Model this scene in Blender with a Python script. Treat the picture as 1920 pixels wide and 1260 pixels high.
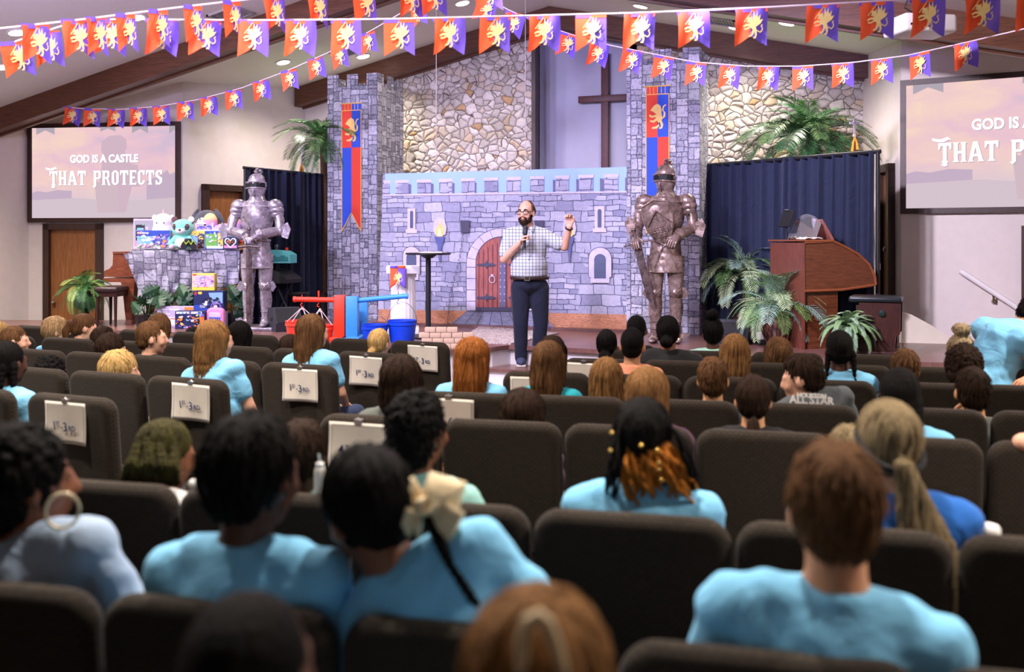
import bpy, bmesh, math, random
import numpy as np
from mathutils import Vector, Matrix, Euler, noise
from math import sin, cos, tan, pi, radians, sqrt, atan2
random.seed(7)
for _o in list(bpy.data.objects):
    bpy.data.objects.remove(_o)
SC = bpy.context.scene
COL = SC.collection

# ------------------------------------------------------------------ camera
PSI = radians(20); F = 1867.0; H0 = 448.0; CZ = 1.66
CX, CY = 4.318, -13.646
RT = Vector((cos(PSI), sin(PSI), 0)); FW = Vector((-sin(PSI), cos(PSI), 0))
CAM0 = Vector((CX, CY, CZ))
_cd = bpy.data.cameras.new('camera')
_cd.sensor_width = 36; _cd.lens = F / 1920 * 36; _cd.shift_y = -(630 - H0) / 1920
_cd.clip_end = 100
_cd.dof.use_dof = True; _cd.dof.focus_distance = 10.6; _cd.dof.aperture_fstop = 1.8
CAM = bpy.data.objects.new('camera', _cd); COL.objects.link(CAM)
CAM.location = CAM0; CAM.rotation_euler = (radians(90), 0, PSI)
SC.camera = CAM

# ------------------------------------------------------------------ exposure, world, lights
SC.view_settings.view_transform = 'Standard'; SC.view_settings.look = 'None'
SC.view_settings.exposure = 0.12; SC.view_settings.gamma = 1.0
SC.view_settings.use_curve_mapping = False
_w = bpy.data.worlds.new('world'); SC.world = _w; _w.use_nodes = True
_w.node_tree.nodes['Background'].inputs[0].default_value = (0.92, 0.86, 0.83, 1)
_w.node_tree.nodes['Background'].inputs[1].default_value = 0.09

def spot(name, loc, target, power, color, angle, blend=0.5, size=0.15):
    l = bpy.data.lights.new(name, 'SPOT'); l.energy = power; l.color = color
    l.spot_size = radians(angle); l.spot_blend = blend; l.shadow_soft_size = size
    o = bpy.data.objects.new(name, l); COL.objects.link(o); o.location = loc
    o.rotation_euler = (Vector(target) - Vector(loc)).to_track_quat('-Z', 'Y').to_euler()
    return o

LAV = (0.68, 0.61, 1.0)
# stage wash: fixtures hung from the ceiling over the seats
spot('stage_light', (-4.0, -8.6, 3.9), (-2.8, -2.2, 1.5), 720, (.74, .67, 1), 60, .7, .2)
spot('stage_light', (-1.8, -8.9, 4.3), (-0.9, -2.2, 1.4), 1050, LAV, 58, .7, .2)
spot('stage_light', (0.4, -8.7, 4.6), (1.0, -2.2, 1.5), 1050, LAV, 58, .7, .2)
spot('stage_light', (-0.6, -11.6, 3.6), (0.2, -0.2, 3.4), 900, (.80, .73, 1), 52, .8, .2)
spot('stage_light', (2.0, -8.2, 4.2), (3.3, -2.4, 1.3), 900, (.84, .78, 1), 52, .7, .2)
spot('stage_light', (1.6, -8.6, 4.4), (5.9, -2.0, 1.2), 1900, (.88, .79, 1), 50, .6, .15)
spot('added_ceiling_fill', (3.4, -7.6, 3.2), (2.6, -3.2, 4.6), 320, (.42, .24, 1), 75, .9, .15)  # added unseen spot, stands in for purple stage spill on the beam
spot('added_ceiling_fill', (-2.2, -8.8, 3.2), (-3.2, -6.0, 4.4), 420, (.68, .58, 1), 105, .9, .15)  # this and the next two: unseen spots added to brighten the ceiling
spot('added_ceiling_fill', (1.2, -10.2, 3.3), (-1.5, -6.0, 4.8), 260, (.72, .60, 1), 110, .9, .15)
spot('added_ceiling_fill', (3.6, -10.6, 3.0), (1.6, -6.0, 4.6), 240, (.80, .70, 1), 110, .9, .15)
# house downlights in the ceiling (those in the picture are added with their fittings)
HOUSE = [(-1.4, -9.8), (1.9, -9.2), (-5.2, -5.6), (-5.2, -9.5), (-2.6, -10.5), (0.4, -7.2), (0.4, -11.0), (3.4, -10.4), (6.3, -7.0), (6.3, -10.5)]

def ceil_z(x, y=0): return 4.95 - 0.226 * abs(x)

def downlight(name, x, y, power, angle=135, color=(1, .90, .81)):
    return spot(name, (x, y, ceil_z(x) - 0.05), (x, y, 0), power, color, angle, .85, .09)
for _x, _y in HOUSE:
    downlight('house_light', _x, _y, 560)

# ------------------------------------------------------------------ picture to place
def W(px, py, Y):
    """A point of the place seen at photo pixel px, py at depth Y in metres."""
    return CAM0 + RT * ((px - 960) / F * Y) + FW * Y + Vector((0, 0, -(py - H0) / F * Y))
def WZ(px, py, z): return W(px, py, (CZ - z) * F / (py - H0))
def ray(px, py): return RT * ((px - 960) / F) + FW + Vector((0, 0, -(py - H0) / F))
def WB(px, py, b):
    r = ray(px, py); return CAM0 + r * ((b - CY) / r.y)
def WA(px, py, a):
    r = ray(px, py); return CAM0 + r * ((a - CX) / r.x)
def WP(px, py, p0, p1):
    """On the vertical plane through plan points p0 and p1."""
    d = Vector((p1[0] - p0[0], p1[1] - p0[1], 0)); n = Vector((-d.y, d.x, 0))
    r = ray(px, py); t = (Vector((p0[0], p0[1], 0)) - CAM0).dot(n) / r.dot(n)
    return CAM0 + r * t
def depth(p): return (Vector(p) - CAM0).dot(FW)
def floor_z(p):
    return -0.002 - 0.0145 * depth((p[0], p[1], 0))
STAGE = 0.56
SEE = PSI          # rotation that turns an object's front (local -y) to the camera

# ------------------------------------------------------------------ materials
def lin(c):
    return tuple(((v / 255) / 12.92 if v / 255 <= .04045 else ((v / 255 + .055) / 1.055) ** 2.4) for v in c[:3]) + (1,)

class NT:
    def __init__(s, name):
        s.m = bpy.data.materials.new(name); s.m.use_nodes = True
        s.t = s.m.node_tree; s.b = s.t.nodes['Principled BSDF']
    def n(s, typ, **kw):
        nd = s.t.nodes.new('ShaderNode' + typ)
        for k, v in kw.items():
            if k.startswith('_'): continue
            if k.startswith('i_'):
                nd.inputs[k[2:].replace('_', ' ')].default_value = v
            else: setattr(nd, k, v)
        return nd
    def l(s, a, b): s.t.links.new(a, b)
    def coord(s, scale=(1, 1, 1), kind='Object', rot=(0, 0, 0)):
        tc = s.n('TexCoord'); mp = s.n('Mapping')
        mp.inputs['Scale'].default_value = scale; mp.inputs['Rotation'].default_value = rot
        s.l(tc.outputs[kind], mp.inputs['Vector']); return mp.outputs[0]
    def noise(s, vec, scale, detail=3, rough=.55, dist=0):
        nd = s.n('TexNoise'); nd.inputs['Scale'].default_value = scale; nd.inputs['Detail'].default_value = detail
        nd.inputs['Roughness'].default_value = rough; nd.inputs['Distortion'].default_value = dist
        s.l(vec, nd.inputs['Vector']); return nd.outputs['Fac']
    def ramp(s, fac, stops, interp='LINEAR'):
        nd = s.n('ValToRGB'); nd.color_ramp.interpolation = interp; e = nd.color_ramp.elements
        while len(e) < len(stops): e.new(.5)
        for k, (p, c) in enumerate(stops):
            e[k].position = p; e[k].color = c if len(c) == 4 else lin(c)
        s.l(fac, nd.inputs[0]); return nd.outputs[0]
    def mix(s, fac, a, b, mode='MIX'):
        nd = s.n('Mix', data_type='RGBA', blend_type=mode)
        for sock, v in ((nd.inputs[0], fac), (nd.inputs[6], a), (nd.inputs[7], b)):
            if hasattr(v, 'is_linked'): s.l(v, sock)
            else: sock.default_value = v
        return nd.outputs[2]
    def math(s, op, a, b=0.0):
        nd = s.n('Math', operation=op)
        for sock, v in ((nd.inputs[0], a), (nd.inputs[1], b)):
            if hasattr(v, 'is_linked'): s.l(v, sock)
            else: sock.default_value = v
        return nd.outputs[0]
    def bump(s, h, strength, dist=.02):
        nd = s.n('Bump'); nd.inputs['Strength'].default_value = strength; nd.inputs['Distance'].default_value = dist
        s.l(h, nd.inputs['Height']); s.l(nd.outputs[0], s.b.inputs['Normal'])
    def base(s, v):
        if hasattr(v, 'is_linked'): s.l(v, s.b.inputs['Base Color'])
        else: s.b.inputs['Base Color'].default_value = v
    def set(s, rough=None, metal=None, **kw):
        if rough is not None: s.b.inputs['Roughness'].default_value = rough
        if metal is not None: s.b.inputs['Metallic'].default_value = metal
        for k, v in kw.items(): s.b.inputs[k].default_value = v
        return s.m

_M = {}
def mat(name, col, rough=.6, metal=0, var=.10, scale=18, stretch=(1, 1, 1), bump=0.0, spec=.4, bdist=.01):
    if name in _M: return _M[name]
    t = NT(name); v = t.coord(stretch); f = t.noise(v, scale)
    c = lin(col)
    a = tuple(x * (1 - var) for x in c[:3]) + (1,); b = tuple(min(1, x * (1 + var)) for x in c[:3]) + (1,)
    t.base(t.ramp(f, [(.3, a), (.7, b)]))
    if bump: t.bump(f, bump, bdist)
    t.set(rough, metal, **{'Specular IOR Level': spec})
    _M[name] = t.m; return t.m
def emit(name, col, strength):
    if name in _M: return _M[name]
    t = NT(name); t.base((0, 0, 0, 1))
    t.b.inputs['Emission Color'].default_value = lin(col); t.b.inputs['Emission Strength'].default_value = strength
    t.set(.9, 0, **{'Specular IOR Level': .0}); _M[name] = t.m; return t.m
def wood(name, col, dark, rough=.4, scale=6, axis=(14, 14, 1)):
    if name in _M: return _M[name]
    t = NT(name); v = t.coord(axis); f = t.noise(v, scale, 4, .6, .6)
    t.base(t.ramp(f, [(.32, dark), (.66, col)])); t.bump(f, .08, .005)
    t.set(rough, 0, **{'Specular IOR Level': .4}); _M[name] = t.m; return t.m
def glass(name, col=(255, 255, 255), alpha=.2):
    if name in _M: return _M[name]
    t = NT(name); f = t.noise(t.coord(), 4); t.base(t.ramp(f, [(0, col), (1, col)]))
    t.set(.03, 0, **{'Transmission Weight': .9, 'IOR': 1.2, 'Alpha': 1.0}); _M[name] = t.m; return t.m

# ------------------------------------------------------------------ mesh builder
def rotm(rx=0, ry=0, rz=0): return Euler((rx, ry, rz)).to_matrix()
class MB:
    def __init__(s): s.v = []; s.f = []; s.mi = []; s.cur = 0; s.X = None
    def mat(s, i): s.cur = i; return s
    def add(s, vs, fs):
        o = len(s.v)
        if s.X is not None: vs = [s.X @ Vector(v) for v in vs]
        s.v.extend([tuple(v) for v in vs])
        for f in fs:
            s.f.append(tuple(i + o for i in f)); s.mi.append(s.cur)
        return s
    def box(s, c, d, R=None):
        h = [x / 2 for x in d]; vs = []
        for z in (-1, 1):
            for y in (-1, 1):
                for x in (-1, 1):
                    p = Vector((x * h[0], y * h[1], z * h[2]))
                    if R is not None: p = R @ p
                    vs.append(p + Vector(c))
        return s.add(vs, [(0, 2, 3, 1), (4, 5, 7, 6), (0, 1, 5, 4), (2, 6, 7, 3), (0, 4, 6, 2), (1, 3, 7, 5)])
    def bbox(s, c, d, r=.01, seg=2, R=None):
        bm = bmesh.new(); bmesh.ops.create_cube(bm, size=1)
        for v in bm.verts: v.co = Vector((v.co.x * d[0], v.co.y * d[1], v.co.z * d[2]))
        bmesh.ops.bevel(bm, geom=bm.edges[:], offset=min(r, min(d) * .49), segments=seg, affect='EDGES', profile=.5)
        return s.frombm(bm, c, R)
    def frombm(s, bm, c=(0, 0, 0), R=None):
        bm.verts.ensure_lookup_table()
        for i, v in enumerate(bm.verts): v.index = i
        vs = [((R @ v.co) if R is not None else v.co) + Vector(c) for v in bm.verts]
        fs = [tuple(v.index for v in f.verts) for f in bm.faces]
        bm.free(); return s.add(vs, fs)
    def tube(s, pts, rad, seg=8, caps=True, flat=None):
        pts = [Vector(p) for p in pts]; n = len(pts)
        if not hasattr(rad, '__len__'): rad = [rad] * n
        T = []
        for i in range(n):
            a = pts[max(0, i - 1)]; b = pts[min(n - 1, i + 1)]
            d = (b - a); T.append(d.normalized() if d.length > 1e-9 else Vector((0, 0, 1)))
        up = Vector((0, 0, 1)) if abs(T[0].z) < .9 else Vector((0, 1, 0))
        N = (up - T[0] * up.dot(T[0])).normalized(); vs = []; fs = []
        for i in range(n):
            N = (N - T[i] * N.dot(T[i]))
            N = N.normalized() if N.length > 1e-6 else T[i].orthogonal().normalized()
            B = T[i].cross(N)
            for k in range(seg):
                a = 2 * pi * k / seg; fx = flat if flat else 1
                vs.append(pts[i] + (N * cos(a) + B * sin(a) * fx) * rad[i])
        for i in range(n - 1):
            for k in range(seg):
                k2 = (k + 1) % seg
                fs.append((i * seg + k, i * seg + k2, (i + 1) * seg + k2, (i + 1) * seg + k))
        if caps:
            fs.append(tuple(range(seg - 1, -1, -1))); fs.append(tuple((n - 1) * seg + k for k in range(seg)))
        return s.add(vs, fs)
    def caps(s, a, b, ra, rb, seg=12):
        """Closed tapered capsule."""
        a = Vector(a); b = Vector(b); d = (b - a).normalized() if (b - a).length > 1e-6 else Vector((0, 0, 1))
        P = []; R = []
        for t in (1.0, .87, .6, .25):
            P.append(a - d * ra * t * .999); R.append(max(1e-4, ra * sqrt(max(0, 1 - t * t))))
        P.append(a); R.append(ra); P.append(b); R.append(rb)
        for t in (.25, .6, .87, 1.0):
            P.append(b + d * rb * t * .999); R.append(max(1e-4, rb * sqrt(max(0, 1 - t * t))))
        return s.tube(P, R, seg)
    def ell(s, c, r, R=None, nu=16, nv=10):
        if not hasattr(r, '__len__'): r = (r, r, r)
        c = Vector(c); vs = [Vector((0, 0, r[2]))]; fs = []
        for j in range(1, nv):
            th = pi * j / nv
            for i in range(nu):
                ph = 2 * pi * i / nu; vs.append(Vector((r[0] * sin(th) * cos(ph), r[1] * sin(th) * sin(ph), r[2] * cos(th))))
        vs.append(Vector((0, 0, -r[2])))
        for i in range(nu):
            fs.append((0, 1 + i, 1 + (i + 1) % nu))
            b = 1 + (nv - 2) * nu; fs.append((b + (i + 1) % nu, b + i, len(vs) - 1))
        for j in range(nv - 2):
            for i in range(nu):
                a = 1 + j * nu; b = a + nu; i2 = (i + 1) % nu
                fs.append((a + i, b + i, b + i2, a + i2))
        vs = [((R @ v) if R is not None else v) + c for v in vs]
        return s.add(vs, fs)
    def lathe(s, prof, seg=24, c=(0, 0, 0), R=None):
        vs = []; fs = []; c = Vector(c); n = len(prof)
        for r, z in prof:
            for k in range(seg):
                a = 2 * pi * k / seg; p = Vector((max(r, 1e-4) * cos(a), max(r, 1e-4) * sin(a), z))
                vs.append(((R @ p) if R is not None else p) + c)
        for i in range(n - 1):
            for k in range(seg):
                k2 = (k + 1) % seg; fs.append((i * seg + k, i * seg + k2, (i + 1) * seg + k2, (i + 1) * seg + k))
        fs.append(tuple(range(seg - 1, -1, -1))); fs.append(tuple((n - 1) * seg + k for k in range(seg)))
        return s.add(vs, fs)
    def prism(s, poly, y0, y1, o=(0, 0, 0), R=None):
        """Polygon in the local x,z plane extruded from y0 to y1."""
        n = len(poly); o = Vector(o)
        ar = sum(poly[i][0] * poly[(i + 1) % n][1] - poly[(i + 1) % n][0] * poly[i][1] for i in range(n))
        if ar < 0: poly = poly[::-1]
        vs = [Vector((x, y0, z)) for x, z in poly] + [Vector((x, y1, z)) for x, z in poly]
        vs = [((R @ v) if R is not None else v) + o for v in vs]
        fs = [tuple(range(n)), tuple(range(2 * n - 1, n - 1, -1))]
        for i in range(n):
            j = (i + 1) % n; fs.append((j, i, n + i, n + j))
        return s.add(vs, fs)
    def poly(s, poly, y=0.0):
        n = len(poly)
        ar = sum(poly[i][0] * poly[(i + 1) % n][1] - poly[(i + 1) % n][0] * poly[i][1] for i in range(n))
        if ar < 0: poly = poly[::-1]
        return s.add([(x, y, z) for x, z in poly], [tuple(range(n))])
    def ext(s, poly, z0, z1):
        """Polygon in plan extruded from z0 to z1."""
        n = len(poly)
        ar = sum(poly[i][0] * poly[(i + 1) % n][1] - poly[(i + 1) % n][0] * poly[i][1] for i in range(n))
        if ar < 0: poly = poly[::-1]
        zz = z1 if hasattr(z1, '__len__') else [z1] * n
        vs = [(x, y, z0) for x, y in poly] + [(p[0], p[1], zz[i]) for i, p in enumerate(poly)]
        fs = [tuple(range(n - 1, -1, -1)), tuple(range(n, 2 * n))]
        for i in range(n):
            j = (i + 1) % n; fs.append((i, j, n + j, n + i))
        return s.add(vs, fs)
    def grid(s, fn, nu, nv, closed=False):
        vs = [fn(i / nu, j / nv) for j in range(nv + 1) for i in range(nu + 1)]
        fs = [(j * (nu + 1) + i, j * (nu + 1) + i + 1, (j + 1) * (nu + 1) + i + 1, (j + 1) * (nu + 1) + i) for j in range(nv) for i in range(nu)]
        return s.add(vs, fs)
    def mesh(s, name, mats, smooth=True, angle=40):
        me = bpy.data.meshes.new(name); me.from_pydata(s.v, [], s.f)
        for m in (mats if isinstance(mats, (list, tuple)) else [mats]): me.materials.append(m)
        if any(s.mi): me.polygons.foreach_set('material_index', s.mi)
        if smooth:
            me.polygons.foreach_set('use_smooth', [True] * len(me.polygons))
            if angle < 180: me.set_sharp_from_angle(angle=radians(angle))
        me.update(); return me
    def build(s, name, mats, parent=None, loc=None, rz=0, smooth=True, angle=40):
        return obj(name, s.mesh(name, mats, smooth, angle), parent, loc, rz)

def obj(name, me, parent=None, loc=None, rz=0):
    o = bpy.data.objects.new(name, me); COL.objects.link(o)
    if parent is not None: o.parent = parent
    if loc is not None: o.location = loc
    if hasattr(rz, '__len__'): o.rotation_euler = rz
    elif rz: o.rotation_euler = (0, 0, rz)
    return o
def tag(o, label, cat, group=None):
    o['label'] = label; o['category'] = cat
    if group: o['group'] = group
    return o
def thing(name, label, cat, loc=(0, 0, 0), rz=0, group=None):
    return tag(obj(name, None, None, loc, rz), label, cat, group)
def struct(name, mb, m, smooth=False, parent=None, loc=None, rz=0):
    o = mb.build(name, m, parent, loc, rz, smooth)
    if parent is None: o['kind'] = 'structure'
    return o
def copy_thing(src, loc=None, rz=None, label=None, group=None):
    """A thing, its parts and their sub-parts."""
    r = src.copy(); COL.objects.link(r)
    if loc is not None: r.location = loc
    if rz is not None: r.rotation_euler = (0, 0, rz)
    if label: r['label'] = label
    if group: r['group'] = group
    for ch in list(src.children):
        c = ch.copy(); COL.objects.link(c); c.parent = r
        for g in list(ch.children):
            d = g.copy(); COL.objects.link(d); d.parent = c
    return r
def text(name, body, size, m, parent, loc=(0, 0, 0), rot=(pi / 2, 0, 0), ext=.0008, bold=0.0, sx=1.0, align='CENTER'):
    cu = bpy.data.curves.new(name, 'FONT'); cu.body = body; cu.size = size; cu.extrude = ext; cu.offset = bold
    cu.align_x = align; cu.align_y = 'CENTER'; cu.resolution_u = 3
    tmp = bpy.data.objects.new(name, cu); COL.objects.link(tmp)
    dg = bpy.context.evaluated_depsgraph_get()
    me = bpy.data.meshes.new_from_object(tmp.evaluated_get(dg))
    bpy.data.objects.remove(tmp); bpy.data.curves.remove(cu)
    me.materials.clear(); me.materials.append(m)
    o = obj(name, me, parent, loc); o.rotation_euler = rot; o.scale = (sx, 1, 1)
    return o
def remesh(mb, voxel, smooth=4, name='mesh', factor=.5):
    me = mb.mesh(name, [], False)
    tmp = bpy.data.objects.new('tmp', me); COL.objects.link(tmp)
    r = tmp.modifiers.new('r', 'REMESH'); r.mode = 'VOXEL'; r.voxel_size = voxel
    if smooth:
        q = tmp.modifiers.new('s', 'SMOOTH'); q.factor = factor; q.iterations = smooth
    dg = bpy.context.evaluated_depsgraph_get()
    out = bpy.data.meshes.new_from_object(tmp.evaluated_get(dg))
    bpy.data.objects.remove(tmp); bpy.data.meshes.remove(me)
    out.name = name
    out.polygons.foreach_set('use_smooth', [True] * len(out.polygons))
    return out
# ================================================================== the room
def ceiling_mat():
    t = NT('ceiling_plaster'); v = t.coord((1, 1, 1)); f = t.noise(v, 60, 2)
    t.base(t.ramp(f, [(.3, (226, 219, 214)), (.7, (234, 228, 223))])); t.bump(f, .15, .005); t.set(.9); return t.m
M_CEIL = ceiling_mat()
M_WALL = mat('warm_wall_paint', (214, 204, 197), .8, 0, .03, 8, bump=.05)
M_WHITE = mat('white_paint', (225, 220, 218), .55, 0, .03, 8)
M_BEAM = wood('dark_beam_wood', (104, 64, 42), (74, 44, 28), .42, 5, (1, 14, 14))
M_TRIM = wood('dark_trim_wood', (66, 42, 33), (46, 29, 23), .45, 5, (14, 14, 2))
M_DOOR = wood('oak_door_wood', (150, 96, 52), (118, 72, 36), .45, 5, (10, 10, .8))
M_BRASS = mat('brushed_metal', (180, 170, 150), .3, 1, .05)
M_STAGE = wood('stage_floor_wood', (128, 92, 84), (104, 72, 66), .28, 4, (3, 16, 1))
M_CARPET = mat('dark_carpet', (62, 54, 50), .95, 0, .25, 200)

def fieldstone():
    t = NT('fieldstone'); v0 = t.coord((1, 1, 1))
    nz = t.n('TexNoise'); nz.inputs['Scale'].default_value = 3.5; t.l(v0, nz.inputs['Vector'])
    add = t.n('VectorMath', operation='MULTIPLY_ADD'); t.l(nz.outputs['Color'], add.inputs[0])
    add.inputs[1].default_value = (.16, .16, .16); t.l(v0, add.inputs[2])
    mp = t.n('Mapping'); mp.inputs['Scale'].default_value = (1, 0, 1.25); t.l(add.outputs[0], mp.inputs[0])
    vo = t.n('TexVoronoi', feature='DISTANCE_TO_EDGE'); vo.inputs['Scale'].default_value = 8.0
    vc = t.n('TexVoronoi', feature='F1'); vc.inputs['Scale'].default_value = 8.0
    t.l(mp.outputs[0], vo.inputs['Vector']); t.l(mp.outputs[0], vc.inputs['Vector'])
    sp = t.n('SeparateColor'); t.l(vc.outputs['Color'], sp.inputs[0])
    c = t.ramp(sp.outputs[0], [(0, (224, 217, 210)), (.22, (206, 198, 192)), (.45, (230, 224, 218)), (.64, (216, 202, 186)), (.80, (194, 186, 180)), (.93, (214, 194, 166)), (.97, (198, 164, 122))], 'CONSTANT')
    f = t.noise(v0, 22, 5, .65)
    c = t.mix(.5, c, t.ramp(f, [(.25, (150, 140, 132)), (.62, (240, 236, 230))]), 'MULTIPLY')
    e = t.ramp(vo.outputs['Distance'], [(.01, (0, 0, 0)), (.05, (255, 255, 255))])
    t.base(t.mix(e, lin((84, 72, 62)), c))
    h = t.math('ADD', t.math('MULTIPLY', t.ramp(vo.outputs['Distance'], [(0, (0, 0, 0)), (.22, (255, 255, 255))], 'B_SPLINE'), 1.0), t.math('MULTIPLY', f, .28))
    t.bump(h, .6, .06); t.set(.85); return t.m
M_STONE = fieldstone()

def wall_prism(mb, p0, p1, z0=-.4, thick=.12, n=10, ztop=None):
    """A wall standing on the plan line p0-p1; its face is on the line, its thickness away from the camera side."""
    p0 = Vector((p0[0], p0[1], 0)); p1 = Vector((p1[0], p1[1], 0)); d = (p1 - p0).normalized(); nrm = Vector((-d.y, d.x, 0)) * thick
    ts = sorted(set([0, 1] + ([-p0.x / (p1.x - p0.x)] if (p0.x < 0) != (p1.x < 0) else [])))
    for a, b in zip(ts[:-1], ts[1:]):
        A = p0.lerp(p1, a); B = p0.lerp(p1, b)
        vs = []
        for off in (Vector(), nrm):
            for P in (A, B):
                q = P + off; zt = (ceil_z(P.x) + .03) if ztop is None else ztop
                vs += [(q.x, q.y, z0), (q.x, q.y, zt)]
        mb.add(vs, [(0, 2, 3, 1), (4, 5, 7, 6), (0, 1, 5, 4), (2, 6, 7, 3), (1, 3, 7, 5), (0, 4, 6, 2)])
    return mb

LW0, LW1 = (-7.10, -2.58), (-4.80, -2.10)      # left screen wall
RW0, RW1 = (4.60, -1.62), (7.30, -2.145)       # right screen wall
LB, RB = (-4.12, 0.0), (4.18, 0.0)             # where the side returns meet the back wall
NX0 = WB(1007, 200, 0).x; NX1 = WB(1181, 200, 0).x

# floor: slopes gently down to the stage
_fl = MB()
_cr = [(-7.4, -19), (7.6, -19), (7.6, .6), (-7.4, .6)]
_fl.ext(_cr, -.6, [floor_z(p) for p in _cr])
struct('floor', _fl, M_CARPET)
# ceiling: two gabled slopes
_ce = MB()
for sx in (-1, 1):
    x1 = sx * 9.0
    vs = [(0, -19, 4.95), (x1, -19, ceil_z(x1)), (x1, .5, ceil_z(x1)), (0, .5, 4.95)]
    vs += [(a, b, c + .12) for a, b, c in vs]
    _ce.add(vs, [(0, 1, 2, 3), (7, 6, 5, 4), (0, 4, 5, 1), (1, 5, 6, 2), (2, 6, 7, 3), (3, 7, 4, 0)])
struct('ceiling', _ce, M_CEIL)
struct('wall_left', wall_prism(MB(), (-7.10, -19), (-7.10, -2.46)), M_WALL)
struct('wall_left_screen', wall_prism(MB(), LW0, LW1), M_WALL)
struct('wall_left_return', wall_prism(MB(), (LW1[0], LW1[1]), LB), M_WALL)
struct('wall_right', wall_prism(MB(), (7.30, -2.1), (7.30, -19)), M_WALL)
struct('wall_right_screen', wall_prism(MB(), RW0, RW1), M_WALL)
struct('wall_right_return', wall_prism(MB(), RB, RW0), M_WALL)
struct('wall_back_left', wall_prism(MB(), (-4.3, 0), (-2.45, 0)), M_WALL)
struct('wall_back_stone_left', wall_prism(MB(), (-2.45, 0), (NX0 - .06, 0), thick=.3), M_STONE)
struct('wall_back_stone_right', wall_prism(MB(), (NX1, 0), (4.3, 0), thick=.3), M_STONE)
_nb = MB()
wall_prism(_nb, (NX0 - .1, .55), (NX1 + .1, .55))
_nb.box((NX1 + .05, .28, 2.4), (.1, .56, 5.0)); _nb.box((NX0 - .11, .3, 2.4), (.1, .5, 5.0))
struct('wall_niche', _nb, mat('niche_paint', (178, 178, 196), .7, 0, .03, 6))
_t = MB(); _t.box((NX0 - .03, -.0, 2.36), (.06, .16, 4.9)); struct('trim_1', _t, M_TRIM)

# rafters
def rafter(name, y, x0, x1, dp=.29, wd=.24):
    mb = MB()
    for a, b in ((x0, 0), (0, x1)):
        pts = [(a, ceil_z(a)), (b, ceil_z(b)), (b, ceil_z(b) - dp), (a, ceil_z(a) - dp)]
        mb.prism(pts, y - wd / 2, y + wd / 2)
        pts = [(a, ceil_z(a) - dp), (b, ceil_z(b) - dp), (b, ceil_z(b) - dp - .025), (a, ceil_z(a) - dp - .025)]
        mb.prism(pts, y + wd / 2 - .05, y + wd / 2)
    return struct(name, mb, M_BEAM)
rafter('beam_back', -.13, -4.16, 4.3)
rafter('beam_middle', -3.3, -7.1, 7.3)
rafter('beam_rear', -10.2, -7.1, 7.3)

# stage: a low platform with an angled front
def zs(px, py): 
    p = WZ(px, py, STAGE); return (p.x, p.y)
S_edge = [(-7.1, -5.2)] + [zs(62, 614), zs(330, 623), zs(837, 656)]
S_n0 = zs(920, 651.5); S_n1 = zs(954, 647); S_n2 = zs(1062, 652)
S_edge2 = [zs(1119, 655), zs(1600, 675), (7.3, zs(1600, 675)[1] + .3)]
S_edge[0] = (-7.1, S_edge[1][1] + .2)
_back = [(7.3, -2.1), (4.6, -1.6), (4.18, -.01), (-4.12, -.01), (-4.8, -2.1), (-4.95, -2.3), (-5.6, -3.0), (-7.1, -3.35)]
_st = MB(); _st.ext(S_edge + [S_n0, S_n1, S_n2] + S_edge2 + _back, STAGE - .045, STAGE)
struct('stage_floor', _st, M_STAGE)
_sr = MB()
def inset(p, d=.05): return (p[0], p[1] + d)
_sr.ext([inset(p) for p in S_edge + [S_n0, S_n1, S_n2] + S_edge2] + _back, -.5, STAGE - .045)
struct('stage_riser', _sr, M_WHITE)
# steps cut into the stage front
_sp = W(985, 685, 10.25)
STEP_Z = _sp.z
_stp = MB(); A = Vector((S_n1[0], S_n1[1])); B = Vector((S_n2[0], S_n2[1])); dd = (B - A).normalized(); nn = Vector((dd.y, -dd.x))
q = [A - dd * .12 + nn * -.02, B + dd * .5 + nn * -.02, B + dd * .5 + nn * .36, A - dd * .12 + nn * .36]
_stp.ext([tuple(p) for p in q], STEP_Z - .035, STEP_Z)
struct('stage_step_tread', _stp, M_STAGE)
_s2 = MB(); q = [A - dd * .10 + nn * .02, B + dd * .48 + nn * .02, B + dd * .48 + nn * .33, A - dd * .10 + nn * .33]
_s2.ext([tuple(p) for p in q], -.5, STEP_Z - .035)
struct('stage_step_riser', _s2, M_WHITE)
_s3 = MB(); q = [A - dd * .16 + nn * .33, B + dd * .5 + nn * .33, B + dd * .5 + nn * .68, A - dd * .16 + nn * .68]
_s3.ext([tuple(p) for p in q], -.5, STEP_Z - .2)
struct('stage_lower_step', _s3, M_WHITE)

# doors
def door(name, p0, p1, px0, px1, pyt, z0, flip=False):
    A = WP(px0, pyt, p0, p1); B = WP(px1, pyt, p0, p1); zt = A.z
    ang = atan2(B.y - A.y, B.x - A.x); w = (Vector((B.x, B.y)) - Vector((A.x, A.y))).length
    root = obj(name, None, None, (A.x, A.y, z0), ang); root['kind'] = 'structure'
    h = zt - z0; f = MB(); t = .09
    f.box((t / 2, -.02, h / 2), (t, .12, h)); f.box((w - t / 2, -.02, h / 2), (t, .12, h)); f.box((w / 2, -.02, h - t / 2), (w, .12, t))
    f.build('door_frame', M_TRIM, root, smooth=False)
    l = MB(); l.box((w / 2, -.005, (h - t) / 2), (w - 2 * t, .02, h - t)); leaf = l.build('door_leaf', M_DOOR, root, smooth=False)
    k = MB(); kx = t + .07 if flip else w - t - .07
    k.lathe([(.012, 0), (.012, .03), (.028, .04), (.03, .055), (.02, .07), (0, .072)], 14, (kx, -.02, .98), rotm(pi / 2))
    k.build('door_knob', M_BRASS, leaf)
    return root
door('door_1', LW0, LW1, 86, 195, 419, -.22, True)
door('door_2', LW1, LB, 377, 458, 345, STAGE)
door('door_3', RB, RW0, 1655, 1678.5, 312, STAGE)
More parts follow.
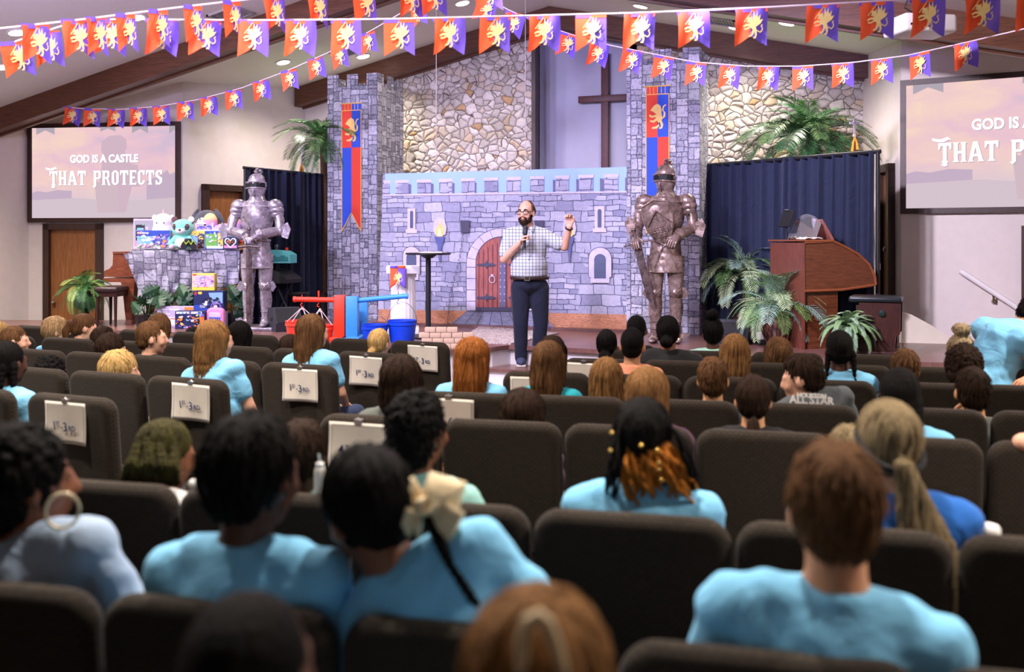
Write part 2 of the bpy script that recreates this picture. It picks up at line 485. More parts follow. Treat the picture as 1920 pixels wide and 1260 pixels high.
# dark door edge at the far right of the right screen wall
_p = WP(1914, 500, RW0, RW1); _ang = atan2(RW1[1] - RW0[1], RW1[0] - RW0[0])
_d = MB(); _d.box((.06, -.02, .95), (.1, .1, 2.1)); _d.box((.56, .0, .95), (.9, .06, 2.05)); struct('door_4', _d, M_TRIM, loc=(_p.x, _p.y, -.2), rz=_ang)

# low white partition at the right of the stage
_q0 = WP(1686, 600, RW0, RW1)
_k = MB(); _a = zs(1686, 642); _b = zs(1790, 653)
_k.prism([(0, 0), (.62, 0), (.5, .06), (.3, .2), (.12, .3), (.0, .33)], -.03, .03); 
struct('partition_wall', _k, mat('cream_paint', (214, 205, 186), .7, 0, .03, 8), loc=(_a[0], _a[1], STAGE), rz=PSI - .25)

# handrail on the right wall
_h0 = WP(1803, 508, RW0, RW1); _h1 = WP(1916, 581, RW0, RW1)
hr = thing('handrail', 'white sloping wooden handrail fixed to right wall under the screen', 'handrail', (_h0.x, _h0.y, _h0.z), _ang)
_L = (Vector((_h1.x, _h1.y)) - Vector((_h0.x, _h0.y))).length; _dz = _h1.z - _h0.z
_m = MB(); _m.tube([(0, -.08, 0), (_L * 1.3, -.08, _dz * 1.3)], [.03, .03], 10); _m.build('rail', M_WHITE, hr)
_m = MB(); _m.tube([(_L * .55, .0, _dz * .55 - .1), (_L * .55, -.06, _dz * .55 - .1), (_L * .55, -.08, _dz * .55 - .02)], .012, 8); _m.lathe([(.03, 0), (.03, .012)], 12, (_L * .55, 0.0, _dz * .55 - .1), rotm(pi / 2)); _m.build('bracket', M_BRASS, hr)

# ------------------------------------------------------------------ ceiling lights, vents, projector
M_LAMP = emit('lit_lamp', (255, 247, 238), 9)
def ceiling_hit(px, py):
    r = ray(px, py)
    best = None
    for s in (-1, 1):
        # z = 4.95 - .226*s*x
        den = r.z + .226 * s * r.x; t = (4.95 - CZ - .226 * s * CX) / den
        p = CAM0 + r * t
        if t > 0 and p.x * s >= -.02: best = p
    return best
CL = [(32, 60, 'at top left beside the first big pennant'), (4, 125, 'at the left edge of the picture'), (255, 32, 'behind the upper left pennants'),
      (531, 116, 'above the small pennants left of the left tower'), (681, 105, 'nearest the top of the left tower'), (867, 5, 'at top centre near the ridge'),
      (1201, 11, 'right of the ridge above the cross'), (1380, 52, 'right of the ridge beside an air vent'), (1475, 43, 'over the right palm between two big pennants')]
for px, py, where in CL:
    p = ceiling_hit(px, py); sgn = 1 if p.x > 0 else -1
    t = thing('recessed_downlight', 'lit round recessed ceiling light ' + where, 'ceiling light', p, 0, 'recessed ceiling lights')
    t.rotation_euler = (0, math.atan(.226) * sgn, 0)
    m = MB(); m.lathe([(.085, -.002), (.115, -.002), (.118, -.012), (.085, -.012)], 24); m.build('trim_ring', M_WHITE, t)
    m = MB(); m.lathe([(.088, -.0125), (.086, -.016)], 24); m.build('lens', M_LAMP, t)
    downlight('downlight_lamp', p.x, p.y, 210)
for px, py, where in [(433, 26, 'behind the big pennants at upper left'), (652, 95, 'above the left castle tower'), (1352, 40, 'right of the ridge over the right tower')]:
    p = ceiling_hit(px, py); sgn = 1 if p.x > 0 else -1
    t = thing('air_vent', 'pale grey slatted air vent in the ceiling ' + where, 'air vent', p, 0, 'ceiling air vents')
    t.rotation_euler = (0, math.atan(.226) * sgn, 0)
    m = MB()
    for a in (-1, 1): m.box((a * .19, 0, -.01), (.03, .41, .02)); m.box((0, a * .19, -.01), (.41, .03, .02))
    m.build('frame', mat('vent_metal', (176, 170, 168), .5, .2), t, smooth=False)
    m = MB()
    for k in range(9): m.box((-.16 + k * .04, 0, -.01), (.022, .36, .006), rotm(0, .6))
    m.build('slat_panel', mat('vent_slat', (120, 114, 112), .5, .2), t, smooth=False)
# projector
pp = W(1724, 50, 8.2)
t = thing('projector', 'white ceiling projector hanging beside the right dark beam', 'projector', pp, PSI + .15)
M_PJ = mat('white_plastic', (220, 214, 210), .4, 0, .02)
m = MB(); m.bbox((0, 0, 0), (.46, .36, .15), .03, 3); m.build('housing', M_PJ, t)
m = MB(); m.tube([(0, 0, .07), (0, 0, ceil_z(pp.x) - pp.z)], .025, 12); m.box((0, 0, .09), (.2, .2, .02)); m.build('ceiling_mount', M_PJ, t)
m = MB(); 
for k in range(6): m.box((-.17 + k * .05, -.181, -.02 + .035 * (k % 2)), (.028, .004, .018))
m.build('port_panel', mat('port_black', (30, 30, 32), .5), t, smooth=False)
m = MB(); m.lathe([(.05, 0), (.05, .05), (.042, .05), (.03, .03)], 20, (.12, .18, 0), rotm(-pi / 2)); m.build('lens', mat('lens_glass', (24, 24, 36), .05), t)
m = MB(); m.tube([(-.1, -.1, .08), (-.2, -.12, .12), (-.12, -.02, .2), (-.02, 0, .3)], .006, 6); m.build('cable', mat('port_black', (30, 30, 32)), t)

# ------------------------------------------------------------------ cross in the niche
cp = WB(1135, 250, .47)
t = thing('wall_cross', 'tall dark wooden cross hung in the pale niche behind stage', 'cross', (cp.x, .47, 0))
z0 = 1.6; zt = WB(1135, 100, .47).z; zb = WB(1100, 187, .47).z; hw = WB(1172, 187, .47).x - cp.x
M_CROSS = wood('cross_wood', (92, 52, 50), (74, 40, 42), .5, 5, (10, 10, 2))
m = MB(); m.bbox((0, 0, (z0 + zt) / 2), (.11, .08, zt - z0), .008); m.build('upright', M_CROSS, t)
m = MB(); m.bbox((0, -.01, zb), (.40 * 2, .08, .10), .008); m.build('crossbar', M_CROSS, t)

# ------------------------------------------------------------------ projection screens
def sky_picture():
    t = NT('projected_sky'); tc = t.n('TexCoord'); mp = t.n('Mapping'); t.l(tc.outputs['Object'], mp.inputs[0]); mp.inputs['Scale'].default_value = (1, 1, 2.2)
    f = t.noise(mp.outputs[0], 1.5, 4, .55, .5); sx = t.n('SeparateXYZ'); t.l(tc.outputs['Object'], sx.inputs[0])
    g = t.math('ADD', t.math('MULTIPLY', f, .9), t.math('MULTIPLY', sx.outputs[0], -.10))
    c = t.ramp(g, [(.22, (206, 184, 206)), (.40, (228, 190, 204)), (.55, (236, 200, 198)), (.75, (244, 216, 190))])
    zf = t.math('ADD', t.math('MULTIPLY', sx.outputs[2], 1.3), .62)
    c = t.mix(t.ramp(zf, [(.0, (255, 255, 255)), (.45, (0, 0, 0))]), c, lin((214, 196, 206)))
    t.base((0, 0, 0, 1)); t.l(c, t.b.inputs['Emission Color']); t.b.inputs['Emission Strength'].default_value = .98
    t.set(.9, 0, **{'Specular IOR Level': .0}); return t.m
M_SKY = sky_picture()
M_PTOWER = emit('projected_tower', (208, 180, 196), .95); M_PHILL = emit('projected_hill', (196, 174, 196), .95); M_PFLD = emit('projected_field', (210, 192, 202), .95)
M_PWARM = emit('projected_stone', (208, 184, 194), .95)
M_PTEXT = emit('projected_text', (255, 255, 255), 1.15); M_PGREY = emit('projected_pennant', (176, 166, 178), .95); M_PSHAD = emit('projected_text_shadow', (190, 166, 184), .9)
GL = {  # slab-serif capitals on a 1-high cell: list of polygons
 'T': (.62, [[(.22, 0), (.40, 0), (.40, .88), (.22, .88)], [(0, .66), (.06, .66), (.12, .84), (.5, .84), (.56, .66), (.62, .66), (.62, 1), (0, 1)], [(.14, 0), (.48, 0), (.42, .1), (.2, .1)]]),
 'H': (.66, [[(.06, 0), (.24, 0), (.24, 1), (.06, 1)], [(.42, 0), (.60, 0), (.60, 1), (.42, 1)], [(.2, .42), (.46, .42), (.46, .56), (.2, .56)], [(0, 0), (.3, 0), (.24, .1), (.06, .1)], [(.36, 0), (.66, 0), (.6, .1), (.42, .1)], [(0, 1), (.3, 1), (.24, .9), (.06, .9)], [(.36, 1), (.66, 1), (.6, .9), (.42, .9)]]),
 'A': (.70, [[(.02, 0), (.18, 0), (.40, 1), (.22, 1)], [(.50, 0), (.70, 0), (.44, 1), (.28, 1)], [(.18, .25), (.56, .25), (.52, .38), (.2, .38)], [(0, 0), (.26, 0), (.2, .09), (.04, .09)], [(.44, 0), (.74, 0), (.68, .09), (.5, .09)]]),
 'P': (.60, [[(.06, -.16), (.24, -.06), (.24, 1), (.06, 1)], [(.2, .86), (.46, .86), (.58, .94), (.5, 1), (.2, 1)], [(.2, .40), (.46, .40), (.56, .48), (.5, .52), (.2, .52)], [(.42, .44), (.60, .52), (.60, .9), (.42, .96)], [(0, 1), (.3, 1), (.24, .9), (.06, .9)], [(-.04, -.1), (.1, -.2), (.26, -.04), (.12, -.02)]]),
 'R': (.66, [[(.06, 0), (.24, 0), (.24, 1), (.06, 1)], [(.2, .86), (.46, .86), (.56, .94), (.5, 1), (.2, 1)], [(.2, .44), (.46, .44), (.54, .5), (.5, .56), (.2, .56)], [(.42, .5), (.58, .56), (.58, .92), (.42, .96)], [(.34, .48), (.48, .48), (.66, -.06), (.5, -.02)], [(0, 0), (.3, 0), (.24, .1), (.06, .1)], [(0, 1), (.3, 1), (.24, .9), (.06, .9)]]),
 'O': (.60, [[(.04, .16), (.22, .1), (.22, .9), (.04, .84)], [(.38, .1), (.56, .16), (.56, .84), (.38, .9)], [(.04, .16), (.2, 0), (.4, 0), (.56, .16), (.38, .14), (.22, .14)], [(.04, .84), (.2, 1), (.4, 1), (.56, .84), (.38, .86), (.22, .86)]]),
 'E': (.56, [[(.06, 0), (.24, 0), (.24, 1), (.06, 1)], [(.2, 0), (.54, 0), (.54, .26), (.46, .12), (.2, .12)], [(.2, 1), (.54, 1), (.54, .74), (.46, .88), (.2, .88)], [(.2, .44), (.44, .44), (.44, .56), (.2, .56)], [(0, 1), (.1, 1), (.1, .9)], [(0, 0), (.1, 0), (.1, .1)]]),
 'C': (.58, [[(.04, .16), (.22, .1), (.22, .9), (.04, .84)], [(.04, .16), (.2, 0), (.4, 0), (.54, .14), (.54, .3), (.4, .3), (.38, .14), (.22, .14)], [(.04, .84), (.2, 1), (.4, 1), (.56, 1), (.54, .66), (.42, .7), (.38, .86), (.22, .86)]]),
 'S': (.56, [[(.04, .56), (.22, .56), (.22, .86), (.04, .84)], [(.34, .14), (.52, .16), (.52, .48), (.34, .46)], [(.04, .56), (.34, .34), (.52, .46), (.22, .64)], [(.04, .84), (.2, 1), (.4, 1), (.52, 1), (.52, .7), (.42, .72), (.36, .86), (.22, .86)], [(.04, 0), (.36, 0), (.52, .16), (.34, .14), (.2, .14), (.14, .3), (.04, .3)]]),
 ' ': (.42, [])}
def slab_text(mb, body, x, z, h, wscale, y=0):
    for ch in body:
        w, ps = GL[ch]
        for p in ps: mb.poly([(x + a * h * wscale, z + b * h) for a, b in p], y)
        x += (w + .06) * h * wscale
    return x
def slab_width(body, h, ws): return sum((GL[c][0] + .06) * h * ws for c in body)
def screen(label, p0, p1, px0, px1, pyt, pyb, pxc, width=None):
    A = WP(px0, pyt, p0, p1); Bm = WP(px0, pyb, p0, p1)
    ang = atan2(p1[1] - p0[1], p1[0] - p0[0])
    if width is None:
        B = WP(px1, pyt, p0, p1); width = (Vector((B.x, B.y)) - Vector((A.x, A.y))).length
    h = A.z - Bm.z
    d = Vector((cos(ang), sin(ang), 0)); c = A + d * (width / 2) + Vector((0, 0, -h / 2))
    n = Vector((sin(ang), -cos(ang), 0))
    root = thing('projection_screen', label, 'projection screen', c + n * .03, ang)
    fw = .06; m = MB(); w2, h2 = width / 2 + fw, h / 2 + fw
    m.box((0, 0, h2 - fw / 2), (2 * w2, .06, fw)); m.box((0, 0, -h2 + fw / 2), (2 * w2, .06, fw))
    m.box((-w2 + fw / 2, 0, 0), (fw, .06, 2 * h2 - 2 * fw)); m.box((w2 - fw / 2, 0, 0), (fw, .06, 2 * h2 - 2 * fw))
    m.build('frame', M_TRIM, root, smooth=False)
    m = MB(); m.box((0, .005, 0), (width, .02, h)); pic = m.build('picture', M_SKY, root, smooth=False)
    # scenery of the projected slide
    m = MB(); X = lambda f: (f - .5) * width; Z = lambda f: (.5 - f) * h
    hill = [(0, .72), (.04, .70), (.1, .715), (.18, .69), (.28, .70), (.28, .80), (0, .80)]
    m.poly([(X(a), Z(b)) for a, b in hill], -.0055)
    m.build('distant_hill_shape', M_PHILL, pic, smooth=False); m = MB()
    m.poly([(X(a), Z(b)) for a, b in [(.80, .60), (.90, .53), (.94, .48), (.96, .53), (1, .5), (1, .8), (.8, .8)]], -.0055)
    m.build('distant_hill_shape', M_PHILL, pic, smooth=False)
    m = MB(); m.poly([(X(a), Z(b)) for a, b in [(0, .8), (.3, .78), (.6, .82), (1, .78), (1, 1), (0, 1)]], -.0057); m.build('field_shape', M_PFLD, pic, smooth=False)
    m = MB(); m.poly([(X(a), Z(b)) for a, b in [(.49, .16), (.54, .10), (.62, .09), (.66, .14), (.665, .24), (.65, .26), (.67, .36), (.70, .42), (.74, .42), (.74, .62), (.76, .66), (.70, .66), (.655, .94), (.47, .94), (.47, .68), (.47, .66), (.475, .60), (.485, .5), (.50, .3), (.485, .26)]], -.006); m.build('tower_shape', M_PTOWER, pic, smooth=False)
    m = MB(); m.poly([(X(a), Z(b)) for a, b in [(.44, .60), (.60, .62), (.61, .94), (.46, .94)]], -.0063); m.build('tower_foot_shape', M_PWARM, pic, smooth=False)
    for f0, f1, zb_ in ((.48, .585, .05), (.70, .81, .075), (.955, 1.0, .085), (.03, .16, .075)):
        k = (f0 + f1) / 2 if f1 < 1 else 1.0; m = MB()
        m.poly([(X(f0), Z(0)), (X(f1), Z(0)), (X(f1), Z(zb_ if f1 < 1 else .03)), (X(k), Z(zb_ * .35)), (X(f0), Z(zb_))], -.0065)
        m.build('grey_pennant_shape', M_PGREY, pic, smooth=False)
    m = MB(); hh = h * .158; wsc = .99; tot = slab_width('THAT PROTECTS', hh, wsc); x0 = -tot / 2 + width * .02
    for lay, (ox, oz, y) in enumerate(((.008, -.008, -.007), (0, 0, -.0085))):
        m.mat(1 - lay)
        slab_text(m, 'THAT PROTECTS', x0 + ox, Z(.638) + oz, hh, wsc, y)
        xl = x0 + ox
        sw = [(-.32, 1.20), (-.27, 1.27), (-.16, 1.22), (.1, 1.18), (.45, 1.30), (.62, 1.12), (.5, 1.16), (.28, 1.04), (-.02, 1.04), (-.22, 1.10)]
        m.poly([(xl + a * hh * wsc, Z(.638) + oz + b * hh) for a, b in sw], y)
        m.poly([(xl + a * hh * wsc, Z(.638) + oz + b * hh) for a, b in [(.22, .05), (.4, .05), (.44, -.16), (.3, -.2), (.1, -.12), (.2, -.08)]], y)
    m.build('lettering', [M_PTEXT, M_PSHAD], pic, smooth=False)
    for lay, (ox, oz, y, mm) in enumerate(((.007, -.007, -.007, M_PSHAD), (0, 0, -.0085, M_PTEXT))):
        text('lettering', 'GOD IS A CASTLE', h * .118, mm, pic, (ox + width * .005, y, Z(.352) + oz), bold=.006, sx=.86)
    return root
screen('left projection screen on the white wall, slide reads GOD IS A CASTLE THAT PROTECTS', LW0, LW1, 63, 332, 241, 409, 0)
screen('right projection screen cut off by the picture edge, slide of clouds and castle words', RW0, RW1, 1700, 0, 161.5, 391, 0, width=2.42)
# ================================================================== the seating
def chair_fabric():
    t = NT('chair_fabric'); v = t.coord((1, 1, 1))
    br = t.n('TexBrick', offset=.5); br.inputs['Scale'].default_value = 1; br.inputs['Brick Width'].default_value = .022; br.inputs['Row Height'].default_value = .011
    br.inputs['Mortar Size'].default_value = .0028; br.inputs['Mortar Smooth'].default_value = .4
    mp = t.n('Mapping'); mp.inputs['Rotation'].default_value = (pi / 2, 0, 0); t.l(v, mp.inputs[0]); t.l(mp.outputs[0], br.inputs['Vector'])
    br.inputs['Color1'].default_value = lin((54, 45, 35)); br.inputs['Color2'].default_value = lin((45, 37, 29)); br.inputs['Mortar'].default_value = lin((28, 23, 19))
    f = t.noise(v, 150, 2); t.base(t.mix(.25, br.outputs['Color'], t.ramp(f, [(.3, (36, 30, 24)), (.7, (68, 58, 46))])))
    t.bump(br.outputs['Fac'], .25, .003); t.set(.9, 0, **{'Specular IOR Level': .15, 'Sheen Weight': .08}); return t.m
M_FAB = chair_fabric(); M_LEG = mat('chair_leg_metal', (34, 31, 29), .4, .6, .05)
CH_W = .535; CH_H = .93
def rounded(w, h, r, n=6, rb=.02):
    P = []
    for cx, cz, a0, rr in ((w / 2 - r, h - r, 0, r), (-w / 2 + r, h - r, 90, r), (-w / 2 + rb, rb, 180, rb), (w / 2 - rb, rb, 270, rb)):
        for k in range(n + 1):
            a = radians(a0 + 90 * k / n); P.append((cx + rr * cos(a), cz + rr * sin(a)))
    return P
def pad(w, h, d, r, bev, rb=.02):
    """Upholstered slab with rounded corners, lying in the local x,z plane."""
    bm = bmesh.new(); P = rounded(w, h, r, 7, rb); n = len(P)
    a = [bm.verts.new((x, -d / 2, z)) for x, z in P]; b = [bm.verts.new((x, d / 2, z)) for x, z in P]
    bm.faces.new(a); bm.faces.new(b[::-1])
    for i in range(n): bm.faces.new((a[(i + 1) % n], a[i], b[i], b[(i + 1) % n]))
    bm.normal_update()
    rim = [e for e in bm.edges if (e.verts[0].co.y < 0) == (e.verts[1].co.y < 0)]
    bmesh.ops.bevel(bm, geom=rim, offset=bev, segments=4, affect='EDGES', profile=.5)
    return bm
def make_chair():
    t = thing('church_chair', 'x', 'chair', group='church chairs')
    R = rotm(radians(5), 0, 0)
    m = MB(); m.frombm(pad(CH_W, .60, .078, .075, .036), (0, .052, CH_H - .598), R); m.build('backrest', M_FAB, t, angle=60)
    m = MB(); bm = pad(.50, .46, .10, .06, .04, .06); m.frombm(bm, (0, .09, .40), rotm(pi / 2 + pi, 0, 0)); m.build('seat', M_FAB, t, angle=60)
    for sx in (-1, 1):
        m = MB(); m.tube([(sx * .235, .50, .36), (sx * .235, .52, 0)], .013, 8); m.build('leg', M_LEG, t)
        m = MB(); m.tube([(sx * .235, .08, .40), (sx * .24, .02, 0)], .013, 8); m.build('leg', M_LEG, t)
    m = MB()
    for sx in (-1, 1): m.tube([(sx * .235, .06, .36), (sx * .235, .52, .345)], .012, 8)
    m.tube([(-.235, .5, .345), (.235, .5, .345)], .011, 8); m.tube([(-.235, .09, .345), (.235, .09, .345)], .011, 8)
    m.build('seat_frame', M_LEG, t)
    return t
TC = tan(radians(13.5)); TL = .445
ROWS = {'C0': (1.942, TC), 'C1': (2.883, TC), 'C2': (4.354, TC), 'C3': (5.19, TC), 'C4': (6.205, TC), 'C5': (7.08, TC), 'C6': (7.84, TC), 'Cb': (1.14, TC),
        'L0': (4.13, TL), 'L1': (5.02, TL), 'L2': (5.98, TL), 'L3': (6.91, TL), 'L4': (7.944, TL)}
def rowY(row, px):
    Y0, t = ROWS[row]; return Y0 / (1 + (px - 960) / F * t)
def row_rz(row): return PSI - math.atan(ROWS[row][1])
BND = {'C0': [-250, 192, 637, 1153, 1745, 2420], 'C1': [-210, 45, 335, 655, 998, 1376, 1793, 2250], 'C2': [598, 828, 1056, 1302, 1567, 1848, 2150],
       'C3': [780, 975, 1177, 1388, 1612, 1855, 2110], 'C4': [941, 1110, 1281, 1459, 1645, 1838, 2050], 'C5': [1055, 1203, 1356, 1513, 1675, 1845, 2020],
       'C6': [1128, 1265, 1405, 1546, 1690], 'Cb': [-120, 760, 1680],
       'L0': [-135, 45, 227], 'L1': [-150, -8, 131, 272, 433], 'L2': [-105, 12, 124, 237, 357, 488, 636], 'L3': [-38, 75, 181, 290, 398, 512, 632, 750], 'L4': [20, 118, 217, 320, 424, 522, 618, 732, 843]}
ORD = ['first', 'second', 'third', 'fourth', 'fifth', 'sixth', 'seventh', 'eighth', 'ninth']
RDESC = {'C0': 'nearest full row', 'C1': 'second row from the camera', 'C2': 'third row, right block', 'C3': 'fourth row, right block',
         'C4': 'fifth row, right block', 'C5': 'sixth row, right block', 'C6': 'front row, right block', 'Cb': 'row cut off by the bottom edge',
         'L0': 'rearmost row, left block', 'L1': 'left block, second row from back', 'L2': 'middle row, left block', 'L3': 'left block, second row from stage', 'L4': 'front row, left block'}
proto_chair = make_chair(); _first = True
CHAIRS = {}
for row, bs in BND.items():
    rz = row_rz(row)
    for i in range(len(bs) - 1):
        P1 = W(bs[i], H0, rowY(row, bs[i])); P2 = W(bs[i + 1], H0, rowY(row, bs[i + 1]))
        c = (P1 + P2) / 2; w = (Vector((P1.x, P1.y)) - Vector((P2.x, P2.y))).length
        o = proto_chair if _first else copy_thing(proto_chair); _first = False
        o.location = (c.x, c.y, floor_z(c)); o.rotation_euler = (0, 0, rz)
        o.scale = (max(.93, min(1.12, (w - .012) / CH_W)), 1, 1)
        o['label'] = 'dark fabric chair, %s from left in %s' % (ORD[i], RDESC[row]); o['group'] = 'chairs of the ' + RDESC[row]
        CHAIRS[(row, i)] = o

# ------------------------------------------------------------------ paper signs hung on the aisle chairs
M_PAPER = mat('sign_paper', (222, 212, 198), .8, 0, .04, 12); M_INK = mat('navy_ink', (38, 58, 112), .6, 0, .05); M_LINE = mat('sign_border_ink', (110, 118, 140), .6, 0, .05)
M_CLIP = mat('steel_clip', (200, 196, 192), .3, .9, .05)
def sign(row, i, dx, kind, label, tilt=0, sag=.012, wsc=1):
    ch = CHAIRS[(row, i)]; R = ch.rotation_euler.to_matrix()
    p = Vector(ch.location) + R @ Vector((dx * CH_W * ch.scale.x, -.048, CH_H - .028))
    t = thing('paper_sign', label, 'sign', p, ch.rotation_euler.z, 'grade signs on aisle chairs')
    t.rotation_euler = (radians(5), tilt, ch.rotation_euler.z)
    w, h = .28 * wsc, .215
    sh = lambda u, v: (w * (u - .5), -.004 - sag * (v ** 2) * (1 + .7 * cos(u * 5 + row.__hash__() % 3 * 0)) , -h * v)
    m = MB(); m.grid(sh, 12, 10); s_ = m.build('sheet', M_PAPER, t)
    so = s_.modifiers.new('thick', 'SOLIDIFY'); so.thickness = .0008
    m = MB(); b = .018
    for (u0, v0, u1, v1) in ((.05, .07, .95, .07), (.05, .93, .95, .93), (.05, .07, .05, .93), (.95, .07, .95, .93)):
        n = 10
        for k in range(n):
            a = sh(u0 + (u1 - u0) * k / n, v0 + (v1 - v0) * k / n); c = sh(u0 + (u1 - u0) * (k + 1) / n, v0 + (v1 - v0) * (k + 1) / n)
            a = Vector(a) - Vector((0, .0012, 0)); c = Vector(c) - Vector((0, .0012, 0))
            e = Vector((0, 0, .0012)) if v0 == v1 else Vector((.0012, 0, 0))
            m.add([a - e, c - e, c + e, a + e], [(0, 1, 2, 3)])
    m.build('border_line', M_LINE, t, smooth=False)
    zc = -h * .58; yc = -.006 - sag * .58 ** 2 * 2.0
    if kind == 1:
        items = [('1', .062, -.074, 0), ('ST', .027, -.050, .014), ('-', .045, -.023, -.004), ('3', .068, .002, -.005), ('RD', .039, .048, -.009)]
    else:
        items = [('4', .066, -.078, 0), ('TH', .028, -.042, .014), ('-', .045, -.012, -.004), ('6', .070, .014, 0), ('TH', .028, .054, .014)]
    for body, size, x, z in items:
        text('lettering', body, size, M_INK, t, (x, yc, zc + z), (pi / 2 + .06, 0, 0), bold=.0003, sx=.92)
    m = MB(); m.box((0, .004, .006), (.036, .022, .018)); m.tube([(-.013, 0, .014), (0, .0, .024), (.013, 0, .014)], .002, 6); m.build('binder_clip', M_CLIP, t)
    return t
sign('L0', 1, .02, 1, 'paper sign 1ST-3RD on the leftmost aisle chair, closest to the picture edge')
sign('L1', 3, .12, 1, 'paper sign 1ST-3RD below the girl with long straight hair', .02)
sign('L2', 5, .07, 1, 'paper sign 1ST-3RD below the girl leaning into the aisle', -.01)
sign('L3', 6, .02, 1, 'paper sign 1ST-3RD partly hidden by a dark bobbed head', .015)
sign('L4', 7, .10, 1, 'paper sign 1ST-3RD on the frontmost aisle chair near the blue buckets', .01, .006)
sign('C2', 0, -.14, 2, 'paper sign 4TH-6TH on the nearest aisle chair, bottom hidden by a head', .02, .02, 1)
sign('C3', 0, -.16, 2, 'paper sign 4TH-6TH, left half hidden behind black curly hair', .02, .006, 1)
sign('C4', 0, -.14, 2, 'blank-looking paper sign behind the girl in the turquoise shirt', .0, .006)
sign('C5', 0, -.22, 2, 'paper sign on the frontmost chair of the right aisle row', .02, .006)
# ================================================================== people
M_EYE = mat('eye_white', (225, 220, 215), .2, 0, .02); M_IRIS = mat('dark_iris', (48, 34, 26), .2, 0, .05)
SKIN = {'light': (222, 168, 140), 'pale': (228, 184, 160), 'tan': (206, 146, 108), 'brown': (126, 78, 54), 'dark': (84, 52, 38), 'olive': (214, 158, 116)}
def skin_mat(k): return mat('skin_' + k, SKIN[k], .5, 0, .06, 30, bump=.03, bdist=.003)
HAIRC = {'black': ((9, 8, 8), (25, 21, 19)), 'darkbrown': ((28, 19, 14), (60, 42, 31)), 'brown': ((66, 44, 28), (120, 84, 54)), 'lightbrown': ((92, 62, 36), (158, 114, 70)),
         'auburn': ((104, 58, 26), (186, 112, 54)), 'blond': ((150, 112, 60), (222, 184, 122)), 'greybrown': ((92, 78, 56), (150, 130, 98)), 'orange': ((128, 72, 24), (216, 134, 52)),
         'sandy': ((134, 102, 66), (206, 172, 126)), 'olivebraid': ((16, 15, 10), (86, 80, 42)), 'dirtyblond': ((120, 98, 70), (196, 172, 136))}
def hair_mat(k):
    n = 'hair_' + k
    if n in _M: return _M[n]
    a, b = HAIRC[k]; t = NT(n); v = t.coord((70, 70, 5)); f = t.noise(v, 1.6, 4, .6, .3)
    f2 = t.noise(t.coord((1, 1, 1)), 14, 2)
    t.base(t.ramp(t.math('ADD', t.math('MULTIPLY', f, .75), t.math('MULTIPLY', f2, .25)), [(.32, a), (.68, b)]))
    t.bump(f, .9, .012); t.set(.65, 0, **{'Specular IOR Level': .08}); _M[n] = t.m; return t.m
def cloth_mat(n, col, rough=.85):
    n = 'cloth_' + n
    if n in _M: return _M[n]
    t = NT(n); v = t.coord(); f = t.noise(v, 9, 3, .5, .6); g = t.noise(v, 400, 1)
    c = lin(col); a = tuple(x * .94 for x in c[:3]) + (1,); b = tuple(min(1, x * 1.05) for x in c[:3]) + (1,)
    t.base(t.ramp(g, [(.3, a), (.7, b)])); t.bump(f, .45, .035); t.set(rough, 0, **{'Specular IOR Level': .2, 'Sheen Weight': .1}); _M[n] = t.m; return t.m
TEE = (130, 200, 238)
CL_ = {'tee': TEE, 'denim': (160, 180, 204), 'mint': (150, 200, 190), 'mintlight': (166, 216, 200), 'black': (34, 33, 34), 'grey': (88, 92, 94), 'royal': (36, 98, 178), 'turq': (44, 170, 184),
      'peach': (226, 150, 118), 'cream': (226, 214, 190), 'white': (222, 220, 216), 'greygreen': (92, 96, 90), 'teal': (120, 160, 150), 'plum': (92, 60, 80)}
M_JEAN = cloth_mat('jeans', (52, 66, 96)); M_DARKPANT = cloth_mat('dark_trousers', (40, 42, 48)); M_SHOE = mat('shoe_leather', (60, 58, 58), .6)

def head_shape(mb, C, R, s, ears=True):
    P = lambda x, y, z: C + R @ Vector((x * s, y * s, z * s))
    E = lambda c, r, q=None, nu=18, nv=12: mb.ell(P(*c), [k * s for k in r], R if q is None else R @ q, nu, nv)
    E((0, -.010, .022), (.074, .093, .098)); E((0, .022, -.045), (.058, .064, .068)); E((0, .052, -.092), (.026, .026, .022))
    E((0, .05, -.01), (.062, .048, .07))
    mb.caps(P(0, .086, .016), P(0, .104, -.022), .010 * s, .015 * s, 10)
    for q in (-1, 1):
        E((q * .013, .094, -.026), (.011, .012, .009)); E((q * .031, .076, .026), (.026, .014, .009)); E((q * .042, .062, -.028), (.024, .022, .022))
        if ears: E((q * .077, -.006, -.008), (.011, .021, .033), rotm(.2, 0, q * -.35))
    E((0, .082, -.058), (.024, .014, .007)); E((0, .080, -.069), (.021, .014, .008))
def eyes(parent, C, R, s):
    for q in (-1, 1):
        m = MB(); p = C + R @ Vector((q * .031 * s, .0765 * s, .008 * s)); m.ell(p, .0115 * s, None, 12, 8)
        m.mat(1).ell(p + R @ Vector((0, .0068 * s, 0)), [.0062 * s] * 3, None, 10, 6); m.build('eye', [M_EYE, M_IRIS], parent)
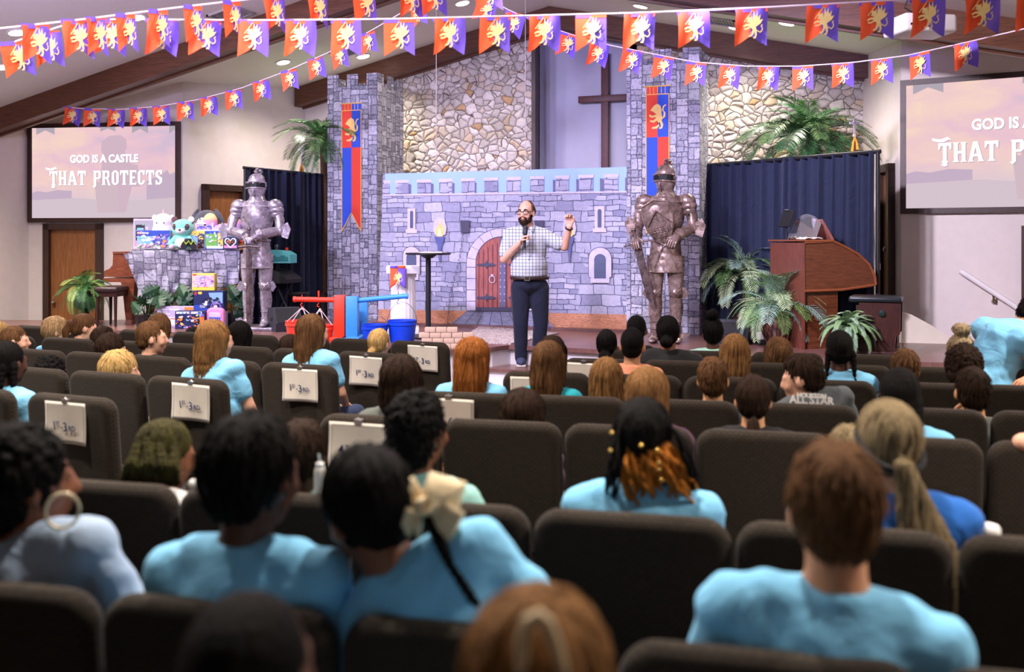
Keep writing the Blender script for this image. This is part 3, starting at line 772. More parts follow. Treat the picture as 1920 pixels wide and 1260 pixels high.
def hand(mb, w, d, nrm, s=1, curl=.5, side=1, thumb=(.6, .3)):
    """Palm and five fingers from the wrist w along d; nrm is the palm's facing direction (fingers curl to it)."""
    d = Vector(d).normalized(); nrm = Vector(nrm); nrm = (nrm - d * nrm.dot(d)).normalized(); x = d.cross(nrm) * side
    w = Vector(w)
    for k in range(4):
        o = (k - 1.5) * .019 * s
        mb.caps(w + x * o * .7 + d * .01 * s, w + x * o + d * .078 * s, .0155 * s, .0125 * s, 8)
        p = w + x * o * 1.05 + d * .084 * s; L = (.040, .046, .043, .033)[k] * s; a = curl * (.55, .6, .65, .75)[k]
        for j in range(3):
            dj = d * cos(a) + nrm * sin(a); q = p + dj * L * (1, .65, .5)[j]
            mb.caps(p, q, .0094 * s * (1, .92, .85)[j], .0088 * s * (1, .92, .82)[j], 8); p = q; a += curl * 1.05
    p = w + x * -.026 * s + d * .028 * s
    dj = (d * thumb[0] - x * .8 + nrm * thumb[1]).normalized(); q = p + dj * .042 * s
    mb.caps(w + d * .012 * s - x * .012 * s, p, .015 * s, .014 * s, 8); mb.caps(p, q, .0125 * s, .011 * s, 8)
    dj = (d * (thumb[0] + .5) - x * .25 + nrm * (thumb[1] + curl * .6)).normalized(); mb.caps(q, q + dj * .034 * s, .011 * s, .0088 * s, 8)

def hair_blob(style, s):
    """Hair in head space; returns (mesh builder, strand depth, noise scale)."""
    m = MB(); E = lambda c, r, q=None: m.ell([k * s for k in c], [k * s for k in r], q, 18, 12)
    amp = .0055; L = .3
    kind = style.split(':')[0]; opt = style.split(':')[1:] 
    o = dict(p.split('=') for p in opt); g = lambda k, d: float(o.get(k, d))
    def chain(pts, rs, n=8):
        for k in range(n + 1):
            t = k / n * (len(pts) - 1); i = min(int(t), len(pts) - 2); f = t - i
            p = [a + (b - a) * f for a, b in zip(pts[i], pts[i + 1])]; r = [a + (b - a) * f for a, b in zip(rs[i], rs[i + 1])]
            E(p, r)
    if kind == 'short':
        v = g('v', 1); E((0, -.026, .036), (.0805 * v, .100 * v, .100 * v)); E((0, -.052, -.012), (.070, .064, .066)); E((0, .004, .085), (.062, .07, .045 * v))
    elif kind == 'buzz':
        E((0, -.024, .030), (.0775, .0965, .096)); E((0, -.05, -.02), (.068, .06, .06)); amp = .0015
    elif kind == 'curly':
        v = g('v', 1); E((0, -.028, .036), (.092 * v, .108 * v, .106 * v)); E((0, -.06, -.03), (.085 * v, .07 * v, .08)); amp = .012
    elif kind == 'bob':
        v = g('v', 1); E((0, -.026, .034), (.090 * v, .106, .103)); l = g('l', .12)
        chain([(0, -.05, .0), (0, -.055, -l)], [(.092 * v, .075, .07), (.084 * v, .06, .05)], 5)
        for q in (-1, 1): chain([(q * .074, -.0, .02), (q * .074, .0, -l)], [(.022, .05, .05), (.02, .045, .04)], 5)
    elif kind == 'long':
        v = g('v', 1); l = g('l', .3); E((0, -.024, .034), (.088 * v, .105, .103))
        chain([(0, -.05, .0), (0, -.078, -.10), (g('dx', 0), -.088 - g('out', 0), -l)], [(.088 * v, .075, .07), (.084 * v, .055, .06), (g('w', .07), .030, .05)], 12)
        for q in (-1, 1): chain([(q * .073, -.005, .02), (q * .07, -.02, -.08), (q * .066 + g('dx', 0), -.05, -l * .85)], [(.02, .048, .05), (.022, .045, .05), (.018, .03, .04)], 8)
    elif kind in ('pony', 'bun', 'topbun', 'tight'):
        v = g('v', 1); E((0, -.022, .032), (.081 * v, .101 * v, .099 * v)); E((0, -.05, -.012), (.070, .064, .066)); amp = .003
        if kind == 'pony':
            zt = g('z', -.01); l = g('l', .22); dx = g('dx', 0); E((0, -.122, zt), (.026, .03, .026))
            chain([(0, -.13, zt), (dx * .4, -.155, zt - l * .45), (dx, -.135, zt - l)], [(.028, .028, .03), (g('w', .035), .03, .04), (g('w', .035) * .7, .018, .03)], 18)
        if kind == 'bun': E((0, -.118, g('z', -.03)), (g('w', .045), .04, .04)); amp = .003
        if kind == 'topbun': E((g('dx', 0), -.05, .155), (.055, .055, .045)); amp = .006
    elif kind == 'braids':
        E((0, -.022, .032), (.082, .102, .100)); E((0, -.05, -.012), (.071, .066, .066)); amp = .003
        n = int(g('n', 2)); l = g('l', .3)
        for k in range(n):
            a = (k / (n - 1) - .5) * 2 if n > 1 else 0; r = g('r', .013)
            if n > 2:
                x0, y0 = .075 * sin(a * 1.5), -.02 - .085 * cos(a * 1.5)
            else: x0, y0 = .07 * a, -.07
            pts = [(x0, y0, .0), (x0 * 1.12, y0 - .012, -.1), (x0 * g('sp', 1.15) + g('dx', 0), y0 - .01, -l)]
            for j in range(15):
                t = j / 14 * 2; i = min(int(t), 1); f = t - i; p = [u + (w - u) * f for u, w in zip(pts[i], pts[i + 1])]
                rr = r * (1.12 if j % 2 else .9) * (1 - .35 * (j / 14)); E(p, (rr, rr, .017))
    return m, amp, o
from mathutils.bvhtree import BVHTree
def strand_mesh(me, co, kind, s, rng):
    """Locks of hair that follow the surface, from the crown outwards and down."""
    if kind in ('braids', 'buzz'): return None
    me.vertices.foreach_set('co', co.reshape(-1)); me.update()
    tree = BVHTree.FromPolygons([v.co.copy() for v in me.vertices], [tuple(p.vertices) for p in me.polygons])
    n = {'short': 260, 'curly': 240, 'long': 300, 'bob': 240, 'pony': 200, 'bun': 150, 'topbun': 200, 'tight': 180}.get(kind, 160)
    lift = {'short': .010, 'curly': .012, 'long': .004, 'bob': .004, 'topbun': .008}.get(kind, .003) * s
    ln = {'short': .045, 'curly': .03, 'long': .13, 'bob': .09, 'topbun': .05}.get(kind, .07) * s
    V = []; Fc = []; N = len(me.vertices); crown = Vector((.012 * s, -.055 * s, .13 * s))
    for _ in range(n):
        p = me.vertices[rng.randrange(N)].co.copy(); w = rng.uniform(.0022, .0042) * s; L = ln * rng.uniform(.6, 1.3); steps = 6; pts = []
        jit = Vector((rng.uniform(-.5, .5), rng.uniform(-.5, .5), rng.uniform(-.3, .3))) * (1.6 if kind == 'curly' else .35)
        for k in range(steps + 1):
            q, nn, _i, _d = tree.find_nearest(p)
            if q is None: break
            t = k / steps; pts.append((q + nn * (.0012 * s + lift * t * t * rng.uniform(.6, 1.2)), nn))
            fl = (q - crown); fl = fl.normalized() * .7 + Vector((0, 0, -1)) * (1.0 if q.z < .06 * s else .35) + jit
            fl = fl - nn * fl.dot(nn); p = q + fl.normalized() * (L / steps)
        if len(pts) < 4: continue
        b = len(V)
        for k, (q, nn) in enumerate(pts):
            tg = (pts[min(k + 1, len(pts) - 1)][0] - pts[max(k - 1, 0)][0]); sd = tg.cross(nn); sd = sd.normalized() if sd.length > 1e-7 else Vector((1, 0, 0))
            r = w * (.5 + 1.0 * (1 - abs(2 * k / (len(pts) - 1) - .7)) ) * (1 if k < len(pts) - 1 else .15)
            V += [tuple(q - sd * r), tuple(q + nn * r * .8), tuple(q + sd * r)]
            if k: a = b + 3 * k; Fc += [(a - 3, a - 2, a + 1, a), (a - 2, a - 1, a + 2, a + 1)]
    return V, Fc
def make_hair(style, s, C, R, mname, parent, name='hair', seed=0):
    m, amp, o = hair_blob(style, s)
    me = remesh(m, .0075 * max(s, .8), 3, name)
    n = len(me.vertices); co = np.empty(n * 3); no = np.empty(n * 3); me.vertices.foreach_get('co', co); me.vertices.foreach_get('normal', no)
    co = co.reshape(-1, 3); no = no.reshape(-1, 3)
    kind = style.split(':')[0]; out = np.empty_like(co); rng = random.Random(seed); ox = rng.uniform(0, 50)
    for i in range(n):
        x, y, z = co[i]
        if kind == 'curly': d = noise.noise((x * 55 + ox, y * 55, z * 55)) * amp * s
        else:
            ph = atan2(x, -y - .02)
            d = (noise.noise((ph * 9 + ox, z * 5, 1.3)) + .6 * noise.noise((ph * 24, z * 7 + ox, 7.7))) * amp * s * (1.7 if z < -.02 and kind in ('long', 'bob', 'pony') else 1)
        out[i] = co[i] + no[i] * d
    strands = strand_mesh(me, out, kind, s, rng)
    M3 = np.array(R); out = out @ M3.T + np.array(C)
    me.vertices.foreach_set('co', out.reshape(-1)); me.update()
    if strands:
        tm = bpy.data.meshes.new('tmp'); V = np.array(strands[0]) @ M3.T + np.array(C); tm.from_pydata([tuple(v) for v in V], [], strands[1])
        bm = bmesh.new(); bm.from_mesh(me); bm.from_mesh(tm); bm.to_mesh(me); bm.free(); bpy.data.meshes.remove(tm)
        me.polygons.foreach_set('use_smooth', [True] * len(me.polygons)); me.update()
    me.materials.append(hair_mat(mname))
    return obj(name, me, parent)

def torso(mb, T, g):
    """T: dict of body landmarks; g: cloth thickness."""
    k = T['k']; sw = T['sw']; nb = T['nb']; sh = T['sh']; ch = T['ch']; pv = T['pv']
    for q in (0, 1):
        mb.caps(nb + Vector((0, -.004, -.030 * k)), nb.lerp(sh[q], .66) + Vector((0, 0, .006 * k)), .060 * k + g * .8, .052 * k + g, 12)
        mb.ell(sh[q], (.060 * k + g,) * 3); mb.caps(sh[q], sh[q].lerp(ch, .6), .062 * k + g, .095 * k + g, 14)
    rx = T['up'];
    mb.ell(ch, (sw * .92 + g, .108 * k + g, .185 * k + g), rx, 20, 14)
    mid = ch.lerp(pv, .5); mb.ell(mid, (sw * T.get('belly', .86) + g, .112 * k * T.get('bellyd', 1) + g, .2 * k + g), rx, 20, 14)
    mb.ell(pv, (.158 * k + g, .125 * k + g, .12 * k + g), None, 20, 14); mb.caps(mid, pv, .115 * k + g, .12 * k + g, 16)
def person(label, px, ptop, s, row, hairs, hcol, skin, shirt, k=.8, off=.20, yaw=0, hy=0, hp=0, hr=0, lean=(0, 0), arms=None, sleeve=.6, pants=None, extra=0, Y=None, belly=.86, sw=None, long_sleeve=False, ear=True, hs=1.0, neck=.138):
    Yh = Y if Y else rowY(row, px) + off
    tp = W(px, ptop, Yh); fz = floor_z(tp); rz = row_rz(row) + radians(yaw)
    hz = tp.z - .124 * s - extra - fz
    C = Vector((0, 0, hz)); R = rotm(radians(hp), 0, 0); R = rotm(0, 0, radians(hy)) @ rotm(0, radians(hr), 0) @ rotm(radians(hp), 0, 0)
    T = {'k': k}; T['sw'] = sw or .195 * k + .004; lx, ly = lean
    nb = C + R @ Vector((0, -.030 * s, -neck * s)); T['nb'] = nb
    ax = Vector((-lx, -ly, -1)).normalized(); side = Vector((1, 0, 0)); side = (side - ax * side.dot(ax)).normalized()
    shc = nb + ax * (.064 * k)
    T['sh'] = [shc - side * T['sw'] * .93, shc + side * T['sw'] * .93]
    T['ch'] = shc + ax * (.105 * k) + Vector((0, -.004, 0))
    pz = .46 + .10 * k; tt = max(.02, (T['ch'].z - pz)) / max(.2, -ax.z)
    T['pv'] = T['ch'] + ax * tt; T['pv'].z = pz
    T['up'] = Matrix((side, Vector((0, 1, 0)), -ax)).transposed() if abs(lx) > .05 else None
    T['belly'] = belly
    mb = MB(); head_shape(mb, C, R, s, ear)
    mb.caps(C + R @ Vector((0, -.018 * s, -.05 * s)), nb, .052 * s * hs, .056 * s * hs, 14)
    torso(mb, T, 0)
    pv = T['pv']; A = []
    for q in (0, 1):
        sg = -1 if q == 0 else 1
        if arms and arms[q] == 'cheek': el = T['sh'][q] + Vector((sg * .05, .15 * k, -.20 * k)); wr = C + R @ Vector((sg * .088 * s, .035 * s, -.125 * s))
        elif arms and arms[q]: el, wr = [Vector(v) if len(v) == 3 else Vector((0, 0, 0)) for v in arms[q]]
        else:
            el = T['sh'][q] + ax * (.26 * k) + Vector((sg * .035 * k, .05 * k, 0)); wr = Vector((pv.x + sg * .08 * k, pv.y + .30 * k, pv.z + .06 * k))
        A.append((T['sh'][q], el, wr))
        mb.caps(T['sh'][q], el, .050 * k, .040 * k, 12); mb.caps(el, wr, .041 * k, .027 * k, 12)
    kn = [pv + Vector((sg * .10 * k, .42 * k, -.02)) for sg in (-1, 1)]; ft = [Vector((p.x, p.y - .02, max(.06, p.z - .43 * k))) for p in kn]
    hip = [pv + Vector((sg * .08 * k, 0, -.02)) for sg in (-1, 1)]
    for q in (0, 1):
        mb.caps(hip[q], kn[q], .078 * k, .055 * k, 12); mb.caps(kn[q], ft[q], .054 * k, .036 * k, 12)
    me = remesh(mb, .0115 * max(.8, s), 3, 'person')
    hm = MB()
    for q in (0, 1):
        sh_, el, wr = A[q]; d = (wr - el).normalized(); sg = -1 if q == 0 else 1
        hand(hm, wr - d * .012 * k, d if not (arms and arms[q]) else d, Vector((-sg * .1, 0, -1)), .92 * k + .06, .45, 1 if q == 1 else -1)
    bm = bmesh.new(); bm.from_mesh(me); tmp = hm.mesh('tmp', [], True, 180); bm.from_mesh(tmp); bm.to_mesh(me); bm.free(); bpy.data.meshes.remove(tmp)
    me.polygons.foreach_set('use_smooth', [True] * len(me.polygons))
    me.materials.clear(); me.materials.append(skin_mat(skin))
    root = obj('person', me, None, (tp.x, tp.y, fz), rz); tag(root, label, 'person', 'audience seated in the rows')
    # shirt
    sb = MB(); torso(sb, T, .014)
    ring = []
    for i in range(15):
        a = 2 * pi * i / 14; ring.append(nb + Vector((.062 * s * hs * cos(a), .060 * s * hs * sin(a) + .006, -.004 - .014 * sin(a))))
    sb.tube(ring, .013 * s, 8, False)
    for q in (0, 1):
        sh_, el, wr = A[q]
        if long_sleeve: sb.caps(sh_, el, .064 * k, .054 * k, 12); sb.caps(el, el.lerp(wr, .93), .054 * k, .038 * k, 12)
        else: sb.caps(sh_, sh_.lerp(el, sleeve), .067 * k, .066 * k, 12)
    sm = remesh(sb, .013, 4, 'shirt')
    nv = len(sm.vertices); co = np.empty(nv * 3); no = np.empty(nv * 3); sm.vertices.foreach_get('co', co); sm.vertices.foreach_get('normal', no)
    co = co.reshape(-1, 3); no = no.reshape(-1, 3); seed = (px * 13 + ptop) % 97
    for i in range(nv):
        x, y, z = co[i]; d = noise.noise((x * 9 + z * 7 + seed, y * 6, z * 16 - abs(x) * 14)); co[i] += no[i] * (d * .0065)
    sm.vertices.foreach_set('co', co.reshape(-1)); sm.update()
    sm.materials.append(cloth_mat(shirt, CL_[shirt])); obj('shirt', sm, root)
    pb = MB(); pb.ell(pv, (.165 * k + .012, .13 * k + .01, .115 * k), None, 18, 12)
    for q in (0, 1):
        pb.caps(hip[q], kn[q], .078 * k + .012, .06 * k + .012, 12); pb.caps(kn[q], ft[q], .06 * k + .01, .045 * k + .006, 12)
    pm = remesh(pb, .018, 3, 'trousers'); pm.materials.append(pants or M_JEAN); obj('trousers', pm, root)
    for q in (0, 1):
        f = MB(); f.ell(ft[q] + Vector((0, .055 * k, -.03)), (.042 * k, .11 * k, .038)); f.build('shoe', M_SHOE, root)
    make_hair(hairs, s, C, R, hcol, root, seed=px)
    eyes(root, C, R, s)
    return root, C, R, T, A

P_ = person
# nearest, cut off by the bottom edge
P_('child with short black hair, head only, cut off at bottom left of centre', 472, 1102, 1.02, 'Cb', 'buzz', 'black', 'dark', 'tee', .85, Y=1.32)
_clipgirl = P_('child with smooth light brown hair and cream hair clip at bottom edge', 1012, 1106, 1.0, 'Cb', 'long:v=1.06:l=.3', 'lightbrown', 'light', 'tee', .85, Y=1.26)
# nearest full row
_hoop = P_('woman in a denim shirt with short black hair and a large hoop earring', 55, 808, 1.05, 'C0', 'curly:v=1.04', 'black', 'brown', 'denim', 1.02, .25, yaw=-6, hy=-36, long_sleeve=True, lean=(-.40, -.06), sw=.225)
_teen = P_('teenager with short dark hair in a light blue tee, second from left', 478, 785, 1.08, 'C0', 'short:v=1.08', 'black', 'dark', 'tee', .98, .16, hy=-14, sw=.188, lean=(-.04, 0))
_bow = P_('girl with black hair and a big cream bow leaning on her neighbour', 690, 846, 1.06, 'C0', 'tight:v=1.1', 'black', 'brown', 'tee', .95, .15, hy=52, hp=-14, hr=-10, lean=(-.85, .05), sw=.2)
_boyr = P_('young man with short brown hair in a light blue tee at bottom right', 1562, 838, 1.03, 'C0', 'short:v=1.06', 'brown', 'tan', 'tee', 1.02, .14, hy=8, sw=.20, hs=1.06, lean=(.13, 0), neck=.150)
# second row
_green = P_('girl with bunched olive blond braids and a white collar tee', 312, 790, .98, 'C1', 'braids:n=9:l=.22:r=.02', 'olivebraid', 'brown', 'white', .85, .30, hy=-42, hp=-14)
P_('child half hidden behind the teenager, reddish brown short hair', 568, 792, .92, 'C1', 'short:v=1.05', 'darkbrown', 'dark', 'teal', .8, .24)
_mint = P_('woman with black curly hair in a mint green shirt', 788, 738, 1.0, 'C1', 'curly:v=.98', 'black', 'brown', 'mint', .95, .22, hy=-10, yaw=-8, lean=(.10, 0))
_gold = P_('girl with black hair gathered into orange tinted curls, light blue shirt', 1206, 752, 1.0, 'C1', 'tight:v=1.1', 'black', 'brown', 'tee', .95, .22)
_pony = P_('woman with grey brown ponytail, black hairband and royal blue shirt', 1660, 752, 1.02, 'C1', 'pony:l=.42:dx=.17:w=.078:z=-.035:v=1.04', 'greybrown', 'light', 'royal', 1.0, .20, hy=14, hr=4)
# third row, right block
P_('person with dark bobbed hair and a dark shirt behind black curls', 755, 667, 1.0, 'C2', 'bob:l=.11:v=1.04', 'darkbrown', 'olive', 'greygreen', .85, .26, hy=-8)
P_('child whose smooth dark brown hair top shows above the third row', 983, 730, 1.0, 'C2', 'bob:l=.2:v=1.12', 'darkbrown', 'light', 'plum', .72, .20)
P_('girl with long wavy light brown hair just behind the black haired girl', 1214, 690, 1.0, 'C2', 'long:l=.36:v=1.08:w=.10', 'lightbrown', 'light', 'plum', .8, .22)
P_('child with dark low ponytail, ears showing, black top', 1412, 703, .92, 'C2', 'pony:l=.14:z=-.085', 'darkbrown', 'olive', 'black', .78, .22)
_grey = P_('person with short grey hair almost hidden beside the brown ponytail', 1592, 800, .9, 'C1', 'short', 'greybrown', 'light', 'grey', .8, .75)
P_('girl with a mass of long thin black braids in the third row', 1688, 690, 1.0, 'C2', 'braids:n=15:l=.36:r=.013:sp=1.2', 'black', 'dark', 'tee', .85, .24, hy=-6)
_elbow = P_('person at the right edge with only a bare resting elbow in view', 2060, 690, 1.0, 'C2', 'short', 'brown', 'light', 'black', .95, .26, arms=[((-.36, -.30, .93), (-.06, -.27, .955)), None], sleeve=.25)
# fourth row, right block
_red = P_('girl with long red brown hair in a light blue shirt', 887, 634, .98, 'C3', 'long:l=.26:v=1.12:w=.09', 'auburn', 'light', 'tee', .78, .24)
P_('girl with shoulder length brown hair and turquoise shirt', 1030, 641, .98, 'C3', 'long:l=.26:v=.98:dx=.03', 'brown', 'light', 'turq', .74, .24, hy=-8)
P_('girl with loose brown hair right of the turquoise shirt', 1137, 672, .96, 'C3', 'long:l=.24:v=1.0:w=.09', 'lightbrown', 'light', 'tee', .66, .28)
P_('boy with short brown hair and ears showing, fourth row', 1337, 671, .96, 'C3', 'short', 'brown', 'olive', 'grey', .76, .24)
_allstar = P_('boy in profile wearing a grey shirt with white back print', 1502, 668, .98, 'C3', 'short:v=1.0', 'darkbrown', 'light', 'grey', .84, .26, yaw=14, hy=62, hp=-10, lean=(-.25, .0), neck=.085)
P_('boy with short black hair resting his cheek on his hand', 1823, 691, .98, 'C3', 'short', 'darkbrown', 'olive', 'greygreen', .8, .24, arms=['cheek', None])
# fifth row
P_('boy with shaved dark hair and a peach shirt', 1186, 613, .96, 'C4', 'buzz', 'black', 'tan', 'peach', .76, .26)
P_('girl with long straight brown hair before the black speaker', 1378, 628, .98, 'C4', 'long:l=.34:v=1.0:w=.08', 'lightbrown', 'light', 'grey', .76, .24)
P_('girl with two black plaits and a light blue shirt', 1574, 620, .98, 'C4', 'braids:n=2:l=.34:r=.02:sp=1.3', 'black', 'dark', 'tee', .86, .24)
P_('child with short mid brown hair behind the black braids', 1697, 656, .96, 'C4', 'short', 'brown', 'light', 'grey', .72, .22)
P_('person with thick dark wavy hair before the bent man', 1806, 652, 1.0, 'C4', 'curly:v=1.12', 'darkbrown', 'olive', 'plum', .76, .26)
P_('child with dark centre-parted hair behind the turquoise shirt girl', 1036, 631, .95, 'C4', 'bob', 'darkbrown', 'brown', 'black', .72, .24)
# sixth row
P_('person in a black shirt with a low dark bun', 1253, 592, 1.0, 'C5', 'bun:z=-.05', 'black', 'brown', 'black', .98, .24)
P_('child with slick black hair in a round low bun', 1138, 618, .90, 'C5', 'bun:z=-.075:w=.05', 'black', 'dark', 'black', .74, .24)
P_('child with brown hair tied low, ear showing, right of the speaker box', 1459, 634, .98, 'C5', 'bob:l=.1', 'brown', 'olive', 'black', .74, .24, hy=10)
_messy = P_('woman with a messy blond updo and a light blue shirt', 1800, 626, 1.02, 'C5', 'topbun', 'dirtyblond', 'light', 'tee', .95, .26)
# front row
P_('person whose round black hair shows beside the right knight', 1194, 590, 1.0, 'C6', 'buzz', 'black', 'brown', 'black', .8, .26)
P_('girl with a high black bun and a mint tee', 1337, 597, .96, 'C6', 'topbun:dx=.0', 'black', 'dark', 'mintlight', .8, .26)
# left block
P_('girl with black ponytail braids and light blue tee at the left edge', 16, 640, 1.02, 'L0', 'braids:n=5:l=.34:r=.022', 'black', 'dark', 'tee', .9, .24)
P_('child hunched in a black hood, third row of left block', 98, 670, 1.0, 'L1', 'curly:v=.98', 'black', 'dark', 'black', .74, .22)
P_('child with combed blond hair low behind a chair', 228, 662, 1.0, 'L1', 'short:v=1.14', 'blond', 'light', 'grey', .7, .26, hy=-40)
_long = P_('girl with long straight light brown hair in a light blue tee', 405, 602, 1.0, 'L1', 'long:l=.42:v=1.0:w=.075', 'lightbrown', 'light', 'tee', .88, .24, hy=-24, lean=(-.22, 0))
P_('girl with pulled back brown hair looking right, far left', 30, 612, .98, 'L2', 'pony:l=.12', 'brown', 'light', 'grey', .78, .24, hy=-52)
P_('boy in profile with short brown hair and black collar', 287, 604, 1.0, 'L2', 'short', 'brown', 'light', 'black', .8, .26, hy=-52)
P_('child with dark brown hair sunk low beside the profile boy', 211, 628, .98, 'L2', 'short:v=1.08', 'darkbrown', 'light', 'black', .66, .24, hy=-20)
_half = P_('girl with half tied brown hair leaning into the aisle, light blue tee', 588, 591, 1.0, 'L2', 'long:l=.27:v=.98:w=.09', 'brown', 'light', 'tee', .88, .26, hy=-24, lean=(-.12, 0))
P_('blond child at the far left edge of the picture', -2, 606, .98, 'L3', 'short:v=1.1', 'blond', 'pale', 'white', .75, .24)
P_('boy with curly blond hair facing right, left block', 107, 597, .98, 'L3', 'short:v=1.12', 'sandy', 'light', 'tee', .78, .26, hy=-45)
_tie = P_('girl with brown ponytail and purple hair tie', 160, 589, 1.0, 'L3', 'pony:l=.16:z=.03', 'brown', 'light', 'mint', .82, .26, hy=-40, hp=-8)
P_('child with dark hair just behind the low dark brown head', 196, 615, .98, 'L3', 'short:v=1.1', 'darkbrown', 'light', 'black', .7, .22)
P_('girl with long hair behind the profile boy', 301, 589, .98, 'L3', 'long:l=.3', 'brown', 'light', 'plum', .8, .28)
P_('girl with black hair and a small pink clip', 452, 603, .98, 'L3', 'long:l=.26:v=1.02', 'black', 'brown', 'black', .8, .24)
P_('child with blond ponytail above the paper sign', 712, 617, .92, 'L3', 'pony:l=.12:z=-.05:v=1.02', 'blond', 'light', 'tee', .7, .26)
P_('child with dark hair seen just left of the long haired girl', 366, 615, .95, 'L4', 'short', 'black', 'brown', 'black', .72, .24)
P_('child with dark bunned hair beside the half tied hair girl', 546, 627, .92, 'L3', 'bun', 'darkbrown', 'light', 'black', .66, .26)
# ------------------------------------------------------------------ what the seated people wear
def loc_of(root, p):
    return Matrix.Rotation(-root.rotation_euler.z, 3, 'Z') @ (Vector(p) - Vector(root.location))
def L_(root, pts): return [loc_of(root, W(*p)) for p in pts]
M_CREAM = cloth_mat('cream_satin', (228, 206, 164), .6); M_GOLDM = mat('gold_metal', (214, 176, 96), .25, 1, .05)
# cream hair clip of the girl at the bottom edge
r = _clipgirl[0]; m = MB()
m.tube(L_(r, [(976, 1262, 1.145), (980, 1200, 1.13), (990, 1166, 1.13), (1010, 1156, 1.13), (1026, 1170, 1.13), (1044, 1215, 1.13), (1058, 1262, 1.145)]), [.006, .0085, .009, .009, .009, .0085, .006], 10)
m.build('hair_clip', M_CREAM, r)
# hoop earring
r = _hoop[0]; c = W(117, 958, 2.30); m = MB(); pts = []
for i in range(25):
    a = 2 * pi * i / 24; pts.append(loc_of(r, c + RT * (cos(a) * .034) + Vector((0, 0, sin(a) * .040)) + FW * (cos(a) * .012)))
m.tube(pts, .0040, 8, False); m.build('hoop_earring', mat('pale_gold_hoop', (226, 212, 176), .35, .6, .03), r)
# big bow and thin braid
r = _bow[0]; m = MB()
def bow_loop(pts, rs): m.tube(L_(r, pts), rs, 12, True, .35)
bow_loop([(792, 950, 2.12), (770, 930, 2.10), (748, 945, 2.09), (744, 980, 2.09), (765, 1005, 2.10)], [.016, .042, .050, .042, .010])
bow_loop([(792, 950, 2.12), (815, 925, 2.08), (835, 935, 2.07), (840, 960, 2.07)], [.016, .046, .056, .026])
bow_loop([(790, 955, 2.10), (782, 985, 2.08), (786, 1012, 2.08)], [.010, .022, .004])
bow_loop([(805, 955, 2.10), (832, 975, 2.06), (856, 992, 2.05)], [.014, .042, .044])
m.ell(loc_of(r, W(793, 950, 2.08)), (.020, .018, .022)); m.build('hair_bow', M_CREAM, r)
m = MB(); pts = [(800, 962, 2.10), (820, 1010, 2.05), (845, 1060, 2.02), (878, 1112, 2.0), (912, 1160, 2.02)]
P = L_(r, pts)
for k in range(28):
    t = k / 27 * 4; i = min(int(t), 3); q = P[i].lerp(P[i + 1], t - i); rr = .0125 * (1.15 if k % 2 else .9) * (1 - .4 * k / 27); m.ell(q, (rr, rr, .014), None, 10, 6)
m.build('braid', hair_mat('black'), r)
# orange curls
r = _gold[0]; rng = random.Random(4)
for side_, mname, nm in ((0, 'orange', 'curled_ponytail'), (1, 'black', 'loose_hair'), (2, 'black', 'loose_hair')):
    m = MB()
    n = 90 if side_ == 0 else 9
    for k in range(n):
        if side_ == 0:
            x1 = rng.uniform(1166, 1304); y1 = rng.uniform(900, 962); x0 = 1210 + (x1 - 1235) * .45; y0 = 826
        else:
            x1 = rng.uniform(1122, 1165) if side_ == 1 else rng.uniform(1285, 1318); y1 = rng.uniform(890, 944); x0 = 1165 if x1 < 1200 else 1255; y0 = 800
        ph = rng.uniform(0, 6.28); turns = rng.uniform(1.2, 2.4); am = rng.uniform(4, 13) if side_ == 0 else 3; pts = []; Yb = 2.95 + rng.uniform(-.035, .04)
        for j in range(17):
            t = j / 16; w = sin(pi * min(1, t * 1.2)) ; bx = x0 + (x1 - x0) * t ** .6 + am * t * cos(ph + turns * 6.28 * t); by = y0 + (y1 - y0) * t
            pts.append((bx, by + am * .4 * t * sin(ph + turns * 6.28 * t), Yb + .02 * t * sin(ph + turns * 6.28 * t) - .03 * sin(pi * t)))
        m.tube(L_(r, pts), [.0062 if side_ == 0 else .005] * 14 + [.005, .004, .002], 6)
    m.build(nm, hair_mat(mname), r)
m = MB()
for px, py in ((1147, 812), (1145, 845), (1202, 836), (1232, 845), (1234, 868), (1236, 880), (1240, 900)): m.ell(loc_of(r, W(px, py, 2.86)), .007, None, 8, 6)
m.build('hair_bead', M_GOLDM, r)
# hairband, ties, clips
r, C, R, T, A = _pony; m = MB(); pts = []
for i in range(25):
    a = 2 * pi * i / 24; pts.append(C + R @ Vector((.0865 * cos(a), -.03 + .105 * sin(a), .01 + .055 * sin(a))))
m.tube(pts, .010, 8, False); m.build('hairband', cloth_mat('black', CL_['black']), r)
r, C, R, T, A = _tie; m = MB(); m.ell(C + R @ Vector((0, -.118, .03)), (.034, .022, .034)); m.build('hair_tie', cloth_mat('violet', (110, 82, 160)), r)
# bunched braids and drawn-up hair of the girl in white
r, C, R, T, A = _green; m = MB()
for (x0, y0, x1, y1, rr) in ((285, 850, 262, 905, .026), (258, 845, 240, 900, .026), (300, 850, 318, 902, .03), (330, 850, 325, 905, .02), (275, 840, 290, 905, .02)):
    for j in range(6):
        ox, oy = 9 * cos(j * 1.05), 4 * sin(j * 2.1); P = L_(r, [(x0 + ox * .3, y0 - 14, 3.30), ((x0 + x1) / 2 - 4 + ox, (y0 + y1) / 2 + oy, 3.23 + .012 * sin(j * 2)), (x1 + ox * 1.2, y1 + oy, 3.24)])
        for k in range(13):
            t = k / 12 * 2; i = min(int(t), 1); q = P[i].lerp(P[i + 1], t - i); rr = rr0 = rr_ = .0085 * (1.15 if k % 2 else .9); m.ell(q, (rr, rr, .010), None, 8, 5)
m.build('braid_bunch', hair_mat('olivebraid'), r)
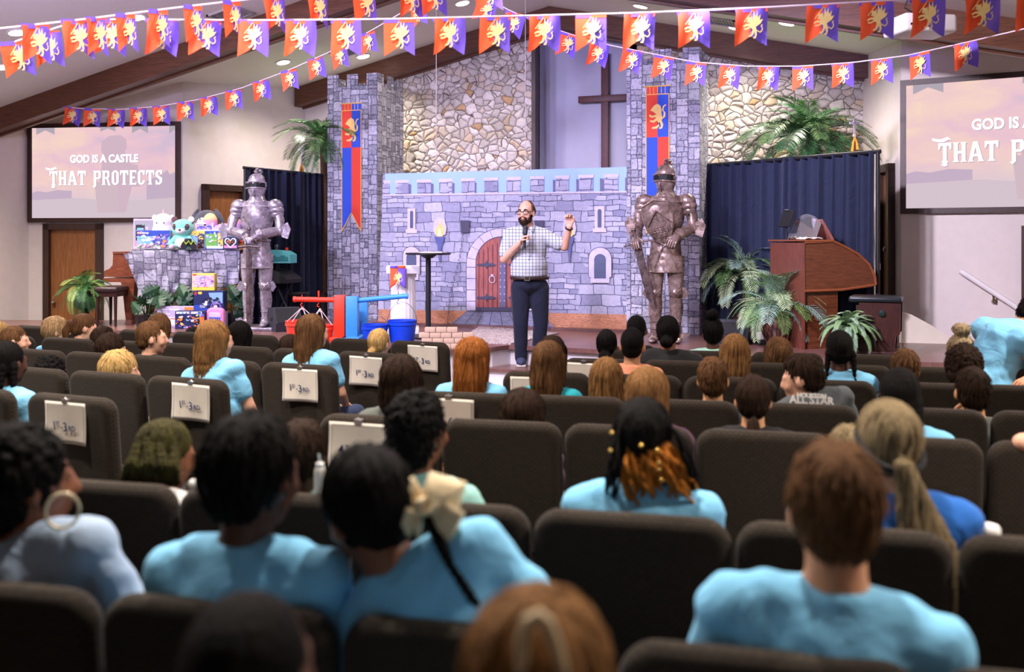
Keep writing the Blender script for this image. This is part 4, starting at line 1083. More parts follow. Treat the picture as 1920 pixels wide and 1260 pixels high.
# print on the grey shirt
r, C, R, T, A = _allstar; Mw = mat('white_shirt_print', (232, 228, 224), .8, 0, .05)
for body, py, size in (('HOUSTON', 742.5, .030), ('ALL STAR', 751, .052), ('GAME', 760, .03)):
    p = loc_of(r, W(1522, py, rowY('C3', 1502) + .075))
    text('lettering', body, size, Mw, r, p, (pi / 2 - .25, .06, PSI - r.rotation_euler.z + .05), bold=.0015)
# a hand raised to the cheek is part of the boy; a drinking cup and bottles stand by the seats
def cup(px, py, Y, rad, h, lab, mname=(226, 222, 216), straw=False):
    p = W(px, py, Y); fz = floor_z(p); t = thing('drink_cup', lab, 'cup', (p.x, p.y, fz + .44 if False else p.z - h), 0)
    m = MB(); m.lathe([(rad * .78, 0), (rad * .8, .004), (rad, h - .01), (rad * .97, h - .01)], 20); m.build('cup_body', mat('cup_white', mname, .4), t)
    m = MB(); m.lathe([(rad * 1.06, h - .012), (rad * 1.06, h), (rad * .9, h + .008)], 20); m.build('lid', mat('cup_lid', (236, 234, 230), .35), t)
    if straw:
        m = MB(); m.tube([(0, 0, h), (-.012, 0, h + .07)], .004, 8); m.build('straw', mat('cup_lid', (236, 234, 230)), t)
    return t
# ------------------------------------------------------------------ the man on the step
def plaid():
    t = NT('plaid_shirt'); tc = t.n('TexCoord'); sx = t.n('SeparateXYZ'); t.l(tc.outputs['Object'], sx.inputs[0])
    def lines(o, per, wid, off=0.0):
        a = t.math('FRACT', t.math('ADD', t.math('MULTIPLY', o, 1 / per), off)); return t.math('LESS_THAN', a, wid)
    c = lin((220, 221, 226))
    f = t.math('MAXIMUM', lines(sx.outputs[0], .034, .22), lines(sx.outputs[2], .034, .20)); c = t.mix(t.math('MULTIPLY', f, .85), c, lin((52, 58, 84)))
    g = t.math('MAXIMUM', lines(sx.outputs[0], .034, .14, .5), lines(sx.outputs[2], .034, .14, .5)); c = t.mix(t.math('MULTIPLY', g, .6), c, lin((120, 138, 132)))
    t.base(c); f = t.noise(t.coord(), 8, 2); t.bump(f, .3, .03); t.set(.8); return t.m
U = 10.25 / F
def SL(px, py, dy=0.0): return Vector(((px - 985) * U, dy, (685 - py) * U))
_spk = W(985, 685, 10.25)
C = SL(986.5, 399.5, -.01); R = rotm(0, 0, radians(180 - 24)) @ rotm(radians(-2), 0, 0); s = 1.06
nb = SL(989, 427, .03); shL = SL(957, 441, .02); shR = SL(1020, 442, .02)
aL = (shL, SL(945, 486, -.02), SL(975, 455, -.20)); aR = (shR, SL(1058, 463, -.04), SL(1066, 425, -.16))
ch = SL(990, 468, .02); pv = SL(993, 530, .02)
def torso_s(mb, g):
    for sh in (shL, shR):
        mb.caps(nb + Vector((0, 0, -.02)), nb.lerp(sh, .7), .055 + g * .7, .055 + g, 14); mb.ell(sh, (.066 + g,) * 3); mb.caps(sh, sh.lerp(ch, .6), .07 + g, .10 + g, 14)
    mb.ell(ch, (.185 + g, .125 + g, .20 + g)); mb.ell(SL(992, 500, .0), (.182 + g, .150 + g, .165 + g)); mb.ell(pv, (.175 + g, .13 + g, .11 + g))
hips = (SL(976, 540, .02), SL(1011, 540, .02)); kn = (SL(976, 605, -.01), SL(1014, 605, .03)); an = (SL(977, 668, .03), SL(1009, 668, .06))
mb = MB(); head_shape(mb, C, R, s); mb.caps(C + R @ Vector((0, -.02, -.06)), nb, .060, .066, 16); torso_s(mb, 0)
for a in (aL, aR): mb.caps(a[0], a[1], .056, .045, 14); mb.caps(a[1], a[2], .046, .030, 14)
for q in (0, 1): mb.caps(hips[q], kn[q], .085, .06, 14); mb.caps(kn[q], an[q], .058, .04, 14)
me = remesh(mb, .0085, 3, 'person')
hm = MB()
hand(hm, aL[2], Vector((.35, -.25, .55)), Vector((.75, -.1, -.5)), 1.0, 1.45, 1, (.7, .2))
hand(hm, aR[2], Vector((.02, -.10, 1)), Vector((-.5, -.8, .1)), 1.0, .95, -1, (1.3, .0))
bm = bmesh.new(); bm.from_mesh(me); tmp = hm.mesh('tmp', [], True, 180); bm.from_mesh(tmp); bm.to_mesh(me); bm.free()
me.polygons.foreach_set('use_smooth', [True] * len(me.polygons)); me.materials.clear(); me.materials.append(skin_mat('light'))
man = obj('person', me, None, (_spk.x, _spk.y, STEP_Z), PSI); tag(man, 'bearded man in plaid shirt and glasses speaking into microphone on stage steps', 'person')
eyes(man, C, R, s)
P = lambda x, y, z: C + R @ Vector((x * s, y * s, z * s))
m = MB()
for q in (0, 1):
    m.mat(0)
sb = MB(); torso_s(sb, .014)
for a in (aL, aR): sb.caps(a[0], a[0].lerp(a[1], .74), .078, .073, 14)
sb.ell(SL(992, 512, .0), (.196, .158, .09))
sm = remesh(sb, .011, 4, 'shirt')
bm = bmesh.new(); bm.from_mesh(sm); bmesh.ops.bisect_plane(bm, geom=bm.verts[:] + bm.edges[:] + bm.faces[:], plane_co=(0, 0, (685 - 519) * U), plane_no=(0, 0, -1), clear_outer=True); bm.to_mesh(sm); bm.free()
nv = len(sm.vertices); co = np.empty(nv * 3); no = np.empty(nv * 3); sm.vertices.foreach_get('co', co); sm.vertices.foreach_get('normal', no); co = co.reshape(-1, 3); no = no.reshape(-1, 3)
for i in range(nv):
    x, y, z = co[i]; co[i] += no[i] * noise.noise((x * 9 + z * 8, y * 6, z * 14)) * .006
sm.vertices.foreach_set('co', co.reshape(-1)); sm.update(); M_PLAID = plaid(); sm.materials.append(M_PLAID); shirt = obj('shirt', sm, man)
m = MB()   # collar
for sg in (-1, 1):
    m.add([nb + Vector((sg * .05, .02, .03)), nb + Vector((sg * .075, -.05, .0)), nb + Vector((sg * .055, -.105, -.055)), nb + Vector((sg * .012, -.085, -.012)), nb + Vector((sg * .04, -.05, .025))], [(0, 1, 2, 3, 4)])
cl = m.build('collar', M_PLAID, shirt); so = cl.modifiers.new('t', 'SOLIDIFY'); so.thickness = .006
m = MB()
for zz in (455, 470, 485, 500): m.ell(SL(990, zz, -.152 + .0 if zz > 480 else -.135), (.006, .004, .006), None, 8, 6)
m.build('button', mat('shirt_button', (220, 220, 224), .4), shirt)
pb = MB(); pb.ell(SL(993, 533, .02), (.190, .148, .10)); 
for q in (0, 1): pb.caps(hips[q], kn[q], .105, .080, 16); pb.caps(kn[q], an[q] + Vector((0, 0, -.02)), .078, .066, 16)
pm = remesh(pb, .012, 3, 'trousers'); pm.materials.append(cloth_mat('navy_jeans', (30, 34, 50))); tr = obj('trousers', pm, man)
m = MB(); pts = []
for i in range(33):
    a = 2 * pi * i / 32; pts.append(SL(993, 521, .012) + Vector((.194 * cos(a), .160 * sin(a), 0)))
m.tube(pts, .017, 8, False, .5); bl = m.build('belt', mat('brown_belt', (46, 32, 28), .5), man)
m = MB(); c = SL(988, 521, -.158); m.box(c + Vector((0, 0, .02)), (.055, .012, .008)); m.box(c - Vector((0, 0, .02)), (.055, .012, .008)); m.box(c + Vector((-.025, 0, 0)), (.008, .012, .045)); m.box(c + Vector((.025, 0, 0)), (.008, .012, .045)); m.build('buckle', M_BRASS, bl)
for q in (0, 1):
    m = MB(); c = an[q]; z = .03; m.ell((c.x, c.y - .07, z + .012), (.052, .145, .045)); m.mat(1).bbox((c.x, c.y - .07, .012), (.10, .27, .024), .012); m.build('shoe', [mat('blue_canvas_shoe', (58, 66, 92), .8), mat('shoe_sole', (196, 186, 178), .6)], man)
# beard, hair, brows, glasses, watch
bd = MB(); E = lambda c, r: bd.ell(P(*c), [k * s for k in r], R, 16, 10)
E((0, .066, -.098), (.034, .026, .030)); E((0, .048, -.085), (.050, .05, .034))
for q in (-1, 1): E((q * .052, .028, -.055), (.014, .034, .042)); E((q * .062, .006, -.015), (.010, .016, .035)); E((q * .022, .088, -.045), (.018, .010, .008)); E((q * .030, .080, -.068), (.012, .014, .026))
bme = remesh(bd, .006, 2, 'beard'); bme.materials.append(hair_mat('darkbrown')); obj('beard', bme, man)
hd = MB()
for c_, r_ in (((0, -.05, .02), (.080, .066, .075)), ((0, -.03, .075), (.062, .07, .048))): hd.ell(P(*c_), [k * s for k in r_], R, 16, 10)
for q in (-1, 1): hd.ell(P(q * .066, -.012, .040), [.014 * s, .036 * s, .05 * s], R, 14, 10)
hme = remesh(hd, .007, 2, 'hair'); hme.materials.append(hair_mat('brown')); obj('hair', hme, man)
m = MB()
for q in (-1, 1): m.tube([P(q * .014, .092, .030), P(q * .032, .093, .036), P(q * .05, .082, .030)], [.004, .0055, .003], 6)
m.build('eyebrow', hair_mat('darkbrown'), man)
m = MB(); m.tube([P(-.022, .092, -.060), P(0, .098, -.058), P(.022, .092, -.060)], [.003, .006, .003], 8); m.build('lips', mat('lip_skin', (150, 92, 84), .5), man)
m = MB()
for q in (-1, 1):
    pts = [P(q * .036 + .026 * cos(a) * (1.0), .101 - abs(.026 * cos(a) * .2), .006 + .018 * max(-.9, min(.9, sin(a) * 1.25))) for a in [2 * pi * i / 20 for i in range(21)]]
    m.tube(pts, .0034 * s, 6, False); m.tube([P(q * .062, .092, .012), P(q * .078, .04, .014), P(q * .080, -.005, .006)], .0034 * s, 6)
m.tube([P(-.010, .103, .012), P(.010, .103, .012)], .0034 * s, 6); m.build('glasses', mat('dark_glasses', (18, 14, 16), .5, spec=.2), man)
m = MB(); pts = []
d = (aR[2] - aR[1]).normalized(); u = d.orthogonal().normalized(); v = d.cross(u)
for i in range(17):
    a = 2 * pi * i / 16; pts.append(aR[2] - d * .02 + (u * cos(a) + v * sin(a)) * .034)
m.tube(pts, .009, 8, False); m.build('wristwatch', mat('watch_black', (24, 24, 28), .4), man)
# microphone held in the hand
a = SL(985, 428, -.215); b = SL(982, 466, -.245); mp = man.matrix_basis @ b
mic = thing('microphone', 'black handheld microphone held below the speaking man\'s chin', 'microphone', mp, PSI)
top = a - b; d = top.normalized()
m = MB(); m.tube([Vector((0, 0, 0)), top * .12, top * .72], [.012, .013, .019], 14); m.build('handle', mat('mic_black', (26, 26, 28), .4), mic)
m = MB(); m.ell(top, (.027, .027, .027)); m.caps(top * .74, top * .9, .024, .026, 14); m.build('grille_ball', mat('mic_grille', (62, 62, 66), .5, .6, .2, 300), mic)

# ------------------------------------------------------------------ the man bending over the chairs at the right
Yb = 6.45; Ub = Yb / F; o = W(1850, 735, Yb); fz = floor_z(o)
BL = lambda px, py, dy=0.0: Vector(((px - 1850) * Ub, dy, (735 - py) * Ub + o.z - fz))
hipc = BL(1846, 742, -.02); chs = BL(1884, 648, .0); shl = BL(1872, 624, .19); shr = BL(1894, 634, -.15); nbb = BL(1918, 612, .03); Cb = BL(1944, 596, .05); Rb = rotm(0, 0, radians(-70)) @ rotm(radians(-50), 0, 0)
mb = MB(); head_shape(mb, Cb, Rb, 1.02); mb.caps(Cb, nbb, .06, .065); 
arR = (shr, BL(1910, 672, -.19), BL(1899, 701, -.22)); arL = (shl, BL(1930, 690, .22), BL(1960, 720, .2))
def torso_b(mb, g):
    for sh in (shl, shr): mb.ell(sh, (.07 + g,) * 3); mb.caps(sh, chs, .075 + g, .11 + g, 14); mb.caps(nbb.lerp(chs, .15), sh, .055 + g, .06 + g, 14)
    mb.caps(chs, chs.lerp(hipc, .55), .155 + g, .15 + g, 18); mb.caps(chs.lerp(hipc, .5), hipc, .15 + g, .15 + g, 18); mb.caps(chs, chs.lerp(nbb, .5), .14 + g, .09 + g, 16)
torso_b(mb, 0)
lg = [((hipc + Vector((sx * .09, 0, -.03))), (hipc + Vector((sx * .11, -.02, -.40)))) for sx in (-1, 1)]
for a in (arR, arL): mb.caps(a[0], a[1], .055, .046, 14); mb.caps(a[1], a[2], .046, .032, 14)
for h, k_ in lg: mb.caps(h, k_, .085, .06, 14); mb.caps(k_, Vector((k_.x, k_.y + .02, .08)), .058, .042, 14)
me = remesh(mb, .011, 3, 'person'); hm = MB(); hand(hm, arR[2], Vector((-.75, -.25, -.30)), Vector((-.1, .3, -1)), 1.05, .6, -1, (.8, .3)); hand(hm, arL[2], Vector((.5, .2, -.6)), Vector((0, -1, -.3)), 1, .5, 1)
bm = bmesh.new(); bm.from_mesh(me); tmp = hm.mesh('tmp', [], True, 180); bm.from_mesh(tmp); bm.to_mesh(me); bm.free()
me.polygons.foreach_set('use_smooth', [True] * len(me.polygons)); me.materials.clear(); me.materials.append(skin_mat('tan'))
bend = obj('person', me, None, (o.x, o.y, fz), PSI); tag(bend, 'man in a light blue tee bending over the chairs at the right edge', 'person')
sb = MB(); torso_b(sb, .018)
for a in (arR, arL): sb.caps(a[0], a[0].lerp(a[1], .22), .085, .080, 14)
sb.caps(hipc.lerp(chs, .3), hipc + Vector((-.02, 0, .02)), .18, .185, 18)
sm = remesh(sb, .013, 4, 'shirt'); nv = len(sm.vertices); co = np.empty(nv * 3); no = np.empty(nv * 3); sm.vertices.foreach_get('co', co); sm.vertices.foreach_get('normal', no); co = co.reshape(-1, 3); no = no.reshape(-1, 3)
for i in range(nv):
    x, y, z = co[i]; co[i] += no[i] * noise.noise((x * 7 - z * 14, y * 5, z * 6 + x * 12)) * .012
sm.vertices.foreach_set('co', co.reshape(-1)); sm.update(); sm.materials.append(cloth_mat('tee', TEE)); obj('shirt', sm, bend)
pb = MB(); pb.ell(hipc, (.17, .15, .13))
for h, k_ in lg: pb.caps(h, k_, .10, .078, 14); pb.caps(k_, Vector((k_.x, k_.y + .02, .10)), .075, .06, 14)
pm = remesh(pb, .016, 3, 'trousers'); pm.materials.append(M_DARKPANT); obj('trousers', pm, bend)
for h, k_ in lg:
    m = MB(); m.ell((k_.x, k_.y + .09, .05), (.05, .14, .05)); m.build('shoe', M_SHOE, bend)
make_hair('short', 1.02, Cb, Rb, 'black', bend, seed=5); eyes(bend, Cb, Rb, 1.02)
# cups and a bottle beside the seats
cup(378, 904, 3.30, .042, .13, 'white lidded cup with straw beside the girl in white', straw=True)
cup(1849, 990, 2.75, .035, .12, 'white cup lid showing beside the royal blue shirt')
p = W(600, 916, 3.05); t = thing('water_bottle', 'white tall water bottle standing in the gap beside the teenager\'s head', 'bottle', (p.x, p.y, p.z), 0)
m = MB(); m.lathe([(.016, -.02), (.017, 0), (.017, .055), (.015, .062), (.012, .066)], 20); m.build('bottle_body', mat('bottle_white', (222, 214, 200), .4), t)
m = MB(); m.lathe([(.0125, .064), (.0125, .078), (.008, .08)], 16); m.build('cap', mat('cup_lid', (236, 234, 230)), t)
m = MB(); m.tube([(0, 0, .078), (-.004, 0, .105)], .004, 8); m.build('straw', mat('straw_clear', (200, 204, 200), .3), t)
# ================================================================== the castle set
def tower_print(name, lo, hi, S=.135):
    """Random squared blocks: cells split across, down, both or not at all, each column shifted."""
    t = NT(name); tc = t.n('TexCoord'); sx = t.n('SeparateXYZ'); t.l(tc.outputs['Object'], sx.inputs[0])
    cb = t.n('CombineXYZ'); t.l(t.math('ADD', sx.outputs[0], sx.outputs[1]), cb.inputs[0]); t.l(sx.outputs[2], cb.inputs[1])
    nz = t.n('TexNoise'); nz.inputs['Scale'].default_value = 14; t.l(cb.outputs[0], nz.inputs['Vector'])
    ad = t.n('VectorMath', operation='MULTIPLY_ADD'); t.l(nz.outputs['Color'], ad.inputs[0]); ad.inputs[1].default_value = (.03, .03, 0); t.l(cb.outputs[0], ad.inputs[2])
    sp = t.n('SeparateXYZ'); t.l(ad.outputs[0], sp.inputs[0])
    def wn(a, b, c):
        w = t.n('TexWhiteNoise'); k = t.n('CombineXYZ')
        for i_, v_ in enumerate((a, b, c)):
            if hasattr(v_, 'is_linked'): t.l(v_, k.inputs[i_])
            else: k.inputs[i_].default_value = v_
        t.l(k.outputs[0], w.inputs['Vector']); return w.outputs['Value']
    X = t.math('DIVIDE', sp.outputs[0], S); cx_ = t.math('FLOOR', X); u = t.math('FRACT', X)
    Y = t.math('ADD', t.math('DIVIDE', sp.outputs[1], S), wn(cx_, 3.1, .7)); cy_ = t.math('FLOOR', Y); v = t.math('FRACT', Y)
    r = wn(cx_, cy_, 1.0); a = t.math('ADD', t.math('MULTIPLY', wn(cx_, cy_, 2.0), .4), .3); b = t.math('ADD', t.math('MULTIPLY', wn(cx_, cy_, 5.0), .4), .3)
    hs = t.math('LESS_THAN', r, .62); vs = t.math('GREATER_THAN', t.math('FRACT', t.math('MULTIPLY', r, 3.7)), .40)
    edge = t.math('MINIMUM', t.math('MINIMUM', u, t.math('SUBTRACT', 1.0, u)), t.math('MINIMUM', v, t.math('SUBTRACT', 1.0, v)))
    dh = t.math('ADD', t.math('ABSOLUTE', t.math('SUBTRACT', v, a)), t.math('SUBTRACT', 1.0, hs)); dv = t.math('ADD', t.math('ABSOLUTE', t.math('SUBTRACT', u, b)), t.math('SUBTRACT', 1.0, vs))
    d = t.math('MINIMUM', edge, t.math('MINIMUM', dh, dv))
    ib = t.math('ADD', t.math('MULTIPLY', t.math('GREATER_THAN', v, a), hs), t.math('MULTIPLY', t.math('MULTIPLY', t.math('GREATER_THAN', u, b), vs), 2.0))
    val = wn(cx_, cy_, t.math('ADD', ib, 10.0)); f = t.noise(cb.outputs[0], 30, 5, .75)
    c = t.ramp(t.math('ADD', t.math('MULTIPLY', val, .5), t.math('MULTIPLY', f, .7)), [(.22, lo), (.9, hi)])
    e = t.ramp(t.math('ADD', d, t.math('MULTIPLY', f, .05)), [(.035, (0, 0, 0)), (.085, (255, 255, 255))])
    crack = t.ramp(t.noise(cb.outputs[0], 30, 4, .7, 2.0), [(.38, (40, 40, 48)), (.46, (255, 255, 255))])
    c = t.mix(.75, c, crack, 'MULTIPLY'); t.base(t.mix(e, lin((66, 67, 82)), c)); t.set(.55, 0, **{'Specular IOR Level': .3}); return t.m
M_TOW = tower_print('castle_stone_print', (104, 104, 120), (206, 204, 216))
BF = -1.60
def tower(label, x0, x1, yf, dep, ztop):
    w = x1 - x0; h = ztop - STAGE; t = thing('castle_tower', label, 'castle tower', ((x0 + x1) / 2, yf + dep / 2, STAGE), 0, 'castle towers')
    th = .02; ch = .17; gap = .125
    def panel(n, width, nm, pos, rot):
        m = MB(); u = width / (n * 2 - 1) if n > 1 else width; gw = .135; mw = (width - gw * (n - 1)) / n
        P = [(-width / 2, 0), (-width / 2, h)]
        for k in range(n):
            a = -width / 2 + k * (mw + gw)
            P += [(a + mw, h)]
            if k < n - 1: P += [(a + mw, h - ch), (a + mw + gw, h - ch), (a + mw + gw, h)]
        P += [(width / 2, 0)]
        m.prism(P, -th / 2, th / 2, pos, rot); m.build(nm, M_TOW, t, smooth=False)
    panel(3, w, 'front_panel', (0, -dep / 2 + th / 2, 0), None); panel(3, w, 'back_panel', (0, dep / 2 - th / 2, 0), None)
    panel(3, dep - 2 * th, 'side_panel', (-w / 2 + th / 2, 0, 0), rotm(0, 0, pi / 2)); panel(3, dep - 2 * th, 'side_panel', (w / 2 - th / 2, 0, 0), rotm(0, 0, pi / 2))
    return t
lt0 = WB(614, 300, BF).x; lt1 = WB(708, 300, BF).x; ltz = WB(660, 139, BF).z
tower('left grey castle tower of printed stone blocks beside the dark curtain', lt0, lt1, BF, .79, ltz)
RF = -2.15
rt0 = WB(1175, 300, RF).x; rt1 = WB(1312, 300, RF).x; rtz = WB(1245, 92, RF).z
tower('right grey castle tower of printed stone blocks behind the bronze knight', rt0, rt1, RF, .62, rtz)

# painted castle wall backdrop
def ashlar(name, c1, c2, mortar, sx=.30, sy=.105):
    t = NT(name); tc = t.n('TexCoord'); sp = t.n('SeparateXYZ'); t.l(tc.outputs['Object'], sp.inputs[0])
    cb = t.n('CombineXYZ'); t.l(sp.outputs[0], cb.inputs[0]); t.l(sp.outputs[2], cb.inputs[1])
    nz = t.n('TexNoise'); nz.inputs['Scale'].default_value = 6; t.l(cb.outputs[0], nz.inputs['Vector'])
    ad = t.n('VectorMath', operation='MULTIPLY_ADD'); t.l(nz.outputs['Color'], ad.inputs[0]); ad.inputs[1].default_value = (.055, .055, 0); t.l(cb.outputs[0], ad.inputs[2])
    def brick(w, h, off, sq):
        b = t.n('TexBrick', offset=off, squash=sq, squash_frequency=3, offset_frequency=2); b.inputs['Scale'].default_value = 1
        b.inputs['Brick Width'].default_value = w; b.inputs['Row Height'].default_value = h; b.inputs['Mortar Size'].default_value = .0045; b.inputs['Mortar Smooth'].default_value = .2
        b.inputs['Color1'].default_value = lin(c1); b.inputs['Color2'].default_value = lin(c2); b.inputs['Mortar'].default_value = lin(mortar); t.l(ad.outputs[0], b.inputs['Vector']); return b
    b1 = brick(sx * .62, sy * .72, .5, 1.5); b2 = brick(sx, sy * 1.44, .37, .8)
    msk = t.ramp(t.noise(cb.outputs[0], 1.7, 1), [(.49, (0, 0, 0)), (.51, (255, 255, 255))])
    c = t.mix(msk, b1.outputs['Color'], b2.outputs['Color'])
    f = t.noise(cb.outputs[0], 24, 5, .7); c = t.mix(.35, c, t.ramp(f, [(.25, (120, 122, 150)), (.65, (255, 255, 255))]), 'MULTIPLY')
    t.base(c); t.set(.6, 0, **{'Specular IOR Level': .2}); return t.m
BD = -2.0
def bp(px, py):
    p = WB(px, py, BD); return (p.x, p.z)
def zp(x, y): return bp(690 + x / 3.692, 300 + y / 3.692)      # from a zoomed reading of the backdrop
b_ = MB(); _lv = [0]
def art(pts, mi, f=zp):
    _lv[0] += 1; b_.mat(mi); b_.poly([f(*p) for p in pts], -.0015 - .0004 * _lv[0])
def arch(cx, y0, ytop, hw, n=14, base=None):
    P = [(cx - hw, y0)]
    for k in range(n + 1):
        a = pi - pi * k / n; P.append((cx + hw * cos(a), (ytop + hw * 1.0) - hw * sin(a) * 1.0))
    P.append((cx + hw, y0)); return P
BM = [ashlar('backdrop_ashlar', (204, 203, 214), (150, 151, 174), (78, 82, 106), .25, .088), mat('backdrop_sky', (160, 196, 246), .6, 0, .05, 2), mat('backdrop_trim', (206, 198, 216), .6, 0, .08, 14), mat('backdrop_window', (84, 92, 120), .6, 0, .08),
      wood('backdrop_door_boards', (186, 106, 92), (138, 70, 66), .6, 7, (16, 16, 1)), mat('backdrop_straw', (196, 136, 100), .7, 0, .35, 26, (1, 1, 5)), wood('backdrop_bridge_planks', (148, 150, 172), (112, 116, 142), .6, 5, (2, 2, 8)),
      mat('backdrop_flame', (252, 208, 120), .6, 0, .12, 30), mat('backdrop_torch', (88, 98, 150), .6, 0, .1), mat('backdrop_iron', (72, 72, 92), .6, 0, .1), mat('backdrop_shade', (104, 104, 136), .6, 0, .1), mat('backdrop_flame_core', (255, 236, 180), .6, 0, .05), mat('backdrop_line', (58, 58, 84), .6, 0, .05)]
outer = [bp(708, 606.5), bp(718, 325.5), bp(1190, 315.5), bp(1190, 620)]
b_.mat(0); b_.prism(outer, 0.0, .012)
art([(118, 95), (1850, 46), (1850, 222), (118, 240)], 1)
ms = [(115, 150, 152), (192, 280, 300), (343, 436, 455), (495, 583, 600), (650, 740, 751), (807, 898, 902), (965, 1058, 962), (1127, 1220, 1124), (1300, 1392, 1282), (1462, 1560, 1444), (1637, 1733, 1608), (1800, 1850, 1782)]
slope = lambda x, y: y - (x - 118) * .0285 * (1.0 if y < 200 else .55)
for a, c, sh in ms:
    yb, yt, yc = 250, 160, 142
    lo, hi = (c, sh) if sh > c else (sh, a)
    art([(lo, slope(lo, 168)), (hi, slope(hi, 176)), (hi, slope(hi, 238)), (lo, slope(lo, 242))], 10)
    art([(a, slope(a, yt)), (c, slope(c, yt)), (c, slope(c, yb)), (a, slope(a, yb))], 0)
    art([(a - 5, slope(a, yc)), (c + 6, slope(c, yc)), (c + 4, slope(c, yt + 3)), (a - 4, slope(a, yt + 3))], 2)
art([(118, 238), (1850, 214), (1850, 226), (118, 250)], 2)
# lower courses of the wall
art([(80, 1032), (1850, 1070), (1850, 1200), (70, 1134)], 5)
art([(570, 1138), (690, 1044), (1150, 1046), (1300, 1162)], 6)
for k in range(9):
    xa = 690 + k * 57; xb = 570 + k * 91; art([(xa - 1, 1046), (xa + 2, 1046), (xb + 3, 1150), (xb - 2, 1150)], 12)
# slit windows
for a, c, y0, y1, ia, ic, j0, j1 in ((278, 333, 335, 480, 296, 318, 352, 472), (1572, 1640, 318, 474, 1593, 1620, 340, 468)):
    art([(a, y0), (c, y0), (c, y1), (a, y1)], 2); art([(a - 12, y1), (c + 12, y1), (c + 12, y1 + 26), (a - 12, y1 + 26)], 2)
    cx = (ia + ic) / 2; art(arch(cx, j1, j0, (ic - ia) / 2, 8), 3)
# arched windows
for cx, y0, yt, hw, h2, y2, yt2 in ((306, 830, 600, 58, 35, 812, 640), (1610, 850, 606, 78, 41, 820, 650)):
    art(arch(cx, y0 - 40, yt - 4, hw + 4), 12); art(arch(cx, y0 - 40, yt, hw), 2); art([(cx - hw * .84, y0 - 45), (cx + hw * .84, y0 - 45), (cx + hw * .84, y0), (cx - hw * .84, y0)], 2); art(arch(cx, y2, yt2, h2), 3)
# torches and brackets
for cx in (502, 1398):
    art([(cx - 46, 470), (cx - 40, 425), (cx - 8, 400), (cx + 34, 412), (cx + 48, 470), (cx + 40, 515), (cx, 530), (cx - 38, 512)], 2)
    art([(cx - 30, 500), (cx - 24, 460), (cx - 12, 470), (cx - 2, 415), (cx + 12, 455), (cx + 22, 440), (cx + 32, 500), (cx + 20, 530), (cx - 20, 530)], 7)
    art([(cx - 14, 515), (cx - 6, 470), (cx + 4, 480), (cx + 14, 515), (cx + 8, 528), (cx - 8, 528)], 11)
    art([(cx - 36, 530), (cx + 34, 530), (cx + 22, 585), (cx - 22, 585)], 8); art([(cx - 16, 585), (cx + 16, 585), (cx + 12, 640), (cx - 12, 640)], 8); art([(cx - 10, 640), (cx + 10, 640), (cx + 6, 705), (cx - 6, 705)], 10)
for cx in (678, 1190): art([(cx - 33, 418), (cx + 33, 418), (cx + 28, 500), (cx - 28, 506)], 9)
# arched door with stone surround
cx = 935
art(arch(cx, 1042, 470, 250), 12); art(arch(cx, 1040, 474, 246, 18), 2); art(arch(cx, 1045, 528, 184, 18), 12); art(arch(cx, 1045, 534, 179, 18), 4)
for k in range(9):
    a = pi * (k + .5) / 9; r0, r1 = 184, 246; w = .006
    p = [(cx + r * cos(a + s_ * w), 474 + 246 + (0 if True else 0) - r * sin(a + s_ * w)) for r, s_ in ((r0, -1), (r1, -1), (r1, 1), (r0, 1))]; art(p, 12)
for k in range(4):
    y = 740 + k * 78
    for s_ in (-1, 1): art([(cx + s_ * 184, y), (cx + s_ * 246, y), (cx + s_ * 246, y + 3), (cx + s_ * 184, y + 3)], 12)
for k in range(-5, 6):
    if abs(k) < 1: continue
    x = cx + k * 32; art([(x - 1.5, 560 + abs(k) * 14), (x + 1.5, 560 + abs(k) * 14), (x + 1.5, 1040), (x - 1.5, 1040)], 12)
art([(cx - 14, 536), (cx + 26, 536), (cx + 26, 1044), (cx - 14, 1044)], 10)
for y in (1018,): art([(cx - 178, y), (cx + 178, y), (cx + 178, y + 26), (cx - 178, y + 26)], 9)
for y in (718, 945):
    for s_ in (-1, 1): art([(cx + s_ * 172, y), (cx + s_ * 60, y - 4), (cx + s_ * 40, y + 8), (cx + s_ * 60, y + 18), (cx + s_ * 172, y + 14)], 9); art([(cx + s_ * 105, y - 24), (cx + s_ * 122, y + 6), (cx + s_ * 105, y + 36), (cx + s_ * 88, y + 6)], 9)
for k in range(9):
    for dx in (-8, 20): art([(cx + dx - 5, 590 + k * 48), (cx + dx, 585 + k * 48), (cx + dx + 5, 590 + k * 48), (cx + dx, 595 + k * 48)], 2)
def ring_art(cx, cy, rx, ry, w, mi, n=12):
    for k in range(n):
        a, c = 2 * pi * k / n, 2 * pi * (k + 1) / n
        art([(cx + rx * cos(a), cy + ry * sin(a)), (cx + rx * cos(c), cy + ry * sin(c)), (cx + (rx - w) * cos(c), cy + (ry - w) * sin(c)), (cx + (rx - w) * cos(a), cy + (ry - w) * sin(a))], mi)
ring_art(870, 825, 22, 27, 5, 2); art([(862, 790), (880, 790), (878, 806), (864, 806)], 2)
for (xa, ya, xb, yb) in ((668, 512, 572, 1125), (1222, 600, 1275, 1150)):
    n = 17
    for k in range(n):
        t = k / (n - 1); ring_art(xa + (xb - xa) * t + 10 * sin(t * 7), ya + (yb - ya) * t, 9 if k % 2 else 6, 19, 4, 12, 8)
bk = b_.build('castle_backdrop', BM, None, (0, BD, 0), smooth=False)
tag(bk, 'printed castle wall backdrop with arched red door, torches and battlements', 'backdrop')
# strip the backdrop stands on, and the patterned rug
m = MB(); x0, x1 = outer[0][0], outer[3][0]; m.box(((x0 + x1) / 2, BD - .06, STAGE + .012), (x1 - x0, .16, .024)); tag(m.build('backdrop_base_strip', M_STAGE, None, smooth=False), 'long low wooden strip along the foot of castle backdrop', 'base strip')

